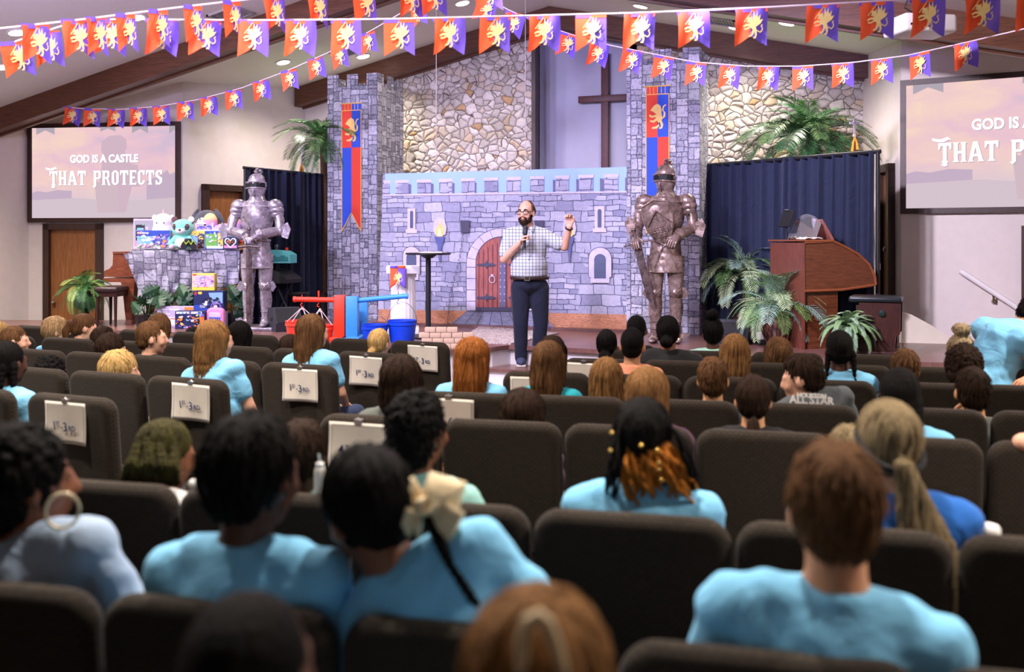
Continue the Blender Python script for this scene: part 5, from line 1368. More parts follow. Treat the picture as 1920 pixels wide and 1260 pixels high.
# ------------------------------------------------------------------ emblems and banners
GRIF = [[(-.01, .02), (.02, .22), (.06, .50), (.10, .34), (.13, .28), (.21, .48), (.21, .30), (.23, .24), (.35, .36), (.31, .20), (.31, .14), (.44, .18), (.34, .03), (.22, -.04), (.12, -.10), (.02, -.04)],
        [(-.23, .20), (-.16, .27), (-.10, .24), (-.02, .29), (.0, .14), (.0, .06), (-.06, .0), (-.14, .06), (-.27, .10), (-.20, .15)],
        [(-.12, .1), (.03, .1), (.12, -.06), (.16, -.19), (.07, -.24), (-.02, -.17), (-.14, -.04)],
        [(-.1, .03), (-.28, .02), (-.40, -.05), (-.37, -.10), (-.26, -.05), (-.08, -.06)], [(-.10, -.05), (-.24, -.13), (-.36, -.13), (-.36, -.18), (-.23, -.18), (-.05, -.10)],
        [(.0, -.16), (.09, -.22), (.03, -.34), (-.03, -.41), (-.16, -.45), (-.17, -.40), (-.07, -.36), (-.04, -.27)], [(.08, -.18), (.17, -.22), (.17, -.38), (.12, -.5), (.01, -.5), (.02, -.46), (.10, -.41), (.08, -.29)],
        [(.15, -.19), (.30, -.27), (.38, -.21), (.38, -.12), (.33, -.07), (.40, .0), (.42, -.03), (.37, -.08), (.42, -.12), (.41, -.23), (.31, -.31), (.18, -.24)],
        [(-.37, .10), (-.345, .08), (.0, .47), (-.02, .49)]]
LION = [[(-.18, .40), (-.02, .46), (.12, .38), (.18, .22), (.16, .02), (.06, -.06), (-.06, -.04), (-.1, .08), (-.24, .16), (-.30, .28)],
        [(-.30, .28), (-.36, .20), (-.28, .18), (-.2, .2)], [(-.06, .1), (.16, .1), (.22, -.08), (.16, -.24), (.02, -.26), (-.1, -.14)],
        [(-.04, .06), (-.26, .0), (-.4, .06), (-.42, .0), (-.3, -.08), (-.06, -.05)], [(-.06, -.06), (-.22, -.18), (-.36, -.16), (-.37, -.22), (-.2, -.27), (-.02, -.18)],
        [(-.02, -.2), (.08, -.26), (.0, -.36), (-.12, -.42), (-.28, -.44), (-.28, -.5), (-.06, -.5), (.08, -.4)], [(.08, -.2), (.2, -.22), (.26, -.36), (.2, -.5), (.06, -.52), (.06, -.46), (.16, -.42), (.12, -.32)],
        [(.16, -.16), (.34, -.06), (.36, .1), (.26, .2), (.3, .34), (.42, .4), (.34, .42), (.24, .36), (.2, .22), (.28, .1), (.26, -.02)]]
M_GOLD = mat('gold_print', (244, 206, 116), .6, 0, .08, 20)
def emblem_mesh(polys, w, h, name, mm=None):
    m = MB()
    for k, p in enumerate(polys): m.prism([(a * w, b * h) for a, b in p], -.0004 - .00004 * k, .0004 + .00004 * k)
    return m.mesh(name, mm or M_GOLD, False)
M_RED = mat('banner_red', (228, 68, 46), .7, 0, .04); M_BLUE = mat('banner_blue', (42, 82, 196), .7, 0, .04)
M_BORD = mat('banner_gold_edge', (240, 190, 90), .6, 0, .05)
def banner(label, cxp, ztop, yplane, w, h):
    t = thing('heraldic_banner', label, 'banner', (cxp, yplane - .012, ztop), 0, 'tower banners')
    v = .145 * h; q = .345 * h; hw = w / 2; tb = .055 * h
    m = MB()
    m.mat(0).poly([(-hw, -tb), (0, -tb), (0, -q), (-hw, -q)]); m.mat(1).poly([(0, -tb), (hw, -tb), (hw, -q), (0, -q)])
    m.mat(1).poly([(-hw, -q), (0, -q), (0, -h + v), (-hw, -h)]); m.mat(0).poly([(0, -q), (hw, -q), (hw, -h), (0, -h + v)])
    for k in range(6): m.mat(0 if k < 3 else 1).poly([(-hw + k * w / 6 + .004, 0), (-hw + (k + 1) * w / 6 - .004, 0), (-hw + (k + 1) * w / 6 - .004, -tb), (-hw + k * w / 6 + .004, -tb)])
    c = m.build('cloth', [M_RED, M_BLUE], t, smooth=False); c.modifiers.new('t', 'SOLIDIFY').thickness = .003
    m = MB(); bw = .010
    for a, b in (((-hw, -tb), (-hw, -h)), ((hw, -tb), (hw, -h)), ((-hw, -h), (0, -h + v)), ((0, -h + v), (hw, -h)), ((-hw, -tb), (hw, -tb)), ((-hw, 0), (hw, 0))):
        d = (Vector(b) - Vector(a)).normalized(); n = Vector((-d.y, d.x)) * bw * .5; a = Vector(a); b = Vector(b)
        m.prism([tuple(a + n), tuple(b + n), tuple(b - n), tuple(a - n)], -.006, -.001)
    for k in range(1, 6): m.box((-hw + k * w / 6, -.003, -tb / 2), (.006, .004, tb))
    m.build('gold_edging', M_BORD, t, smooth=False)
    obj('lion_emblem', emblem_mesh(LION, w * .92, w * 1.12, 'lion_emblem'), t, (0.004, -.005, -.20 * h))
    m = MB(); m.tube([(-hw - .02, -.004, 0), (hw + .02, -.004, 0)], .007, 8); m.build('hanging_rod', M_BORD, t)
pA = WB(642, 195, BF); pB = WB(678, 195, BF)
banner('red and blue swallowtail banner with gold lion on the left tower', (pA.x + pB.x) / 2, pA.z, BF, pB.x - pA.x, pA.z - WB(642, 434, BF).z)
pA = WB(1212, 163, RF); pB = WB(1255, 163, RF)
banner('red and blue banner with gold lion on right tower, above bronze knight', (pA.x + pB.x) / 2, pA.z, RF, pB.x - pA.x, 1.72)

# ------------------------------------------------------------------ suits of armour
def armour_mat(name, c1, c2, c3):
    t = NT(name); v = t.coord(); f = t.noise(v, 9, 5, .65, .8)
    t.base(t.ramp(f, [(.30, c1), (.48, c2), (.68, c3)])); g = t.noise(v, 26, 3)
    t.l(t.ramp(g, [(.3, (110, 110, 110)), (.7, (170, 170, 170))]), t.b.inputs['Roughness']); t.b.inputs['Metallic'].default_value = .45; t.bump(g, .35, .008); return t.m
M_SIL = armour_mat('aged_silver', (112, 104, 108), (160, 150, 158), (196, 188, 196)); M_BRZ = armour_mat('aged_bronze', (70, 58, 50), (136, 114, 104), (180, 158, 150))
M_VIS = mat('visor_dark', (14, 13, 14), .6)
M_SWD = armour_mat('sword_steel', (60, 50, 48), (102, 86, 84), (136, 120, 118))
def knight(label, loc, rz, M, head_yaw, sword_mode, group=None):
    t = thing('suit_of_armour', label, 'armour statue', loc, rz, 'armour statues')
    b = lambda m, n, p=t, ang=50: m.build(n, M, p, angle=ang)
    if sword_mode == 'front':
        m = MB(); m.bbox((0, -.02, .02), (.52, .42, .04), .01); b(m, 'base_plate')
    z0 = .04 if sword_mode == 'front' else 0.0
    m = MB(); R = rotm(0, 0, head_yaw); H = Vector((0, -.01, 1.745))     # helmet
    prof = [(.001, .155), (.05, .145), (.085, .115), (.104, .06), (.108, 0), (.104, -.06), (.085, -.12), (.07, -.15), (.066, -.152)]
    m.lathe(prof, 24, H, R); m.ell(H + R @ Vector((0, -.035, -.02)), (.088, .095, .095), R); b(m, 'helmet')
    helm = t.children[-1]
    m = MB(); P = lambda x, y, z: H + R @ Vector((x, y, z))
    for k in range(9):
        a = -1.25 + 2.5 * k / 8; a2 = -1.25 + 2.5 * (k + 1) / 8
        if k == 8: break
        rr = .1335; m.add([P(rr * .95 * sin(a), -rr * cos(a), .018 + (.028 if k % 2 else .0)), P(rr * .95 * sin(a2), -rr * cos(a2), .018 + (.0 if k % 2 else .028)), P(rr * .95 * sin(a2), -rr * cos(a2), -.03), P(rr * .95 * sin(a), -rr * cos(a), -.03)], [(0, 1, 2, 3)])
    o = m.build('visor_slit', M_VIS, helm, smooth=False)
    m = MB()
    for zz, r_ in ((.03, .132), (-.04, .13)):
        m.tube([P(r_ * .96 * sin(a), -r_ * cos(a) , zz + .014 * cos(a)) for a in [-1.4 + 2.8 * k / 14 for k in range(15)]], .008, 8)
    m.tube([P(0, -.09, .11), P(0, 0, .158), P(0, .08, .125)], .010, 8); m.tube([P(0, -.13, -.05), P(0, -.135, -.09), P(0, -.09, -.14)], .010, 8)
    for sg in (-1, 1): m.ell(P(sg * .112, -.01, .005), (.014, .03, .03), R)
    b(m, 'visor_rim', helm)
    m = MB(); m.lathe([(.018, 0), (.012, .04), (.02, .05)], 12, P(0, .01, .15)); 
    for k in range(5):
        a = k / 4; m.ell(P(.03 * sin(k * 2.4), .03 + .045 * a, .20 - .012 * k), (.024, .055, .016), R @ rotm(.5 * a, 0, .5 * sin(k)))
    b(m, 'plume')
    m = MB(); m.lathe([(.085, 1.63), (.10, 1.58), (.14, 1.55), (.145, 1.535)], 24); b(m, 'gorget')
    m = MB()                                                                # breast plate
    def torso_f(u, v):
        a = 2 * pi * u; zz = 1.56 - v * .50; w = .165 + .035 * sin(pi * min(1, v * 1.25)) - .055 * max(0, v - .55) * 1.6; d = .105 + .05 * sin(pi * min(1, v * 1.1 + .05)) - .03 * max(0, v - .6)
        y = -d * cos(a); 
        if abs(a - pi) > pi / 2: y -= .020 * max(0, cos(a)) ** 6
        return Vector((w * sin(a), y, zz))
    m.grid(torso_f, 28, 14); b(m, 'breastplate', ang=180)
    m = MB(); m.tube([(-.13, -.128, 1.36), (0, -.172, 1.44), (.13, -.128, 1.36)], .007, 8); m.tube([(-.18, -.10, 1.49), (0, -.150, 1.50), (.18, -.10, 1.49)], .006, 8); b(m, 'breastplate_ridge')
    m = MB()
    def skirt_f(u, v):
        a = 2 * pi * u; r = 1 + .22 * v + .015 * sin(v * 28); return Vector((.155 * r * sin(a), -.112 * r * cos(a), 1.08 - .33 * v))
    m.grid(skirt_f, 28, 14); m.tube([skirt_f(k / 28, 1) for k in range(29)], .011, 8, False); m.tube([(-.12, -.145, .80), (-.02, -.135, 1.02)], .006, 6); m.tube([(.12, -.145, .80), (.02, -.135, 1.02)], .006, 6); b(m, 'tasset_skirt', ang=60)
    m = MB(); m.tube([skirt_f(k / 28, 0) * 1 + Vector((0, 0, 0)) for k in range(29)], .016, 8, False)
    for sg in (-1, 1): m.tube([(sg * .06 + .022 * cos(a), -.135, 1.07 + .022 * sin(a)) for a in [2 * pi * k / 12 for k in range(13)]], .005, 6, False)
    b(m, 'waist_belt')
    for sg in (-1, 1):
        m = MB(); c = Vector((sg * .225, 0, 1.50))                          # pauldron
        m.ell(c, (.095, .10, .085)); m.ell(c + Vector((sg * .02, 0, -.05)), (.088, .098, .07)); m.ell(c + Vector((sg * .025, 0, -.10)), (.078, .09, .06))
        m.tube([c + Vector((sg * .02 + sg * .09 * sin(a) * .2, -.098 * cos(a), -.135 + .01 * sin(a))) for a in [-1.5 + 3 * k / 10 for k in range(11)]], .006, 6); b(m, 'pauldron')
        if sword_mode == 'front': el = Vector((sg * .305, -.06, 1.20)); wr = Vector((sg * .07, -.24, 1.145))
        elif sg == 1: el = Vector((.285, -.04, 1.22)); wr = Vector((.13, -.20, 1.13))
        else: el = Vector((-.29, -.02, 1.25)); wr = Vector((-.30, -.20, 1.12))
        m = MB(); m.tube([c + Vector((sg * .02, 0, -.06)), c.lerp(el, .6) + Vector((sg * .02, 0, 0)), el], [.062, .06, .052], 16); b(m, 'upper_arm_plate')
        m = MB(); m.ell(el, (.064, .064, .064)); out = Vector((sg * .95, -.1, -.15)).normalized()
        m.prism([(0, -.075), (.075, -.10), (.11, .02), (.07, .10), (0, .05)] if sg > 0 else [(0, -.075), (-.075, -.10), (-.11, .02), (-.07, .10), (0, .05)], -.012, .012, el + Vector((sg * .03, -.03, 0))); b(m, 'elbow_guard')
        m = MB(); m.tube([el, el.lerp(wr, .5), wr], [.054, .060, .046], 16); b(m, 'forearm_plate')
        m = MB(); d = (wr - el).normalized(); m.tube([wr - d * .05, wr - d * .01, wr + d * .01], [.070, .058, .05], 16)
        hand(m, wr - d * .01, d + Vector((0, -.2, -.35 if sword_mode == 'front' else -.5)), Vector((-sg * .3, .2, -1)), 1.25, 1.2, 1 if sg > 0 else -1); b(m, 'gauntlet')
        x = sg * .105; fy = -.01                                            # legs
        m = MB(); m.tube([(x, 0, .92), (x, -.005, .75), (x * 1.02, -.01, .55)], [.098, .092, .074], 18)
        for zz in (.84, .74, .64): m.tube([(x + .098 * (.75 + .25 * (zz - .5) / .4) * sin(a), -.1 * (.75 + .25 * (zz - .5) / .4) * cos(a), zz) for a in [2 * pi * k / 18 for k in range(19)]], .005, 6, False)
        b(m, 'thigh_plate')
        m = MB(); m.ell((x * 1.02, -.025, .525), (.074, .075, .075)); m.prism([(0, -.02), (sg * .07, -.06), (sg * .11, 0), (sg * .07, .07), (0, .04)], -.01, .01, (x + sg * .03, -.02, .52)); m.tube([(x - .06, -.085, .57), (x, -.105, .50), (x + .06, -.085, .57)], .006, 6); b(m, 'knee_guard')
        m = MB(); m.tube([(x * 1.02, -.01, .50), (x * 1.04, .012, .36), (x * 1.04, .0, .16), (x * 1.04, 0, .09)], [.068, .074, .052, .058], 18)
        for zz in (.22, .14): m.tube([(x * 1.04 + .06 * sin(a), -.06 * cos(a), zz) for a in [2 * pi * k / 16 for k in range(17)]], .005, 6, False)
        b(m, 'greave')
        m = MB(); m.ell((x * 1.06, -.02, z0 + .055), (.058, .075, .055))
        for k in range(4): m.ell((x * 1.12 + sg * k * .006, -.06 - k * .045, z0 + .045 - k * .006), (.056 - k * .005, .045, .040 - k * .006))
        m.prism([(0, 0), (sg * .05, .06), (sg * .12, .04), (sg * .09, .0)], -.012, .012, (x + sg * .03, -.05, z0 + .05)); b(m, 'foot_plate')
    return t
def sword(label, loc, M, tip, roll=0):
    """A long sword whose origin is the tip; tip-to-hilt along its own z."""
    t = thing('sword', label, 'sword', loc, 0)
    m = MB(); m.add([(0, 0, 0), (-.034, 0, .10), (0, -.009, .10), (.034, 0, .10), (0, .009, .10), (-.040, 0, .93), (0, -.011, .93), (.040, 0, .93), (0, .011, .93)], [(0, 2, 1), (0, 3, 2), (0, 4, 3), (0, 1, 4), (1, 2, 6, 5), (2, 3, 7, 6), (3, 4, 8, 7), (4, 1, 5, 8), (5, 6, 7, 8)]); m.build('blade', M, t, angle=10)
    m = MB(); m.tube([(-.13, 0, .93), (0, 0, .945), (.13, 0, .93)], [.014, .018, .014], 10); m.build('crossguard', M, t)
    m = MB(); m.tube([(0, 0, .94), (0, 0, 1.12)], [.016, .014], 12); m.ell((0, 0, 1.14), (.026, .02, .026)); m.build('grip', M, t)
    return t
kl = WZ(482, 617.5, STAGE); knight('silver suit of armour with both gauntlets on an upright sword, left of stage', (kl.x, kl.y, STAGE), PSI - .08, M_SIL, 0.0, 'front')
s_ = sword('long sword held point down in front of the silver armour', kl + rotm(0, 0, PSI - .08) @ Vector((0, -.285, .045)), M_SWD, 0); s_.rotation_euler = (0, 0, PSI - .08); s_.scale = (1, 1, 1.03)
kr = WZ(1248, 641, STAGE); krz = PSI - .22; knight('bronze toned suit of armour with shield before the right tower', (kr.x, kr.y, STAGE), krz, M_BRZ, -.45, 'side')
Rk = rotm(0, 0, krz)
s_ = sword('sword slanting down from the bronze armour\'s right gauntlet', kr + Rk @ Vector((-.13, -.23, .42)), M_SWD, 0); s_.rotation_euler = (Rk @ rotm(.0, -.24, 0)).to_euler(); s_.scale = (1.1, 1, .70)
sh = thing('shield', 'pointed bronze shield held against the bronze armour\'s chest', 'shield', kr + Rk @ Vector((-.055, -.20, 1.275)), krz)
sh.rotation_euler = (Rk @ rotm(radians(9), radians(-14), 0)).to_euler()
m = MB(); sh.scale = (.82, 1, .74); SP = [(-.165, .27), (0, .33), (.165, .27), (.19, .08), (.16, -.10), (.10, -.24), (0, -.34), (-.10, -.24), (-.16, -.10), (-.19, .08)]
m.prism(SP, -.012, .012); m.ell((0, .012, 0), (.165, .045, .30)); m.build('shield_plate', M_BRZ, sh)
m = MB(); m.tube([(a, -.014, b) for a, b in SP + SP[:1]], .011, 8, False); m.build('rim', M_BRZ, sh)
m = MB(); m.tube([(-.15, -.03, -.02), (0, -.05, .18), (.15, -.03, -.02)], .008, 8)
for i in range(7):
    for j in range(5):
        x = -.12 + i * .04; z = -.20 + j * .035
        if abs(x) < .13 - (j < 2) * .05: m.ell((x, -.04 * sqrt(max(.05, 1 - (x / .16) ** 2 - (z / .28) ** 2)), z), .008, None, 6, 4)
m.build('stud_panel', M_BRZ, sh)
# ================================================================== things on the stage
def on(px, py, z=STAGE): return WZ(px, py, z)
def scale_at(p): return depth(p) / F          # metres per photo pixel there
M_BLK = mat('black_paint', (24, 24, 27), .5, 0, .08); M_BLKM = mat('black_fabric', (16, 16, 18), .9, 0, .1, 60)

# dark curtains on pipe stands
def curtain(label, pa, pb, ztop, name='stage_curtain', col=(34, 40, 62)):
    A = Vector((pa.x, pa.y, 0)); B = Vector((pb.x, pb.y, 0)); d = (B - A); L = d.length; ang = atan2(d.y, d.x)
    t = thing(name, label, 'curtain', (A.x, A.y, STAGE), ang, 'pipe and drape curtains'); h = ztop - STAGE - .02
    rng = random.Random(int(L * 100)); ph = [rng.uniform(0, 6) for _ in range(4)]
    def fn(u, v):
        x = u * L; a = .034 + .02 * v
        y = a * (sin(x * 46 + ph[0] + 1.6 * sin(x * 5) + .5 * v) + .5 * sin(x * 83 + ph[1] + v * .8) + .5 * sin(x * 17 + ph[2]))
        return (x + .012 * sin(x * 40 + v * 2), y, h * (1 - v) + .01)
    m = MB(); m.grid(fn, int(L * 90), 14); c = m.build('drape', cloth_mat('navy_drape', col, .8), t, angle=180)
    m = MB(); m.tube([(-.06, 0, h), (L + .06, 0, h)], .022, 10); m.build('top_pipe', M_BLK, t)
    for x in (-.03, L + .03):
        m = MB(); m.tube([(x, 0, 0), (x, 0, h)], .022, 10); m.bbox((x, 0, .006), (.3, .3, .012), .004); m.build('stand_post', M_BLK, t)
    return t
curtain('left navy blue curtain hanging behind the silver armour', W(463, 312, 12.55), W(616, 330, 14.1), W(463, 312, 12.55).z)
curtain('right navy blue curtain hanging behind the organ', W(1326, 318, 12.0), W(1641, 281, 10.15), W(1641, 281, 10.15).z, col=(30, 46, 66))

# rug
m = MB(); q = [on(858, 641), on(958, 646), on(1048, 626), on(900, 612)]
rug = NT('patterned_rug'); v = rug.coord(); f = rug.noise(v, 26, 4, .7, 1.5); rug.base(rug.ramp(f, [(.38, (92, 74, 72)), (.5, (176, 160, 156)), (.6, (206, 190, 184))])); rug.set(.95)
m.ext([(p.x, p.y) for p in q], STAGE, STAGE + .012); tag(m.build('patterned_rug', rug.m, None, smooth=False), 'pale patterned rug on the stage behind the speaking man', 'rug')

# balance scales: red and blue
def rgb(n, c, r=.4): return mat(n, c, r, 0, .04)
M_SR = rgb('red_paint', (232, 62, 34)); M_SB = rgb('blue_paint', (62, 146, 222)); M_BK = rgb('blue_plastic', (20, 66, 200), .35); M_RK = rgb('red_plastic', (240, 74, 54), .35); M_ROPE = mat('white_rope', (206, 196, 190), .8)
M_STEEL = mat('steel_wire', (150, 150, 156), .35, .9, .05)
YS = 10.65
def scale_frame(label, M, px0, px1, ptop, armto, army, side, hooks):
    a = W(px0, ptop, YS); b = W(px1, ptop, YS); w = (b - a).length; h = a.z - STAGE; c = (a + b) / 2
    t = thing('balance_stand', label, 'balance stand', (c.x, c.y, STAGE), PSI, 'wooden balance stands')
    m = MB(); m.bbox((0, 0, h / 2), (w, .13, h), .006); m.build('post', M, t)
    m = MB(); m.bbox((0, .03, .03), (w * 1.5, .4, .06), .006); m.build('foot_board', M, t)
    tip = W(armto, army, YS); L = (tip - c).dot(RT); m = MB(); zz = tip.z - STAGE; y0 = -.02 if side < 0 else .0
    m.tube([(0, y0, h - .05), (L, y0, zz)], .027, 14); m.build('arm', M, t)
    m = MB(); m.tube([(L - .001 * side, y0, zz), (L + .03 * side, y0, zz)], [.031, .031], 14); m.build('arm_end_cap', M, t)
    for hp in hooks:
        x = (W(hp, army, YS) - c).dot(RT); zh = h - .05 + (zz - h + .05) * x / L
        m = MB(); m.tube([(x, y0, zh + .05), (x, y0, zh - .045)] + [(x + .016 * sin(k), y0, zh - .062 - .016 * cos(k) + .0) for k in (pi, 2.4 * 1.0 + 1.6, 5, 6, 7)], .005, 6); m.build('hook', M_STEEL if side > 0 else M_SR, t)
    return t, c
scale_frame('red wooden balance stand with an arm to the left', M_SR, 627.5, 648, 553.5, 556, 561, -1, (567, 598))
# upright stick fixed on the red arm
scale_frame('blue wooden balance stand with an arm to the right', M_SB, 649.5, 672, 555.5, 760, 555, 1, (695, 747))
bp_ = W(679, 560, YS + .35); t = thing('blue_back_post', 'second blue post close behind the blue balance stand', 'post', (bp_.x, bp_.y, STAGE), PSI)
m = MB(); m.bbox((0, 0, (bp_.z - STAGE) / 2), (.13, .09, bp_.z - STAGE), .006); m.build('post', M_SB, t); m = MB(); m.bbox((0, 0, .02), (.3, .3, .04), .006); m.build('foot_board', M_SB, t)
def bucket(label, pxc, pyt, wpx, Y, M, zbot=None, rope=None, handle=None, hfix=.27):
    c = W(pxc, pyt, Y); r = wpx / 2 * Y / F; zt = c.z; zb = max(STAGE + .001, zt - hfix) if zbot is None else zbot; h = zt - zb
    t = thing('bucket', label, 'bucket', (c.x, c.y, zb), PSI, 'plastic buckets of the balance'); m = MB()
    m.lathe([(.0, .0), (r * .80, 0), (r * .82, .01), (r * .95, h - .05), (r * 1.0, h - .05), (r * 1.0, h - .03), (r * .965, h - .028), (r * .975, h - .012), (r, h - .008), (r, h), (r * .93, h), (r * .90, h - .04), (r * .78, .015), (0, .012)], 32); m.build('bucket_body', M, t)
    m = MB()
    if rope:
        zr = rope - zb
        for sg in (-1, 1): m.tube([(sg * r * .96, 0, h - .02), (sg * .012, 0, zr)], .005, 6); m.tube([(sg * r * .5, -r * .8, h - .02), (sg * .01, -.01, zr)], .005, 6)
        m.ell((0, 0, zr), (.016, .016, .022)); m.build('rope', M_ROPE, t)
    else:
        H = handle if handle is not None else h + r * .9
        m.tube([(r * 1.0 * cos(a), -.0 if handle else -r * .3 * sin(a), h - .03 + (H - h) * sin(a)) for a in [pi * k / 16 for k in range(17)]], .0035, 6); m.build('wire_handle', M_STEEL, t)
    return t
zarm = W(560, 575, YS).z
bucket('red bucket hanging by ropes below the left end of the red arm', 567, 601, 64, YS, M_RK, rope=W(567, 578, YS).z)
bucket('second red bucket, hung next to the red post', 600, 609, 52, YS + .02, M_RK, rope=W(598, 582, YS).z)
bucket('blue bucket raised under the hook of the blue arm', 754, 600, 55, YS, M_BK, handle=W(747, 568, YS).z - (W(754, 600, YS).z - .27))
bucket('lower blue bucket standing beside the blue post', 703, 608, 50, YS - .1, M_BK)
p = W(597.5, 545, YS); t = thing('red_stick', 'short red stick standing up above the red arm', 'stick', (p.x, p.y, W(597, 559, YS).z + .02), PSI); m = MB(); m.tube([(0, 0, 0), (0, 0, p.z - W(597, 559, YS).z - .02)], .010, 8); m.build('rod', M_SR, t)

# white pedestal column with a pennant, tall round table
Yp = 11.55; c = W(756, 560, Yp); t = thing('white_pedestal', 'white fluted pedestal column with square cap behind the blue arm', 'pedestal', (c.x, c.y, STAGE), PSI + .1)
u = Yp / F; zc = W(756, 498, Yp).z - STAGE; rw = 62 * u / 2; rc = 45 * u / 2; M_PLAS = mat('white_plaster', (232, 226, 222), .6, 0, .03)
m = MB(); m.bbox((0, 0, zc - .045), (rw * 2, rw * 2, .09), .012); m.build('cap_block', M_PLAS, t)
m = MB(); m.bbox((0, 0, .04), (rw * 1.9, rw * 1.9, .08), .012); m.build('base_block', M_PLAS, t)
m = MB()
def flute(u_, v_):
    a = 2 * pi * u_; r = (rc * .98 + .012 * (1 - v_) ) * (1 - .035 * abs(sin(a * 9))); return Vector((r * cos(a), r * sin(a), .08 + (zc - .17) * v_))
m.grid(flute, 108, 4); m.lathe([(rc * 1.0, zc - .11), (rc * 1.12, zc - .105), (rc * 1.12, zc - .09)], 28); m.lathe([(rc * 1.15, .08), (rc * 1.15, .10), (rc * 1.02, .12)], 28); m.build('shaft', M_PLAS, t)
def pennant_mesh(w, h, name, notch=.28, warp=0.0):
    m = MB(); n = 8
    for half in (0, 1):
        m.mat(half)
        def fn(a, b):
            x = (-.5 + (a * .5 if half == 0 else .5 + a * .5)) * w; f = 1 - notch * (1 - abs(x) * 2 / w)
            z = -h * b * f; return (x + warp * .08 * w * sin(b * 2.2 + warp), warp * .10 * w * sin(b * 2.6 + x * 9 / w + warp * 2), z)
        m.grid(fn, 5, n)
    for k in range(2): m.mat(1 - k).grid(lambda a, b: ((-.5 + k * .5 + a * .5) * w, -.0025, .012 - .03 * b), 1, 1)
    return m
M_PR = mat('pennant_red', (244, 92, 44), .7, 0, .04); M_PP = mat('pennant_purple', (112, 84, 200), .7, 0, .04)
M_GRF = mat('pennant_gold', (246, 218, 138), .6, 0, .06, 20)
pm_ = W(746, 500, Yp - .24); t = thing('small_pennant', 'red and purple pennant with gold griffin hung on white pedestal', 'pennant', pm_, PSI)
w_ = 28.5 * u; m = pennant_mesh(w_, 40 * u, 'p'); c_ = m.build('cloth', [M_PR, M_PP], t, angle=60); c_.modifiers.new('t', 'SOLIDIFY').thickness = .001
obj('griffin_emblem', emblem_mesh(GRIF, w_ * .72, w_ * .85, 'griffin_emblem_small', M_GRF), t, (0, -.006, -20 * u))
Yt = 11.2; c = W(803, 600, Yt); u = Yt / F; zt = W(803, 474, Yt).z
t = thing('cocktail_table', 'tall round black table on a single pole before the backdrop', 'table', (c.x, c.y, STAGE), 0)
m = MB(); rt = 42.5 * u; m.lathe([(0, zt - STAGE - .022), (rt - .01, zt - STAGE - .022), (rt, zt - STAGE - .015), (rt, zt - STAGE - .004), (rt - .006, zt - STAGE), (0, zt - STAGE)], 40); m.build('table_top', M_BLK, t)
m = MB(); m.tube([(0, 0, .02), (0, 0, zt - STAGE - .02)], .030, 16); m.lathe([(.05, zt - STAGE - .06), (.10, zt - STAGE - .022)], 16); m.build('pole', M_BLK, t)
m = MB(); m.lathe([(0, 0), (.27, 0), (.27, .012), (.06, .03), (.04, .05)], 32); m.build('base', M_BLK, t)
pt = W(806, 471, Yt); t = thing('paper_sheets', 'white papers lying on the tall black table', 'papers', (pt.x, pt.y, zt), PSI + .2)
m = MB(); m.bbox((0, 0, .004), (.24, .30, .008), .001); m.bbox((.04, .05, .010), (.21, .28, .004), .001, 1, rotm(0, 0, .3)); m.build('sheets', M_PAPER, t, smooth=False)

# tan foam blocks
M_FOAM = mat('tan_foam_block', (198, 168, 142), .9, 0, .08, 30)
bk_proto = None; n_ = 0
rng = random.Random(11)
BLK = []
u = 9.98 / F
for row, (x0, cnt, py) in enumerate(((784, 5, 655), (784, 5, 645.5), (786, 5, 636), (790, 3, 626.5))):
    for k in range(cnt): BLK.append((x0 + 10 + k * 20.5 + (7 if row % 2 else 0), py, 9.98))
BLK += [(892, 655, 9.98)]
COLN = ['', 'second ', 'third ', 'fourth ', 'fifth ']
for i, (px, py, Yk) in enumerate(BLK):
    row = int(round((655 - py) / 9.5)); p = W(px, 655, 10.02 + (Yk - 9.98)); z = STAGE + .0535 * row
    k_ = [b[1] for b in BLK[:i]].count(py)
    lab = 'tan foam block, %s from left in the %s course of the low wall' % (ORD[min(k_, 8)], ('bottom', 'second', 'third', 'top')[row])
    if bk_proto is None:
        m = MB(); m.bbox((0, 0, .026), (.107, .075, .052), .006); o = m.build('foam_block', M_FOAM, None, p, PSI); bk_proto = o
    else: o = bk_proto.copy(); COL.objects.link(o)
    o.location = (p.x, p.y, z); o.rotation_euler = (0, 0, PSI + rng.uniform(-.04, .04)); tag(o, lab, 'foam block', 'tan foam blocks at the stage edge')

# stage monitors, microphone stand, stool, keyboard, teal box
def wedge(label, px, py, wpx, hpx, Y, rz):
    c = W(px, py, Y); u = Y / F; w = wpx * u; h = hpx * u
    t = thing('monitor_speaker', label, 'speaker', (c.x, c.y, STAGE), rz, 'floor monitor speakers')
    m = MB(); P = [(-.20, 0), (.20, 0), (.22, .10), (.08, h), (-.12, h * .96), (-.22, .12)]
    m.prism(P, -w / 2, w / 2, (0, 0, 0), rotm(0, 0, pi / 2)); m.build('cabinet', mat('speaker_cabinet', (46, 46, 54), .55, 0, .06), t, smooth=False)
    m = MB(); m.add([Vector((x * (w / 2 - .02), 0, 0)) + rotm(0, 0, pi / 2) @ Vector((0, 0, 0)) + Vector((0, y, z)) for x, y, z in ((-1, .224, .11), (1, .224, .11), (1, .088, h - .01), (-1, .088, h - .01))], [(0, 1, 2, 3)]); g = m.build('grille', mat('speaker_grille', (30, 30, 34), .6, .3, .3, 300), t, smooth=False)
    for sx in (-1, 1):
        m = MB(); m.bbox((sx * (w / 2 + .004), 0, h * .5), (.012, .12, .04), .005); m.build('side_handle', M_BLK, t)
    return t
wedge('grey black monitor speaker on floor beside the silver armour', 533, 615, 50, 44, 12.0, PSI + pi + .5)
wedge('black monitor speaker on floor before the potted palms', 1381, 640, 58, 44, 10.55, PSI + pi - .45)
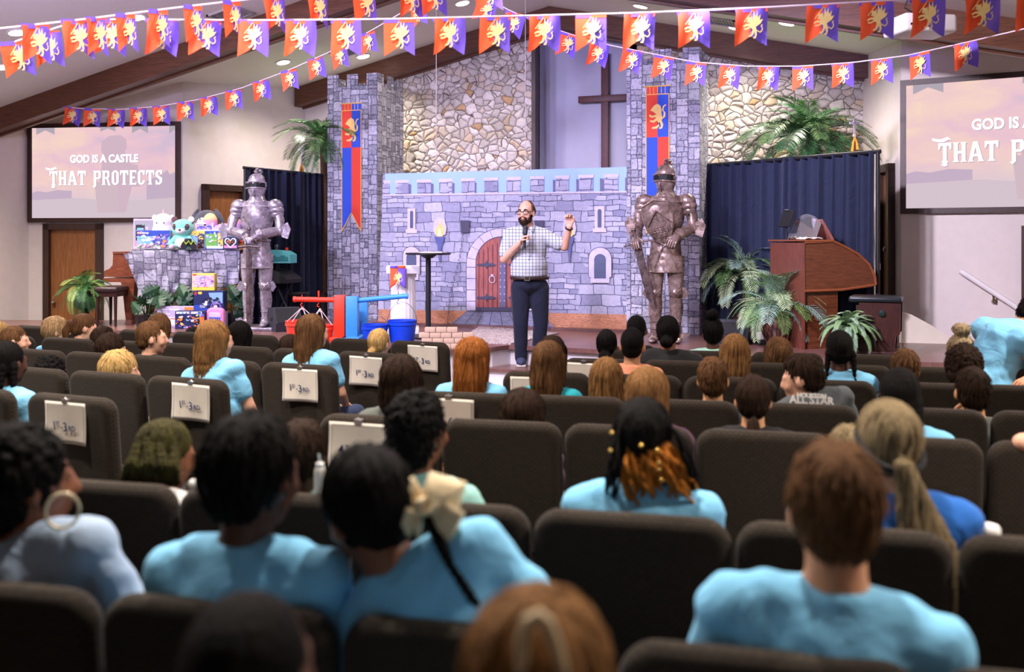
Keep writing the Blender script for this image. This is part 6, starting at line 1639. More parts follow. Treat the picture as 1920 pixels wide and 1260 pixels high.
c = on(518, 606); Ym = depth(c); t = thing('microphone_stand', 'black microphone stand with round grille mic beside the silver armour', 'microphone stand', c, 0)
zt = W(518, 462, Ym).z - STAGE; m = MB(); m.lathe([(0, 0), (.14, 0), (.14, .015), (.03, .03)], 24); m.build('base', M_BLK, t); m = MB(); m.tube([(0, 0, .02), (0, 0, zt - .14)], .012, 10); m.build('pole', M_BLK, t)
m = MB(); m.tube([(0, 0, zt - .16), (0, 0, zt - .02)], [.014, .02], 12); m.ell((0, 0, zt), (.028, .028, .03)); m.build('mic_head', mat('mic_grille_grey', (120, 120, 126), .5, .5, .1, 200), t)
c = on(517, 604); t = thing('round_stool', 'black round stool at the foot of the dark curtain', 'stool', (c.x + .12, c.y + .25, STAGE), 0); zs_ = W(520, 547, depth(c) + .2).z - STAGE
m = MB(); m.lathe([(0, zs_ - .07), (.20, zs_ - .07), (.215, zs_ - .05), (.215, zs_ - .015), (.20, zs_), (0, zs_)], 28); m.build('seat', M_BLK, t)
for k in range(3):
    a = 2 * pi * k / 3 + .5; m = MB(); m.tube([(.03 * cos(a), .03 * sin(a), zs_ - .07), (.2 * cos(a), .2 * sin(a), 0)], .014, 8); m.build('leg', M_BLK, t)
c = W(532, 520, 12.9); t = thing('keyboard_case', 'black keyboard on a stand half hidden behind the silver armour', 'keyboard', (c.x, c.y, STAGE), PSI - .3); zk = c.z - STAGE
m = MB(); m.prism([(-.25, zk - .07), (.14, zk - .07), (.16, zk - .02), (.02, zk + .08), (-.25, zk + .12)], -.2, .2); m.build('body', M_BLK, t)
for sg in (-1, 1):
    m = MB(); m.tube([(sg * .15, 0, 0), (sg * -.12, 0, zk - .07)], .015, 8); m.build('leg', M_BLK, t)
c = W(524, 493, 12.9); t = thing('toy_chest_box', 'teal cardboard box with sloped roof lid beside microphone stand', 'box', (c.x, c.y, c.z + .0), PSI - .15)
M_TEAL = mat('teal_card', (92, 190, 196), .6, 0, .05); m = MB(); m.prism([(-.17, 0), (.19, 0), (.19, .11), (.10, .16), (-.12, .17), (-.17, .10)], -.12, .12); m.build('box_body', M_TEAL, t, smooth=False)
m = MB()
m.prism([(-.15, .03), (.16, .03), (.16, .08), (.12, .08), (.12, .10), (.06, .10), (.06, .08), (0, .08), (0, .10), (-.06, .10), (-.06, .08), (-.15, .08)], -.126, -.119)
m.build('printed_panel', mat('teal_dark', (54, 140, 150), .6), t, smooth=False)
m = MB(); m.tube([(.10, 0, .16), (.10, 0, .20)], .02, 8); m.build('red_knob', M_SR, t)
# small white speaker-plug thing and cable by the curtain edge
c = W(1646, 500, 10.25); t = thing('wall_lamp_sensor', 'small white device on a cord beside the right curtain edge', 'device', c, PSI); m = MB(); m.bbox((0, 0, 0), (.045, .04, .08), .012, 3); m.build('case', M_PJ, t)
m = MB(); m.tube([(-.02, 0, 0), (-.05, 0, .5), (-.045, .0, 1.05)], .004, 6); m.tube([(0, 0, -.04), (.01, 0, -.25), (-.02, 0, -.35)], .004, 6); m.build('cord', M_PJ, t)
c = on(1428, 646); t = thing('white_device', 'small white box with dark base on stage between speaker and vase', 'device', c, PSI); m = MB(); m.bbox((0, 0, .03), (.10, .12, .05), .01); m.build('base', M_BLK, t); m = MB(); m.bbox((-.01, 0, .09), (.085, .08, .08), .015, 3); m.build('case', M_PJ, t)
# thin cords hanging from the rafters
for px, p0, p1, Y_, lab in ((818, 96, 322, 11.6, 'thin white cord hanging from rafter over the left of the backdrop'), (985, 0, 320, 11.4, 'thin white cord hanging from the ridge near the cross')):
    a = W(px, p0, Y_); b = W(px, p1, Y_); t = thing('hanging_cord', lab, 'cord', (a.x, a.y, a.z), 0, 'hanging white cords'); m = MB(); m.tube([(0, 0, 1.2 if p0 < 50 else ceil_z(a.x) - a.z), (0, 0, b.z - a.z)], .0035, 6); m.build('strand', M_ROPE, t)

# ------------------------------------------------------------------ bunting
from mathutils.geometry import interpolate_bezier
PEN = []
for k in range(4):
    warp = (0, .5, -.5, .9)[k]
    me = pennant_mesh(.20, .235, 'pennant', .27, warp).mesh('pennant_cloth', [M_PR, M_PP], True, 60); PEN.append(me)
GME = emblem_mesh(GRIF, .148, .178, 'griffin_emblem', M_GRF)
M_STR = mat('bunting_tape', (236, 214, 226), .7, 0, .04)
def bunting(label, pts, flags, sc=1.0):
    """pts: (px, py, Y) along the tape; flags: positions along it in px."""
    P = [W(*p) for p in pts]; o = P[0]
    t = thing('bunting', label, 'bunting', o, 0, 'pennant buntings')
    # smooth tape
    def at(px):
        for (a, b) in zip(pts[:-1], pts[1:]):
            if a[0] <= px <= b[0] or (a is pts[0] and px < a[0]) or (b is pts[-1] and px > b[0]):
                f = (px - a[0]) / (b[0] - a[0]); return W(px, a[1] + (b[1] - a[1]) * f, 1 / (1 / a[2] + (1 / b[2] - 1 / a[2]) * f))
    n = 60; line = [at(pts[0][0] + (pts[-1][0] - pts[0][0]) * k / n) - o for k in range(n + 1)]
    m = MB(); m.tube(line, .006, 6); m.build('tape', M_STR, t)
    for i, fx in enumerate(flags):
        f, turn = fx if hasattr(fx, '__len__') else (fx, 0)
        a = at(f - 6); b = at(f + 6); d = b - a; ang = atan2(d.y, d.x) if d.x > 0 else atan2(-d.y, -d.x)
        fo = obj('pennant', PEN[(i * 7 + int(f)) % 4], t, at(f) - o + Vector((0, 0, -.008))); R_ = Euler((0, -atan2(d.z, Vector((d.x, d.y)).length) * .75, ang + radians(turn)))
        fo.rotation_euler = R_; fo.scale = (sc, sc, sc)
        e = obj('griffin_emblem', GME, fo, (0.004, -.016, -.100))
    return t
bunting('near bunting of griffin pennants rising from left edge to top centre', [(-60, 60, 6.2), (150, 37, 6.3), (350, 12, 6.5), (560, -12, 6.7), (900, -42, 7.1)], [(66, 50), (142, 42), (180, 55), (235, 55), (296, 55), (361, 56), (434, 55), (512, 45), (593, 42), (681, 30), (765, 20), (808, 10), (912, 0)])
bunting('long near bunting of griffin pennants crossing the whole top', [(-60, 108, 6.9), (120, 47, 6.75), (200, 36, 6.7), (480, 38, 6.6), (720, 36, 6.5), (960, 30, 6.5), (1200, 24, 6.4), (1450, 13, 6.3), (1700, -1, 6.15), (2000, -20, 6.0)],
        [(28, 55), (84, 60), (207, 35), (302, 20), (386, 22), (474, 5), (561, 5), (648, 0), (748, 0), (840, 0), (928, 0), (1018, 0), (1108, 0), (1199, 0), (1299, 0), (1409, 0), (1542, 0), (1642, 0), (1737, 0), (1838, -4), (1938, 0)], 1.0)
bunting('far bunting of small pennants sagging from left beam up to centre', [(127, 201, 13.0), (165, 204, 12.95), (230, 205, 12.8), (300, 199, 12.6), (370, 187, 12.4), (450, 166, 12.1), (540, 132, 11.7), (630, 92, 11.2), (700, 55, 10.8), (790, 2, 10.2), (850, -34, 9.9)],
        [(135, 38), (173, 36), (217, 36), (258, 34), (301, 30), (347, 30), (389, 28), (437, 26), (487, 24), (541, 24), (591, 24), (635, 22), (688, 20), (782, 10)])
bunting('far bunting of small pennants hanging from centre to the right screen', [(860, -34, 9.6), (900, -10, 9.7), (960, 22, 9.8), (1040, 54, 9.9), (1110, 78, 10.0), (1200, 96, 10.0), (1300, 116, 10.0), (1400, 124, 9.9), (1500, 124, 9.8), (1600, 117, 9.6), (1700, 104, 9.3), (1800, 82, 8.9), (1980, 40, 8.3)],
        [(916, -8), (966, -10), (1066, 0), (1122, 0), (1186, 0), (1245, 0), (1306, 0), (1368, 0), (1439, 0), (1505, 0), (1579, 0), (1652, 0), (1724, 0), (1808, 0)])
# ================================================================== plants, organ, piano, toys
def leafmat(n, c1, c2): 
    if n in _M: return _M[n]
    t = NT(n); f = t.noise(t.coord(), 7, 3); t.base(t.ramp(f, [(.3, c1), (.7, c2)])); t.set(.45, 0, **{'Specular IOR Level': .4}); _M[n] = t.m; return t.m
def frond_mesh(L, droop, n, ll, lw, m_, up=.35, seed=0, vee=.5):
    """An arching palm frond growing along +y from the origin."""
    rng = random.Random(seed); m = MB(); pts = []
    for k in range(13):
        s = k / 12; pts.append(Vector((.02 * L * sin(s * 3 + seed), L * (s - .12 * droop * s ** 3), L * (up * s - droop * s ** 2.2))))
    m.tube(pts, [.007 * (1 - .8 * k / 12) * (L / .6) ** .5 for k in range(13)], 5)
    for k in range(n):
        s = .10 + .88 * k / (n - 1); i = min(int(s * 12), 11); f = s * 12 - i; p = pts[i].lerp(pts[i + 1], f); T = (pts[i + 1] - pts[i]).normalized()
        side = T.cross(Vector((0, 0, 1))).normalized(); upv = side.cross(T)
        l = ll * (.35 + .65 * sin(pi * min(1, s * .92 + .10)) ** .7) * rng.uniform(.88, 1.08)
        for sg in (-1, 1):
            d = (side * sg * .92 + T * (.44 + .40 * s) + upv * (vee - .45 * s) + Vector((0, 0, rng.uniform(-.1, .06)))).normalized()
            a = p; b = p + d * l * .55; c = p + d * l - Vector((0, 0, l * .20)); wv = d.cross(upv).normalized() * lw
            m.add([a - wv * .3, a + wv * .3, b + wv, c, b - wv], [(0, 1, 2, 4), (4, 2, 3)])
    return m.mesh('frond', m_, True, 180)
def plant(name, label, loc, base_z, fronds, meshes, cat='potted plant', group=None, wall=1):
    t = thing(name, label, cat, loc, 0, group)
    for k, (az, tilt, sc) in enumerate(fronds):
        o = obj('frond', meshes[k % len(meshes)], t, (0.02 * cos(az), .02 * sin(az), base_z)); o.rotation_euler = (Matrix.Rotation(az, 3, 'Z') @ Matrix.Rotation(tilt, 3, 'X')).to_euler(); o.scale = (sc * (wall if sin(az) < .2 else 1),) * 3
    return t
def vase(t, prof, m_, n='vase'):
    m = MB(); m.lathe(prof, 28); return m.build(n, m_, t)
M_VASE = NT('striped_vase'); _v = M_VASE.coord((30, 30, 1)); M_VASE.base(M_VASE.ramp(M_VASE.noise(_v, 1.2, 3), [(.35, (38, 20, 18)), (.5, (74, 44, 36)), (.66, (150, 112, 96))])); M_VASE.set(.25); M_VASE = M_VASE.m
M_DVASE = mat('dark_glazed_vase', (34, 30, 34), .2, 0, .2); M_SOIL = mat('potting_soil', (48, 36, 28), .95, 0, .3, 60)
G1 = leafmat('palm_green', (60, 104, 56), (124, 164, 90)); G2 = leafmat('palm_bluegreen', (84, 118, 106), (160, 190, 172)); G3 = leafmat('palm_dark', (30, 74, 40), (72, 126, 70)); G4 = leafmat('palm_pale', (136, 164, 118), (198, 216, 170))
def ringf(n, tl, sc, jit, seed, a0=0, a1=2 * pi):
    r = random.Random(seed); return [(a0 + (a1 - a0) * (k + r.uniform(-.25, .25)) / n, r.uniform(*tl), sc * r.uniform(1 - jit, 1 + jit)) for k in range(n)]
# large palms high behind the curtains
PM = [frond_mesh(.95, .62, 52, .25, .0062, G3, .45, 1), frond_mesh(1.0, .85, 52, .26, .0062, G1, .55, 2), frond_mesh(.85, .7, 48, .25, .0062, G3, .5, 3)]
def big_palm(label, c, base, fr, seed):
    t = plant('palm_plant', label, (c.x, c.y, STAGE), base - STAGE, fr, PM, 'palm', 'palms behind the curtains', .84 if c.x > 0 else 1)
    h = base - STAGE; m = MB(); m.tube([(0, 0, .35), (.02, .01, h * .6), (0, 0, h + .03)], [.06, .045, .05], 12); m.build('trunk', mat('palm_trunk', (96, 74, 52), .9, 0, .3, 30, (1, 1, 4)), t)
    vase(t, [(0, 0), (.19, 0), (.24, .32), (.25, .36), (.22, .36), (.2, .33), (0, .33)], M_DVASE, 'pot'); return t
c = W(1518, 275, 11.75)
big_palm('large green palm spreading over the right curtain', c, W(1518, 262, 11.75).z, ringf(24, (-.2, .25), 1.0, .15, 3) + ringf(14, (.40, 1.1), .80, .15, 4) + ringf(12, (-.55, -.15), .85, .1, 6), 3)
c = W(606, 285, 14.0)
big_palm('green palm showing over left curtain beside the left tower', c, W(606, 268, 14.0).z, ringf(18, (-.2, .4), .72, .15, 13) + ringf(12, (.5, 1.0), .68, .15, 14) + ringf(10, (-.7, -.2), .72, .1, 16), 5)
# potted palms before the organ
PP = [frond_mesh(.52, .70, 32, .125, .0040, G2, .60, 5), frond_mesh(.50, .95, 32, .125, .0040, G4, .75, 6), frond_mesh(.48, .8, 30, .12, .0040, G1, .65, 7)]
VP = [(0, 0), (.10, 0), (.11, .03), (.15, .16), (.175, .30), (.165, .36), (.13, .39), (.155, .42), (.16, .44), (.14, .44), (.12, .40), (0, .39)]
c = on(1458, 648); u = scale_at(c); hh = (648 - 588) * u * 1.05
t = plant('potted_palm', 'potted palm in a striped bulbous vase before the organ', c, hh + .02, ringf(18, (-.1, .35), 1.2, .14, 21) + ringf(18, (.35, 1.1), 1.1, .14, 22) + ringf(9, (-.55, -.1), .95, .1, 23), PP, group='potted palms by the organ')
vase(t, [(r * 1.08, z * hh / .44) for r, z in VP], M_VASE)
c = W(1396, 600, 11.5); c.z = STAGE; hh = W(1396, 586, 11.5).z - STAGE
t = plant('potted_palm', 'taller potted palm against the navy curtain, left of the organ', c, hh + .42, ringf(18, (-.1, .3), 1.2, .14, 31) + ringf(18, (.3, 1.1), 1.1, .14, 32) + ringf(9, (-.65, -.15), 1.1, .1, 33), PP, group='potted palms by the organ')
vase(t, [(r * .9, z * (hh) / .44) for r, z in VP], M_VASE)
m = MB(); 
for k in range(3): m.tube([(.02 * cos(k * 2.1), .02 * sin(k * 2.1), hh - .05), (.01 * cos(k * 2), 0, hh + .44)], .012, 6)
m.build('stem', mat('palm_stem', (88, 84, 52), .8), t)
# fern on a stand
c = on(1592, 668); u = scale_at(c); zf = (668 - 618) * u
FM = [frond_mesh(.30, .85, 34, .046, .0042, leafmat('fern_green', (62, 104, 66), (132, 164, 112)), .75, 8, .25), frond_mesh(.29, 1.1, 34, .046, .0042, leafmat('fern_bluegreen', (80, 116, 96), (158, 184, 150)), .8, 9, .25)]
t = plant('fern_plant', 'bushy fern on a small wooden stand before the organ bench', c, zf, ringf(22, (-.15, .25), 1.08, .1, 41) + ringf(20, (.3, 1.1), .98, .12, 42) + ringf(16, (-.6, -.15), 1.1, .1, 43), FM)
m = MB(); m.lathe([(0, .0), (.10, 0), (.035, .03), (.03, zf * .35), (.055, zf * .5), (.03, zf * .62), (.09, zf * .68), (.09, zf * .71)], 20); m.build('stand', wood('walnut_wood', (96, 52, 34), (66, 34, 22), .35, 5), t)
vase(t, [(0, zf * .71), (.06, zf * .71), (.085, zf), (.07, zf), (0, zf * .95)], M_DVASE, 'pot')
# plant left of the piano
c = W(160, 600, 12.7); c.z = STAGE; zb = W(160, 545, 12.7).z - STAGE
PL = [frond_mesh(.40, .75, 32, .11, .0038, G3, .65, 10), frond_mesh(.40, 1.0, 32, .11, .0038, leafmat('palm_yellowgreen', (92, 128, 58), (164, 188, 108)), .75, 11), frond_mesh(.38, 1.15, 30, .11, .0038, G3, .65, 12)]  # one frond mesh in a lighter yellow-green
t = plant('potted_palm', 'green palm in a black vase left of the grand piano', c, zb, ringf(13, (-.1, .3), .95, .12, 51) + ringf(12, (.3, 1.1), .9, .12, 52) + ringf(12, (-.8, -.2), .95, .1, 53), PL)
vase(t, [(0, .0), (.12, 0), (.05, .03), (.05, zb * .42), (.12, zb * .5), (.17, zb * .8), (.15, zb * .92), (.17, zb), (.14, zb), (.12, zb * .95), (0, zb * .95)], M_DVASE)

# flag poles with cross finials behind the curtains
def flagpole(label, px, pyt, pyb, Y, tas):
    p = W(px, pyt, Y); t = thing('flag_pole', label, 'flag pole', (p.x, p.y, STAGE), PSI, 'flag poles'); h = p.z - STAGE; M_SILV = mat('chrome', (236, 232, 238), .25, .3, .03)
    u = Y / F; m = MB(); m.tube([(0, 0, .04), (0, 0, h - 34 * u)], .014, 10); m.lathe([(0, 0), (.16, 0), (.15, .03), (.03, .06)], 24); m.build('pole', wood('flag_pole_wood', (120, 80, 46), (90, 56, 32)), t)
    m = MB(); m.bbox((0, 0, h - 14 * u), (.028, .02, 30 * u), .006); m.bbox((0, 0, h - 9 * u), (.115, .02, .028), .006); m.lathe([(.012, h - 36 * u), (.022, h - 33 * u), (.012, h - 29 * u)], 12); m.build('cross_finial', M_SILV, t)
    m = MB()
    for sg, l in ((-1, 27), (1, 24)): m.tube([(0, -.015, h - 35 * u), (sg * .018, -.02, h - 45 * u), (sg * .03, -.02, h - (35 + l) * u)], [.007, .012, .018], 8)
    m.build('gold_tassel', mat('gold_cord', (226, 160, 48), .6, 0, .15, 60), t)
    m = MB(); m.grid(lambda a, b: (.01 + .20 * a * (1 - .5 * b) + .03 * sin(b * 5), .03 * sin(a * 9 + b), h - 62 * u - 1.0 * b), 16, 8); m.build('flag_cloth', mat('flag_blue', (36, 52, 110), .8), t, angle=180)
flagpole('chrome cross topped flag pole with gold tassel over the right curtain', 1602, 222, 280, 10.95, 0)
flagpole('cross topped flag pole with gold cord beside the left palm', 566, 272, 325, 14.25, 0)

# ------------------------------------------------------------------ organ
M_ORG = wood('organ_walnut', (104, 56, 32), (74, 38, 21), .32, 4, (2, 12, 12)); M_ORGF = wood('organ_front_walnut', (118, 66, 52), (92, 50, 40), .3, 4, (12, 12, 2)); M_EDGE = mat('organ_edge', (128, 70, 42), .3, 0, .08)
c = on(1508, 655); YO = depth(c); u = YO / F
orz = PSI + .14
t = thing('church_organ', 'large curved brown wooden organ on the right of stage', 'organ', (c.x, c.y, STAGE), orz)
g = lambda px, py: ((px - 1508) * u * 1.04, (655 - py) * u)
W_ = .78
side = [g(1508, 455), g(1562, 452), g(1584, 462), g(1610, 476), g(1632, 496), g(1643, 518), g(1645, 534), g(1638, 536), g(1580, 544), g(1508, 546)]
def ogpart(n, poly, y0, y1, mm): m = MB(); m.prism(poly, y0, y1); return m.build(n, mm, t, smooth=False)
ogpart('side_panel', side, 0, .035, M_ORG); ogpart('side_panel', side, W_ - .035, W_, M_ORG)
ogpart('console_body', [g(1510, 457), g(1562, 456), g(1582, 465), g(1606, 479), g(1580, 500), g(1580, 541), g(1510, 543)], .035, W_ - .035, M_ORG)
m = MB(); m.tube([(x, -.004, z) for x, z in side[:8]], .014, 8); m.tube([(x, -.004, z) for x, z in side[7:]], .014, 8); m.build('edge_moulding', M_EDGE, t)
ogpart('pedestal', [g(1512, 546), g(1575, 544), g(1574, 634), g(1604, 634), g(1604, 655), g(1512, 655)], .03, W_ - .03, M_ORG)
m = MB(); x0 = (1508 - 1508) * u; m.box((-.012, W_ / 2, (655 - 455) * u / 2), (.03, W_ + .02, (655 - 455) * u)); m.build('back_panel', M_ORGF, t, smooth=False)
m = MB(); m.box((-.0 + .12, W_ / 2, (655 - 452) * u + .006), (.34, W_ + .04, .016)); m.build('top_board', M_EDGE, t, smooth=False)
zz = (655 - 452) * u
m = MB()
for k in range(5): m.lathe([(.012, 0), (.012, .02), (.016, .03), (0, .034)], 10, (.10, .12 + k * .12, zz + .03), rotm(0, pi / 2, 0))
m.build('stop_knob', M_BRASS, t)
m = MB(); m.box((.28, W_ / 2, zz + .11), (.03, W_ * .8, .24), rotm(0, -.55, 0)); m.build('music_desk', wood('desk_wood', (150, 92, 84), (120, 70, 60)), t, smooth=False)
m = MB(); P = [(.06 + .35 * k / 10 + .0, zz + .02 + .26 * sin(pi * (.15 + .7 * k / 10)) ** .6) for k in range(11)]
m.add([(0.20 + .0 * k, .05 + .68 * k / 10, z) for k, (x, z) in enumerate(P)] + [(.14, .05 + .68, zz + .02), (.14, .05, zz + .02)], [tuple(range(13))]); o = m.build('clear_music_rest', glass('acrylic'), t, smooth=False); o.modifiers.new('t', 'SOLIDIFY').thickness = .006
m = MB()
for k in range(2): m.box((.62 - .0 * k, W_ / 2, (655 - 522 - k * 14) * u), (.14, W_ - .1, .02))
m.build('keyboard', mat('ivory_keys', (226, 220, 208), .35), t, smooth=False)
m = MB(); m.box((.78, W_ / 2, .04), (.4, W_ - .1, .03)); m.build('pedal_board', M_ORG, t, smooth=False)
p = Vector((c.x, c.y, 0)) + rotm(0, 0, orz) @ Vector((.10, .10, 0)); tt = thing('open_book', 'white open music book lying on top of the organ', 'book', (p.x, p.y, STAGE + zz + .014), orz + .2)
m = MB(); m.grid(lambda a, b: ((a - .5) * .22, (b - .5) * .15, .012 + .012 * abs(sin(a * 2 * pi))), 12, 1); o = m.build('pages', M_PAPER, tt); o.modifiers.new('t', 'SOLIDIFY').thickness = .01
# clipboard lamp on top
p = Vector((c.x, c.y, 0)) + rotm(0, 0, orz) @ Vector((.07, .60, 0)); tt = thing('music_stand_lamp', 'black folder on a thin stand above the organ', 'music stand', (p.x, p.y, STAGE + zz + .014), orz)
m = MB(); m.tube([(0, 0, 0), (0, 0, .22)], .010, 8); m.build('stand', M_BLK, tt); m = MB(); m.box((0, -.02, .22), (.02, .28, .18), rotm(0, .35, 0)); m.build('folder', M_BLK, tt, smooth=False); m = MB(); m.tube([(0, -.05, .31), (0, .03, .315)], .008, 8); m.build('clip', M_STEEL, tt)
# bench
c = on(1640, 668); t = thing('organ_bench', 'dark brown organ bench with black padded seat at the right', 'bench', c, PSI - .42); u = scale_at(c); hb = (668 - 556) * u; lb = 92 * u
M_BEN = wood('bench_wood', (62, 30, 24), (40, 20, 17), .35, 4, (12, 2, 2)); m = MB(); m.bbox((0, .2, hb - .03), (lb * 1.02, .42, .055), .02, 3); m.build('padded_seat', mat('black_leather', (26, 30, 34), .35, 0, .1, 60), t)
m = MB(); P = [(-lb * .34, 0), (lb * .44, 0), (lb * .38, .05), (lb * .40, hb * .33), (lb * .48, hb * .38), (lb * .49, hb - .06), (-lb * .30, hb - .06), (-lb * .40, hb * .33)]; m.prism(P, .0, .05); m.build('side_panel', M_BEN, t, smooth=False)
m = MB(); m.prism(P, .36, .41); m.build('side_panel', M_BEN, t, smooth=False)
m = MB(); m.box((-lb * .02, .2, hb * .62), (lb * .7, .32, hb * .45)); m.build('storage_box', M_BEN, t, smooth=False); m = MB(); m.lathe([(.02, 0), (.032, .008), (.028, .02), (0, .024)], 16, (lb * .14, 0, hb * .72), rotm(pi / 2)); m.build('knob', mat('green_black_knob', (24, 44, 38), .3), t)
m = MB(); m.bbox((0, .2, .025), (lb * .9, .5, .05), .012); m.build('foot_rail', M_BEN, t)

# ------------------------------------------------------------------ grand piano, bench
YP = 12.85; c = W(330, 560, YP); u = YP / F; zt = W(330, 470, YP).z - STAGE
t = thing('grand_piano', 'reddish brown grand piano half covered by stone print cloth', 'piano', (c.x, c.y, STAGE), PSI)
M_PIA = wood('piano_mahogany', (126, 68, 46), (94, 48, 32), .3, 4, (3, 12, 12)); g = lambda px, py: ((px - 330) * u, STAGE * 0 + W(330, py, YP).z - STAGE)
case = [g(212, 476), g(252, 476), g(300, 478), g(450, 478), g(450, 520), g(318, 520), g(195, 519), g(195, 508), g(205, 504), g(211, 497)]
m = MB(); m.prism(case, .0, .05); m.build('case_side', M_PIA, t, smooth=False)
m = MB(); m.prism([g(212, 478), g(450, 478), g(450, 520), g(212, 520)], .05, .75); m.build('case_body', M_PIA, t, smooth=False)
m = MB(); m.prism([g(212, 476), g(455, 476), g(455, 472), g(212, 472)], -.01, .78); m.build('lid', M_PIA, t, smooth=False)
m = MB(); m.prism([g(193, 522), g(316, 522), g(316, 529), g(193, 529)], -.0, .74); m.build('key_bed', M_PIA, t, smooth=False)
def pleg(px0, px1, y):
    m = MB(); a, b = g(px0, 528), g(px1, 528); cx_ = (a[0] + b[0]) / 2; w = (b[0] - a[0])
    m.add([(cx_ + sx * w * f, y + sy * w * f, z) for z, f in ((a[1], .5), (a[1] * .85, .42), (.05, .24), (0, .3)) for sx, sy in ((-1, -1), (1, -1), (1, 1), (-1, 1))], [(i * 4 + k, i * 4 + (k + 1) % 4, i * 4 + 4 + (k + 1) % 4, i * 4 + 4 + k) for i in range(3) for k in range(4)] + [(3, 2, 1, 0), (12, 13, 14, 15)]); m.build('leg', M_PIA, t, smooth=False)
pleg(228, 254, .06); pleg(236, 258, .66); pleg(432, 452, .4)
m = MB(); m.box((g(203, 514)[0], .38, g(203, 516)[1]), (.10, .6, .02)); m.build('keys', mat('ivory_keys', (226, 220, 208), .35), t, smooth=False)
cb_ = W(212, 570, YP - .15); tb = thing('piano_bench', 'dark leather topped piano bench in front of piano keys', 'bench', (cb_.x, cb_.y, STAGE), PSI); hb = W(212, 537, YP - .15).z - STAGE
m = MB(); m.bbox((0, 0, hb - .03), (.30, .50, .07), .025, 3); m.build('seat', mat('brown_leather', (52, 36, 34), .35, 0, .1, 60), tb)
for sx in (-1, 1):
    for sy in (-1, 1):
        m = MB(); m.tube([(sx * .11, sy * .2, hb - .06), (sx * .115, sy * .21, 0)], [.026, .016], 8); m.build('leg', M_BEN, tb)
m = MB(); m.box((0, 0, hb - .09), (.27, .46, .06)); m.build('apron', M_BEN, tb, smooth=False)
# cloth with the castle stone print
cl = thing('printed_cloth', 'grey stone print cloth draped over the piano under the toys', 'cloth', (c.x, c.y, STAGE), PSI)
def g2(px, py): return ((px - 330) * u, W(330, py, YP).z - STAGE)
TOPZ = g2(330, 470)[1] + .012
edge = [(236, 474), (262, 480), (292, 498), (310, 520), (296, 545), (288, 572), (300, 566), (322, 548), (340, 540), (370, 545), (400, 546), (430, 537), (452, 528)]
def cloth_f(a, b):
    x0 = g2(250, 470)[0]; x1 = g2(452, 470)[0]; x = x0 + (x1 - x0) * a
    if b < .5:
        q = b / .5; return Vector((x, .70 - .76 * q, TOPZ + .004 * sin(x * 30) * sin(q * 9)))
    q = (b - .5) / .5; px = 250 + 202 * a
    hang = np.interp(px, [250, 262, 280, 300, 322, 340, 400, 440, 452], [478, 500, 560, 572, 552, 543, 548, 534, 530])
    pxs = px + (-14 if px < 300 else 0) * (1 - min(1, abs(px - 262) / 40)) * q
    zz = g2(0, 470)[1] + (g2(0, hang)[1] - g2(0, 470)[1]) * q
    fold = (.055 * sin(x * 14 + q * 3) + .022 * sin(x * 37 + 1 - q * 3)) * q
    return Vector((g2(pxs, 0)[0] if True else x, -.062 - abs(fold) - .02 * q, zz))
m = MB(); m.grid(cloth_f, 70, 40); o = m.build('cloth_sheet', tower_print('cloth_stone_print', (78, 76, 96), (176, 172, 194), .15), cl, angle=180)
m = MB(); m.grid(lambda a, b: Vector((g2(236 + 60 * b * a + 30 * a * (1 - b), 0)[0], -.07 - .03 * b, g2(0, 474 + (26 * a + 28 * b * a))[1])) , 12, 10); m.build('loose_corner', bpy.data.materials['cloth_stone_print'], cl, angle=180)
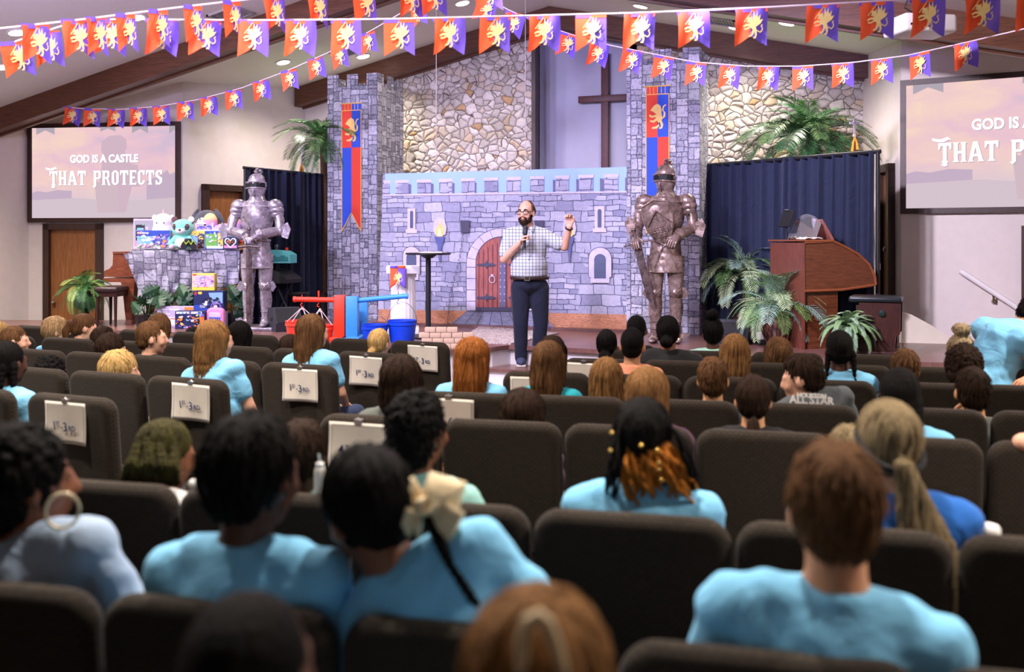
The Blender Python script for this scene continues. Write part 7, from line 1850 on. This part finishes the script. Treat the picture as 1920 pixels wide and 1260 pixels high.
# ------------------------------------------------------------------ toys and gift boxes on and before the piano
PAL = {'w': (236, 232, 238), 'k': (34, 32, 40), 'r': (214, 52, 50), 'b': (46, 76, 178), 'lb': (132, 176, 226), 'y': (246, 208, 84), 'o': (240, 140, 60), 'g': (112, 184, 88), 'p': (232, 140, 190), 'v': (124, 92, 182), 'lv': (196, 180, 226), 'n': (36, 44, 92), 't': (88, 186, 190), 'gr': (150, 150, 162), 'pk': (244, 190, 214), 'br': (140, 96, 70)}
def PM_(k): return mat('print_' + k, PAL[k], .45, 0, .05)
def toybox(label, px0, px1, py0, py1, Y, dep, base, art, side=None, seed=1, busy=(), rz=PSI, zbase=None, name='toy_box', words=()):
    """A printed carton whose front shows the given patches: (x0, y0, x1, y1, colour) in 0..1 from the top left."""
    a = W(px0, py1, Y); b = W(px1, py0, Y); w = (b - a).dot(RT); h = b.z - a.z; zb = a.z
    if zbase is not None: h = b.z - zbase; zb = zbase
    c = (a + b) / 2 + FW * dep / 2
    t = thing(name, label, 'toy box', (c.x, c.y, zb), rz, 'gift boxes by the piano')
    m = MB(); m.bbox((0, 0, h / 2), (w, dep, h), .003, 1); m.build('carton', PM_(base), t, smooth=False)
    m = MB(); keys = []; rng = random.Random(seed); yy = [-dep / 2 - .0008]
    def patch(poly, col):
        if col not in keys: keys.append(col)
        yy[0] -= .00025; m.mat(keys.index(col)); m.poly([((x - .5) * w, (1 - z) * h) for x, z in poly], yy[0])
    for p in art:
        if len(p) == 5: patch([(p[0], p[1]), (p[2], p[1]), (p[2], p[3]), (p[0], p[3])], p[4])
        else: patch(p[0], p[1])
    for (x0, y0, x1, y1, n, cols, sz) in busy:
        for k in range(n):
            cx, cy = rng.uniform(x0, x1), rng.uniform(y0, y1); r = sz * rng.uniform(.5, 1.2); nn = rng.choice((4, 5, 6)); a0 = rng.uniform(0, 6)
            patch([(min(.99, max(.01, cx + r * cos(a0 + 2 * pi * j / nn) * rng.uniform(.6, 1.3))), min(.99, max(.01, cy + r * w / h * sin(a0 + 2 * pi * j / nn) * rng.uniform(.4, .9)))) for j in range(nn)], rng.choice(cols))
    m.build('printed_front', [PM_(k) for k in keys], t, smooth=False)
    for body, fx, fy, size, col, tilt in words:
        text('lettering', body, size * h, PM_(col), t, ((fx - .5) * w, yy[0] - .001, (1 - fy) * h), (pi / 2, tilt, 0), ext=.0003, bold=.001)
    return t
TZ = STAGE + TOPZ + .006
toybox('small boxed toy car pack at left end of the piano top', 250, 289, 410, 440, 13.05, .12, 'lv', [(.05, .06, .95, .9, 'gr'), (.12, .2, .55, .7, 'k'), (.18, .3, .5, .6, 'lb'), (.55, .5, .95, .85, 'r'), (.1, .72, .5, .88, 'p')], busy=[(.1, .2, .9, .8, 12, ('t', 'pk', 'k', 'v'), .07)], zbase=TZ)
toybox('large blue boxed building set with flying dragon picture on the piano', 257, 318, 432, 469, 12.80, .10, 'lb', [(0, .0, 1, .30, 'b'), (.0, .7, 1, 1, 'gr'), (.03, .05, .12, .22, 'r')],
       busy=[(.05, .3, .6, .6, 12, ('lb', 'w', 't'), .08), (.45, .25, .95, .75, 34, ('v', 'n', 'b', 'lv'), .07), (.05, .68, .7, .92, 26, ('pk', 'p', 'w', 'gr', 'g'), .05), (.75, .55, .97, .9, 12, ('o', 'p', 'v'), .06)], seed=3, zbase=TZ, words=[('LEGO', .075, .135, .075, 'w', 0), ('Disney', .25, .13, .16, 'w', 0)])
toybox('white and violet sign shaped toy pack with purple lettering on the piano', 366, 400, 418, 434, 12.92, .06, 'w', [(.06, .12, .94, .85, 'lv')], busy=[(.12, .3, .9, .7, 24, ('b', 'v'), .06)], seed=5, zbase=W(380, 434, 12.92).z)
toybox('tall grey toy pack with rows of small pieces, middle of piano top', 358, 384, 433, 470, 12.86, .08, 'gr', [(0, 0, 1, .16, 'y'), (.05, .2, .45, .9, 'lb'), (.5, .2, .95, .95, 'k')], busy=[(.1, .1, .9, .5, 12, ('o', 'b', 'y', 't'), .12), (.52, .25, .92, .9, 16, ('p', 'gr', 'w', 'r'), .06)], seed=7, zbase=TZ)
toybox('green dinosaur toy pack with a white tray on the piano', 384, 420, 433, 470, 12.84, .09, 'b', [(.03, .16, .65, .9, 'g'), (.68, .1, 1, .9, 'y'), (.1, .82, .95, .96, 'w')], busy=[(.1, .25, .6, .7, 20, ('g', 'lb', 'y', 'w'), .09), (.0, .02, 1, .14, 10, ('lb', 'b', 'w', 'y'), .06), (.7, .2, .95, .8, 10, ('gr', 'w', 'b'), .06)], seed=9, zbase=TZ)
toybox('dark craft box with a white heart outline at piano front', 418, 446, 443, 472, 12.74, .05, 'n', [(.08, .7, .92, .9, 'p'), ([(.5, .9), (.12, .5), (.1, .3), (.2, .14), (.38, .14), (.5, .3), (.62, .14), (.8, .14), (.9, .3), (.88, .5)], 'w'), ([(.5, .80), (.2, .48), (.18, .32), (.26, .22), (.37, .22), (.5, .4), (.63, .22), (.74, .22), (.82, .32), (.8, .48)], 'k')], busy=[(.3, .3, .7, .55, 10, ('o', 'br', 'r'), .08)], seed=11, zbase=TZ)
toybox('orange and red toy pack half hidden by the silver armour', 437, 456, 430, 462, 12.95, .06, 'o', [(.1, .3, .9, .7, 'r')], busy=[(.1, .3, .9, .7, 8, ('y', 'k', 'r'), .12)], seed=13, zbase=TZ)
YB = 12.30
toybox('wide white toy carton with an orange corner on the stage floor', 294, 366, 575, 622, YB + .08, .16, 'lv', [(.04, .1, .6, .9, 'w'), (.06, .16, .58, .5, 'lv'), (.72, .02, .97, .16, 'o'), (.35, .56, .62, .6, 'r')], busy=[(.1, .2, .55, .45, 5, ('lv', 'w'), .08)], seed=15, zbase=STAGE)
toybox('vehicle play set box with many small printed cars', 328, 384, 583, 624, YB - .14, .12, 'n', [(.04, .04, .9, .16, 'w'), (.82, .2, .98, .7, 'o')], busy=[(.1, .06, .85, .14, 14, ('lb', 'y', 'b'), .04), (.05, .2, .95, .95, 70, ('y', 'b', 'r', 'lb', 'o', 'w', 'k', 'v'), .055)], seed=17, zbase=STAGE)
lowz = W(390, 585, YB + .05).z
toybox('plain pale carton under the dark blue vehicle box', 366, 420, 585, 622, YB + .06, .18, 'lv', [(.05, .08, .95, .92, 'gr')], seed=19, zbase=STAGE)
toybox('dark blue boxed black vehicle set, second of the stack', 363, 419, 545, 585, YB + .06, .16, 'n', [(.03, .05, .10, .2, 'r'), ([(.14, .10), (.17, .05), (.26, .05), (.29, .10), (.26, .17), (.17, .17)], 'y'), ([(.5, .1), (.97, .08), (.97, .6), (.6, .55)], 'lb'), ([(.0, .7), (.5, .6), (.95, .9), (0, .98)], 'b')], busy=[(.25, .35, .85, .85, 40, ('k', 'gr', 'n', 'w'), .07)], seed=21, zbase=lowz + .001)
topz = W(390, 545, YB + .06).z
toybox('yellow and pink boxed unicorn craft set on top of the stack', 360, 402, 513, 545, YB + .07, .12, 'y', [(.04, .10, .96, .80, 'pk'), (.03, .03, .2, .12, 'r'), (.0, .84, 1, 1, 'y')], busy=[(.08, .15, .92, .75, 46, ('w', 'lb', 'p', 'lv', 'pk', 'v'), .07)], seed=23, zbase=topz + .004)
# pink backpack-shaped craft case
p = W(405, 606, YB - .05); t = thing('craft_case', 'pink rounded craft case with clear front at the foot of stack', 'craft case', (p.x, p.y, STAGE), PSI); u = (YB - .05) / F; hh = W(405, 577, YB - .05).z - STAGE; w = 33 * u
m = MB(); m.frombm(pad(w, hh, .09, .06, .02, .03)); m.build('case_shell', PM_('p'), t); m = MB(); m.frombm(pad(w * .7, hh * .62, .02, .03, .006, .02), (0, -.042, hh * .16)); m.build('clear_window', PM_('lv'), t)
m = MB()
for k in range(6): m.box((-w * .26 + k * w * .104, -.054, hh * .40), (w * .07, .006, hh * .32)); 
m.build('craft_pens', [PM_('b')], t, smooth=False); m = MB(); m.tube([(-w * .3, 0, hh - .01), (-w * .2, 0, hh + .05), (w * .2, 0, hh + .05), (w * .3, 0, hh - .01)], .010, 8); m.build('handle', PM_('v'), t)

# plush toys
def plush_mat(n, c1, c2, sc=5):
    if n in _M: return _M[n]
    t = NT(n); f = t.noise(t.coord(), sc, 1); g = t.noise(t.coord(), 120, 2); t.base(t.ramp(f, [(.35, c1), (.65, c2)])); t.bump(g, .6, .006); t.set(.95, 0, **{'Sheen Weight': .3}); _M[n] = t.m; return t.m
def plush(label, px, py0, py1, Y, fn, zb=None):
    a = W(px, py1, Y); b = W(px, py0, Y); zb = zb or TZ; h = b.z - zb
    t = thing('plush_toy', label, 'plush toy', (a.x, a.y, zb), PSI, 'plush toys on the piano'); fn(t, h); return t
def P_panda(t, h):
    M1 = plush_mat('plush_mint', (126, 214, 196), (150, 226, 212)); Mw = plush_mat('plush_white', (232, 230, 234), (244, 242, 246)); Mb_ = plush_mat('plush_brown', (96, 62, 74), (112, 76, 86))
    m = MB(); m.ell((0, 0, h * .26), (h * .27, h * .22, h * .28)); m.build('body', M1, t); m = MB(); m.ell((0, -.01, h * .66), (h * .34, h * .27, h * .28)); m.build('head', M1, t)
    m = MB(); m.ell((0, -h * .20, h * .58), (h * .17, h * .12, h * .11)); m.ell((0, -h * .19, h * .2), (h * .2, h * .08, h * .16)); m.build('muzzle', Mw, t)
    for sg in (-1, 1):
        m = MB(); m.ell((sg * h * .17, -h * .205, h * .68), (h * .085, h * .06, h * .12), rotm(0, sg * .5, 0)); m.ell((sg * h * .0, -h * .315, h * .60), (h * .04, h * .03, h * .03)); m.build('eye_patch', Mb_, t)
        m = MB(); m.ell((sg * h * .16, -h * .26, h * .69), (h * .025,) * 3); m.build('eye', PM_('k'), t)
        m = MB(); m.ell((sg * h * .26, .0, h * .92), (h * .10, h * .05, h * .10)); m.build('ear', Mw if sg > 0 else Mb_, t)
        m = MB(); m.caps((sg * h * .2, -h * .05, h * .36), (sg * h * .33, -h * .18, h * .18), h * .085, h * .09); m.build('arm', M1, t); m = MB(); m.ell((sg * h * .22, -h * .26, h * .08), (h * .12, h * .14, h * .09)); m.build('foot', M1, t)
plush('mint green plush raccoon with brown eye patches and pink collar on the piano', 343, 407, 458, 12.88, P_panda)
def P_fluff(t, h):
    M1 = plush_mat('plush_lilac', (226, 206, 232), (244, 228, 244)); m = MB(); m.ell((0, 0, h * .45), (h * .30, h * .26, h * .47)); m.ell((0, 0, h * .74), (h * .27, h * .25, h * .25)); me = remesh(m, .016, 3, 'body'); me.materials.append(M1); obj('body', me, t)
    m = MB(); m.tube([(0, 0, h * .96), (0, 0, h * 1.12)], [.012, .002], 8); m.build('horn', PM_('pk'), t)
    for sg in (-1, 1):
        m = MB(); m.ell((sg * h * .24, 0, h * .86), (h * .07, h * .04, h * .09)); m.build('ear', M1, t); m = MB(); m.ell((sg * h * .1, -h * .24, h * .72), (.008,) * 3); m.build('eye', PM_('k'), t)
plush('fluffy pale pink unicorn plush standing behind the blue building set', 306, 399, 469, 13.0, P_fluff)
def P_dog(t, h):
    Mg = plush_mat('plush_grey', (72, 74, 84), (92, 94, 104)); Mf = plush_mat('plush_peach', (226, 204, 206), (236, 216, 216))
    m = MB(); m.ell((0, 0, h * .3), (h * .30, h * .24, h * .3)); m.build('body', Mf, t); m = MB(); m.ell((0, 0, h * .72), (h * .30, h * .26, h * .26)); m.build('head', Mg, t); m = MB(); m.ell((0, -h * .12, h * .66), (h * .22, h * .18, h * .18)); m.build('face', Mf, t)
    m = MB(); m.ell((h * .06, -h * .30, h * .60), (h * .07, h * .05, h * .05)); m.build('nose', PM_('k'), t)
    for sg in (-1, 1):
        m = MB(); m.ell((sg * h * .33, 0, h * .78), (h * .07, h * .05, h * .26), rotm(0, sg * -.5, 0)); m.build('ear', Mg, t); m = MB(); m.ell((sg * h * .09, -h * .27, h * .74), (.009,) * 3); m.build('eye', PM_('k'), t)
plush('grey eared plush dog with pale face at the back of piano', 388, 392, 460, 13.1, P_dog)
def P_rain(t, h):
    M1 = NT('plush_rainbow'); tc = M1.n('TexCoord'); sx = M1.n('SeparateXYZ'); M1.l(tc.outputs['Object'], sx.inputs[0]); k = M1.math('FRACT', M1.math('MULTIPLY', sx.outputs[2], 2.6)); M1.base(M1.ramp(k, [(.0, (250, 206, 150)), (.25, (250, 232, 160)), (.5, (160, 214, 226)), (.75, (204, 160, 226)), (1, (250, 170, 170))])); M1.set(.95); M1 = M1.m
    m = MB(); m.ell((0, 0, h * .34), (h * .46, h * .3, h * .36)); m.build('body', M1, t)
    for sg in (-1, 1):
        m = MB(); m.ell((sg * h * .34 - h * .06, 0, h * .74 - (sg > 0) * h * .12), (h * .20, h * .14, h * .24)); m.build('ear', M1, t); m = MB(); m.ell((sg * h * .14, -h * .27, h * .44), (.009,) * 3); m.build('eye', PM_('k'), t)
plush('pastel rainbow plush with round ears beside the silver armour', 422, 398, 455, 12.98, P_rain)
# toy off-road truck in its open pack
p = W(352, 468, 12.70); t = thing('toy_truck', 'black toy truck with lime green trim at the piano edge', 'toy truck', (p.x, p.y + .02, TZ), PSI + .3)
m = MB(); m.bbox((0, 0, .075), (.17, .09, .05), .012); m.bbox((-.01, 0, .115), (.09, .08, .05), .015); m.build('body', PM_('k'), t); m = MB()
for x in (-.06, .0, .06): m.tube([(x - .03, -.05, .07), (x, -.055, .11), (x + .03, -.05, .06)], .006, 6)
m.build('lime_trim', mat('lime_plastic', (196, 226, 60), .4), t)
for sx in (-1, 1):
    for sy in (-1, 1):
        m = MB(); m.lathe([(.012, 0), (.036, 0), (.038, .012), (.036, .03), (.012, .03)], 16, (sx * .06, sy * .05 + .015, .038), rotm(pi / 2)); m.build('wheel', PM_('k'), t)
p = W(320, 461, 12.70); t = thing('glitter_ball', 'small clear pink ball beside the blue building set', 'ball', (p.x, p.y + .02, TZ + .034), 0); m = MB(); m.ell((0, 0, 0), (.034,) * 3); m.build('ball', PM_('pk'), t)

# broad split leaves under the piano
def monstera(Lf, m_, seed=0):
    m = MB(); n = 22; mid = []; rng = random.Random(seed)
    for sg in (-1, 1):
        V = []
        for k in range(n + 1):
            s = k / n; wv = .42 * Lf * sin(pi * min(1, s * .93 + .07)) ** .6 * (1 - .25 * s) * (1.0 if k % 4 else .45)
            V.append((sg * wv, Lf * s - .12 * Lf * (1 - s) * (wv / (.4 * Lf)), -.22 * Lf * s * s - .12 * abs(wv)))
        C_ = [(0, Lf * k / n, -.22 * Lf * (k / n) ** 2 + .01) for k in range(n + 1)]
        m.add(V + C_, [((k, k + 1, n + 2 + k, n + 1 + k) if sg < 0 else (n + 1 + k, n + 2 + k, k + 1, k)) for k in range(n)])
    m.tube([(0, -.5 * Lf, -.10), (0, 0, .01), (0, Lf * .95, -.2 * Lf)], [.007, .006, .002], 6); return m.mesh('leaf', m_, True, 60)
MG = leafmat('monstera_green', (14, 44, 26), (38, 84, 50)); ML = [monstera(.34, MG, 1), monstera(.28, MG, 2)]
def leafy(label, spots, Y, base):
    c = W(base[0], base[1], Y); t = thing('leafy_plant', label, 'leafy plant', (c.x, c.y, STAGE), PSI, 'leafy plants under the piano'); rng = random.Random(base[0])
    m = MB(); m.lathe([(0, 0), (.10, 0), (.13, .16), (.11, .16), (0, .14)], 20); m.build('pot', M_DVASE, t)
    for k, (px, py, roll, s) in enumerate(spots):
        p = loc_of(t, W(px, py, Y - .12)); o = obj('leaf', ML[k % 2], t, p); o.rotation_euler = (rotm(0, roll, 0) @ rotm(1.15 + rng.uniform(-.2, .2), 0, 0)).to_euler(); o.scale = (s * .8,) * 3
    m = MB()
    for px, py, roll, s in spots: p = loc_of(t, W(px, py, Y - .12)); m.tube([(0, 0, .13), p * .5 + Vector((0, 0, .12)), p], .005, 5)
    m.build('stem_cluster', mat('leaf_stem', (52, 84, 44), .6), t); return t
leafy('broad leaved dark plant below the left corner of the printed cloth', [(268, 552, 1.1, .8), (282, 570, .3, .9), (262, 585, -.9, .8), (285, 600, .8, .8), (300, 575, -.4, .9), (275, 612, -1.6, .7), (258, 560, 2.2, .7)], 12.45, (272, 610))
leafy('broad leaved plant spreading behind the white carton under the piano', [(318, 570, -1.0, 1.2), (336, 572, .9, 1.2), (352, 566, -.6, 1.1), (300, 565, 1.3, 1.0), (345, 556, 2.0, 1.0)], 12.62, (330, 600))
leafy('broad leaved plant between the gift stack and silver armour', [(430, 566, .7, 1.0), (442, 556, -.7, 1.0), (424, 580, -1.5, .9), (438, 590, 1.4, .9), (446, 576, .2, .9)], 12.70, (436, 600))
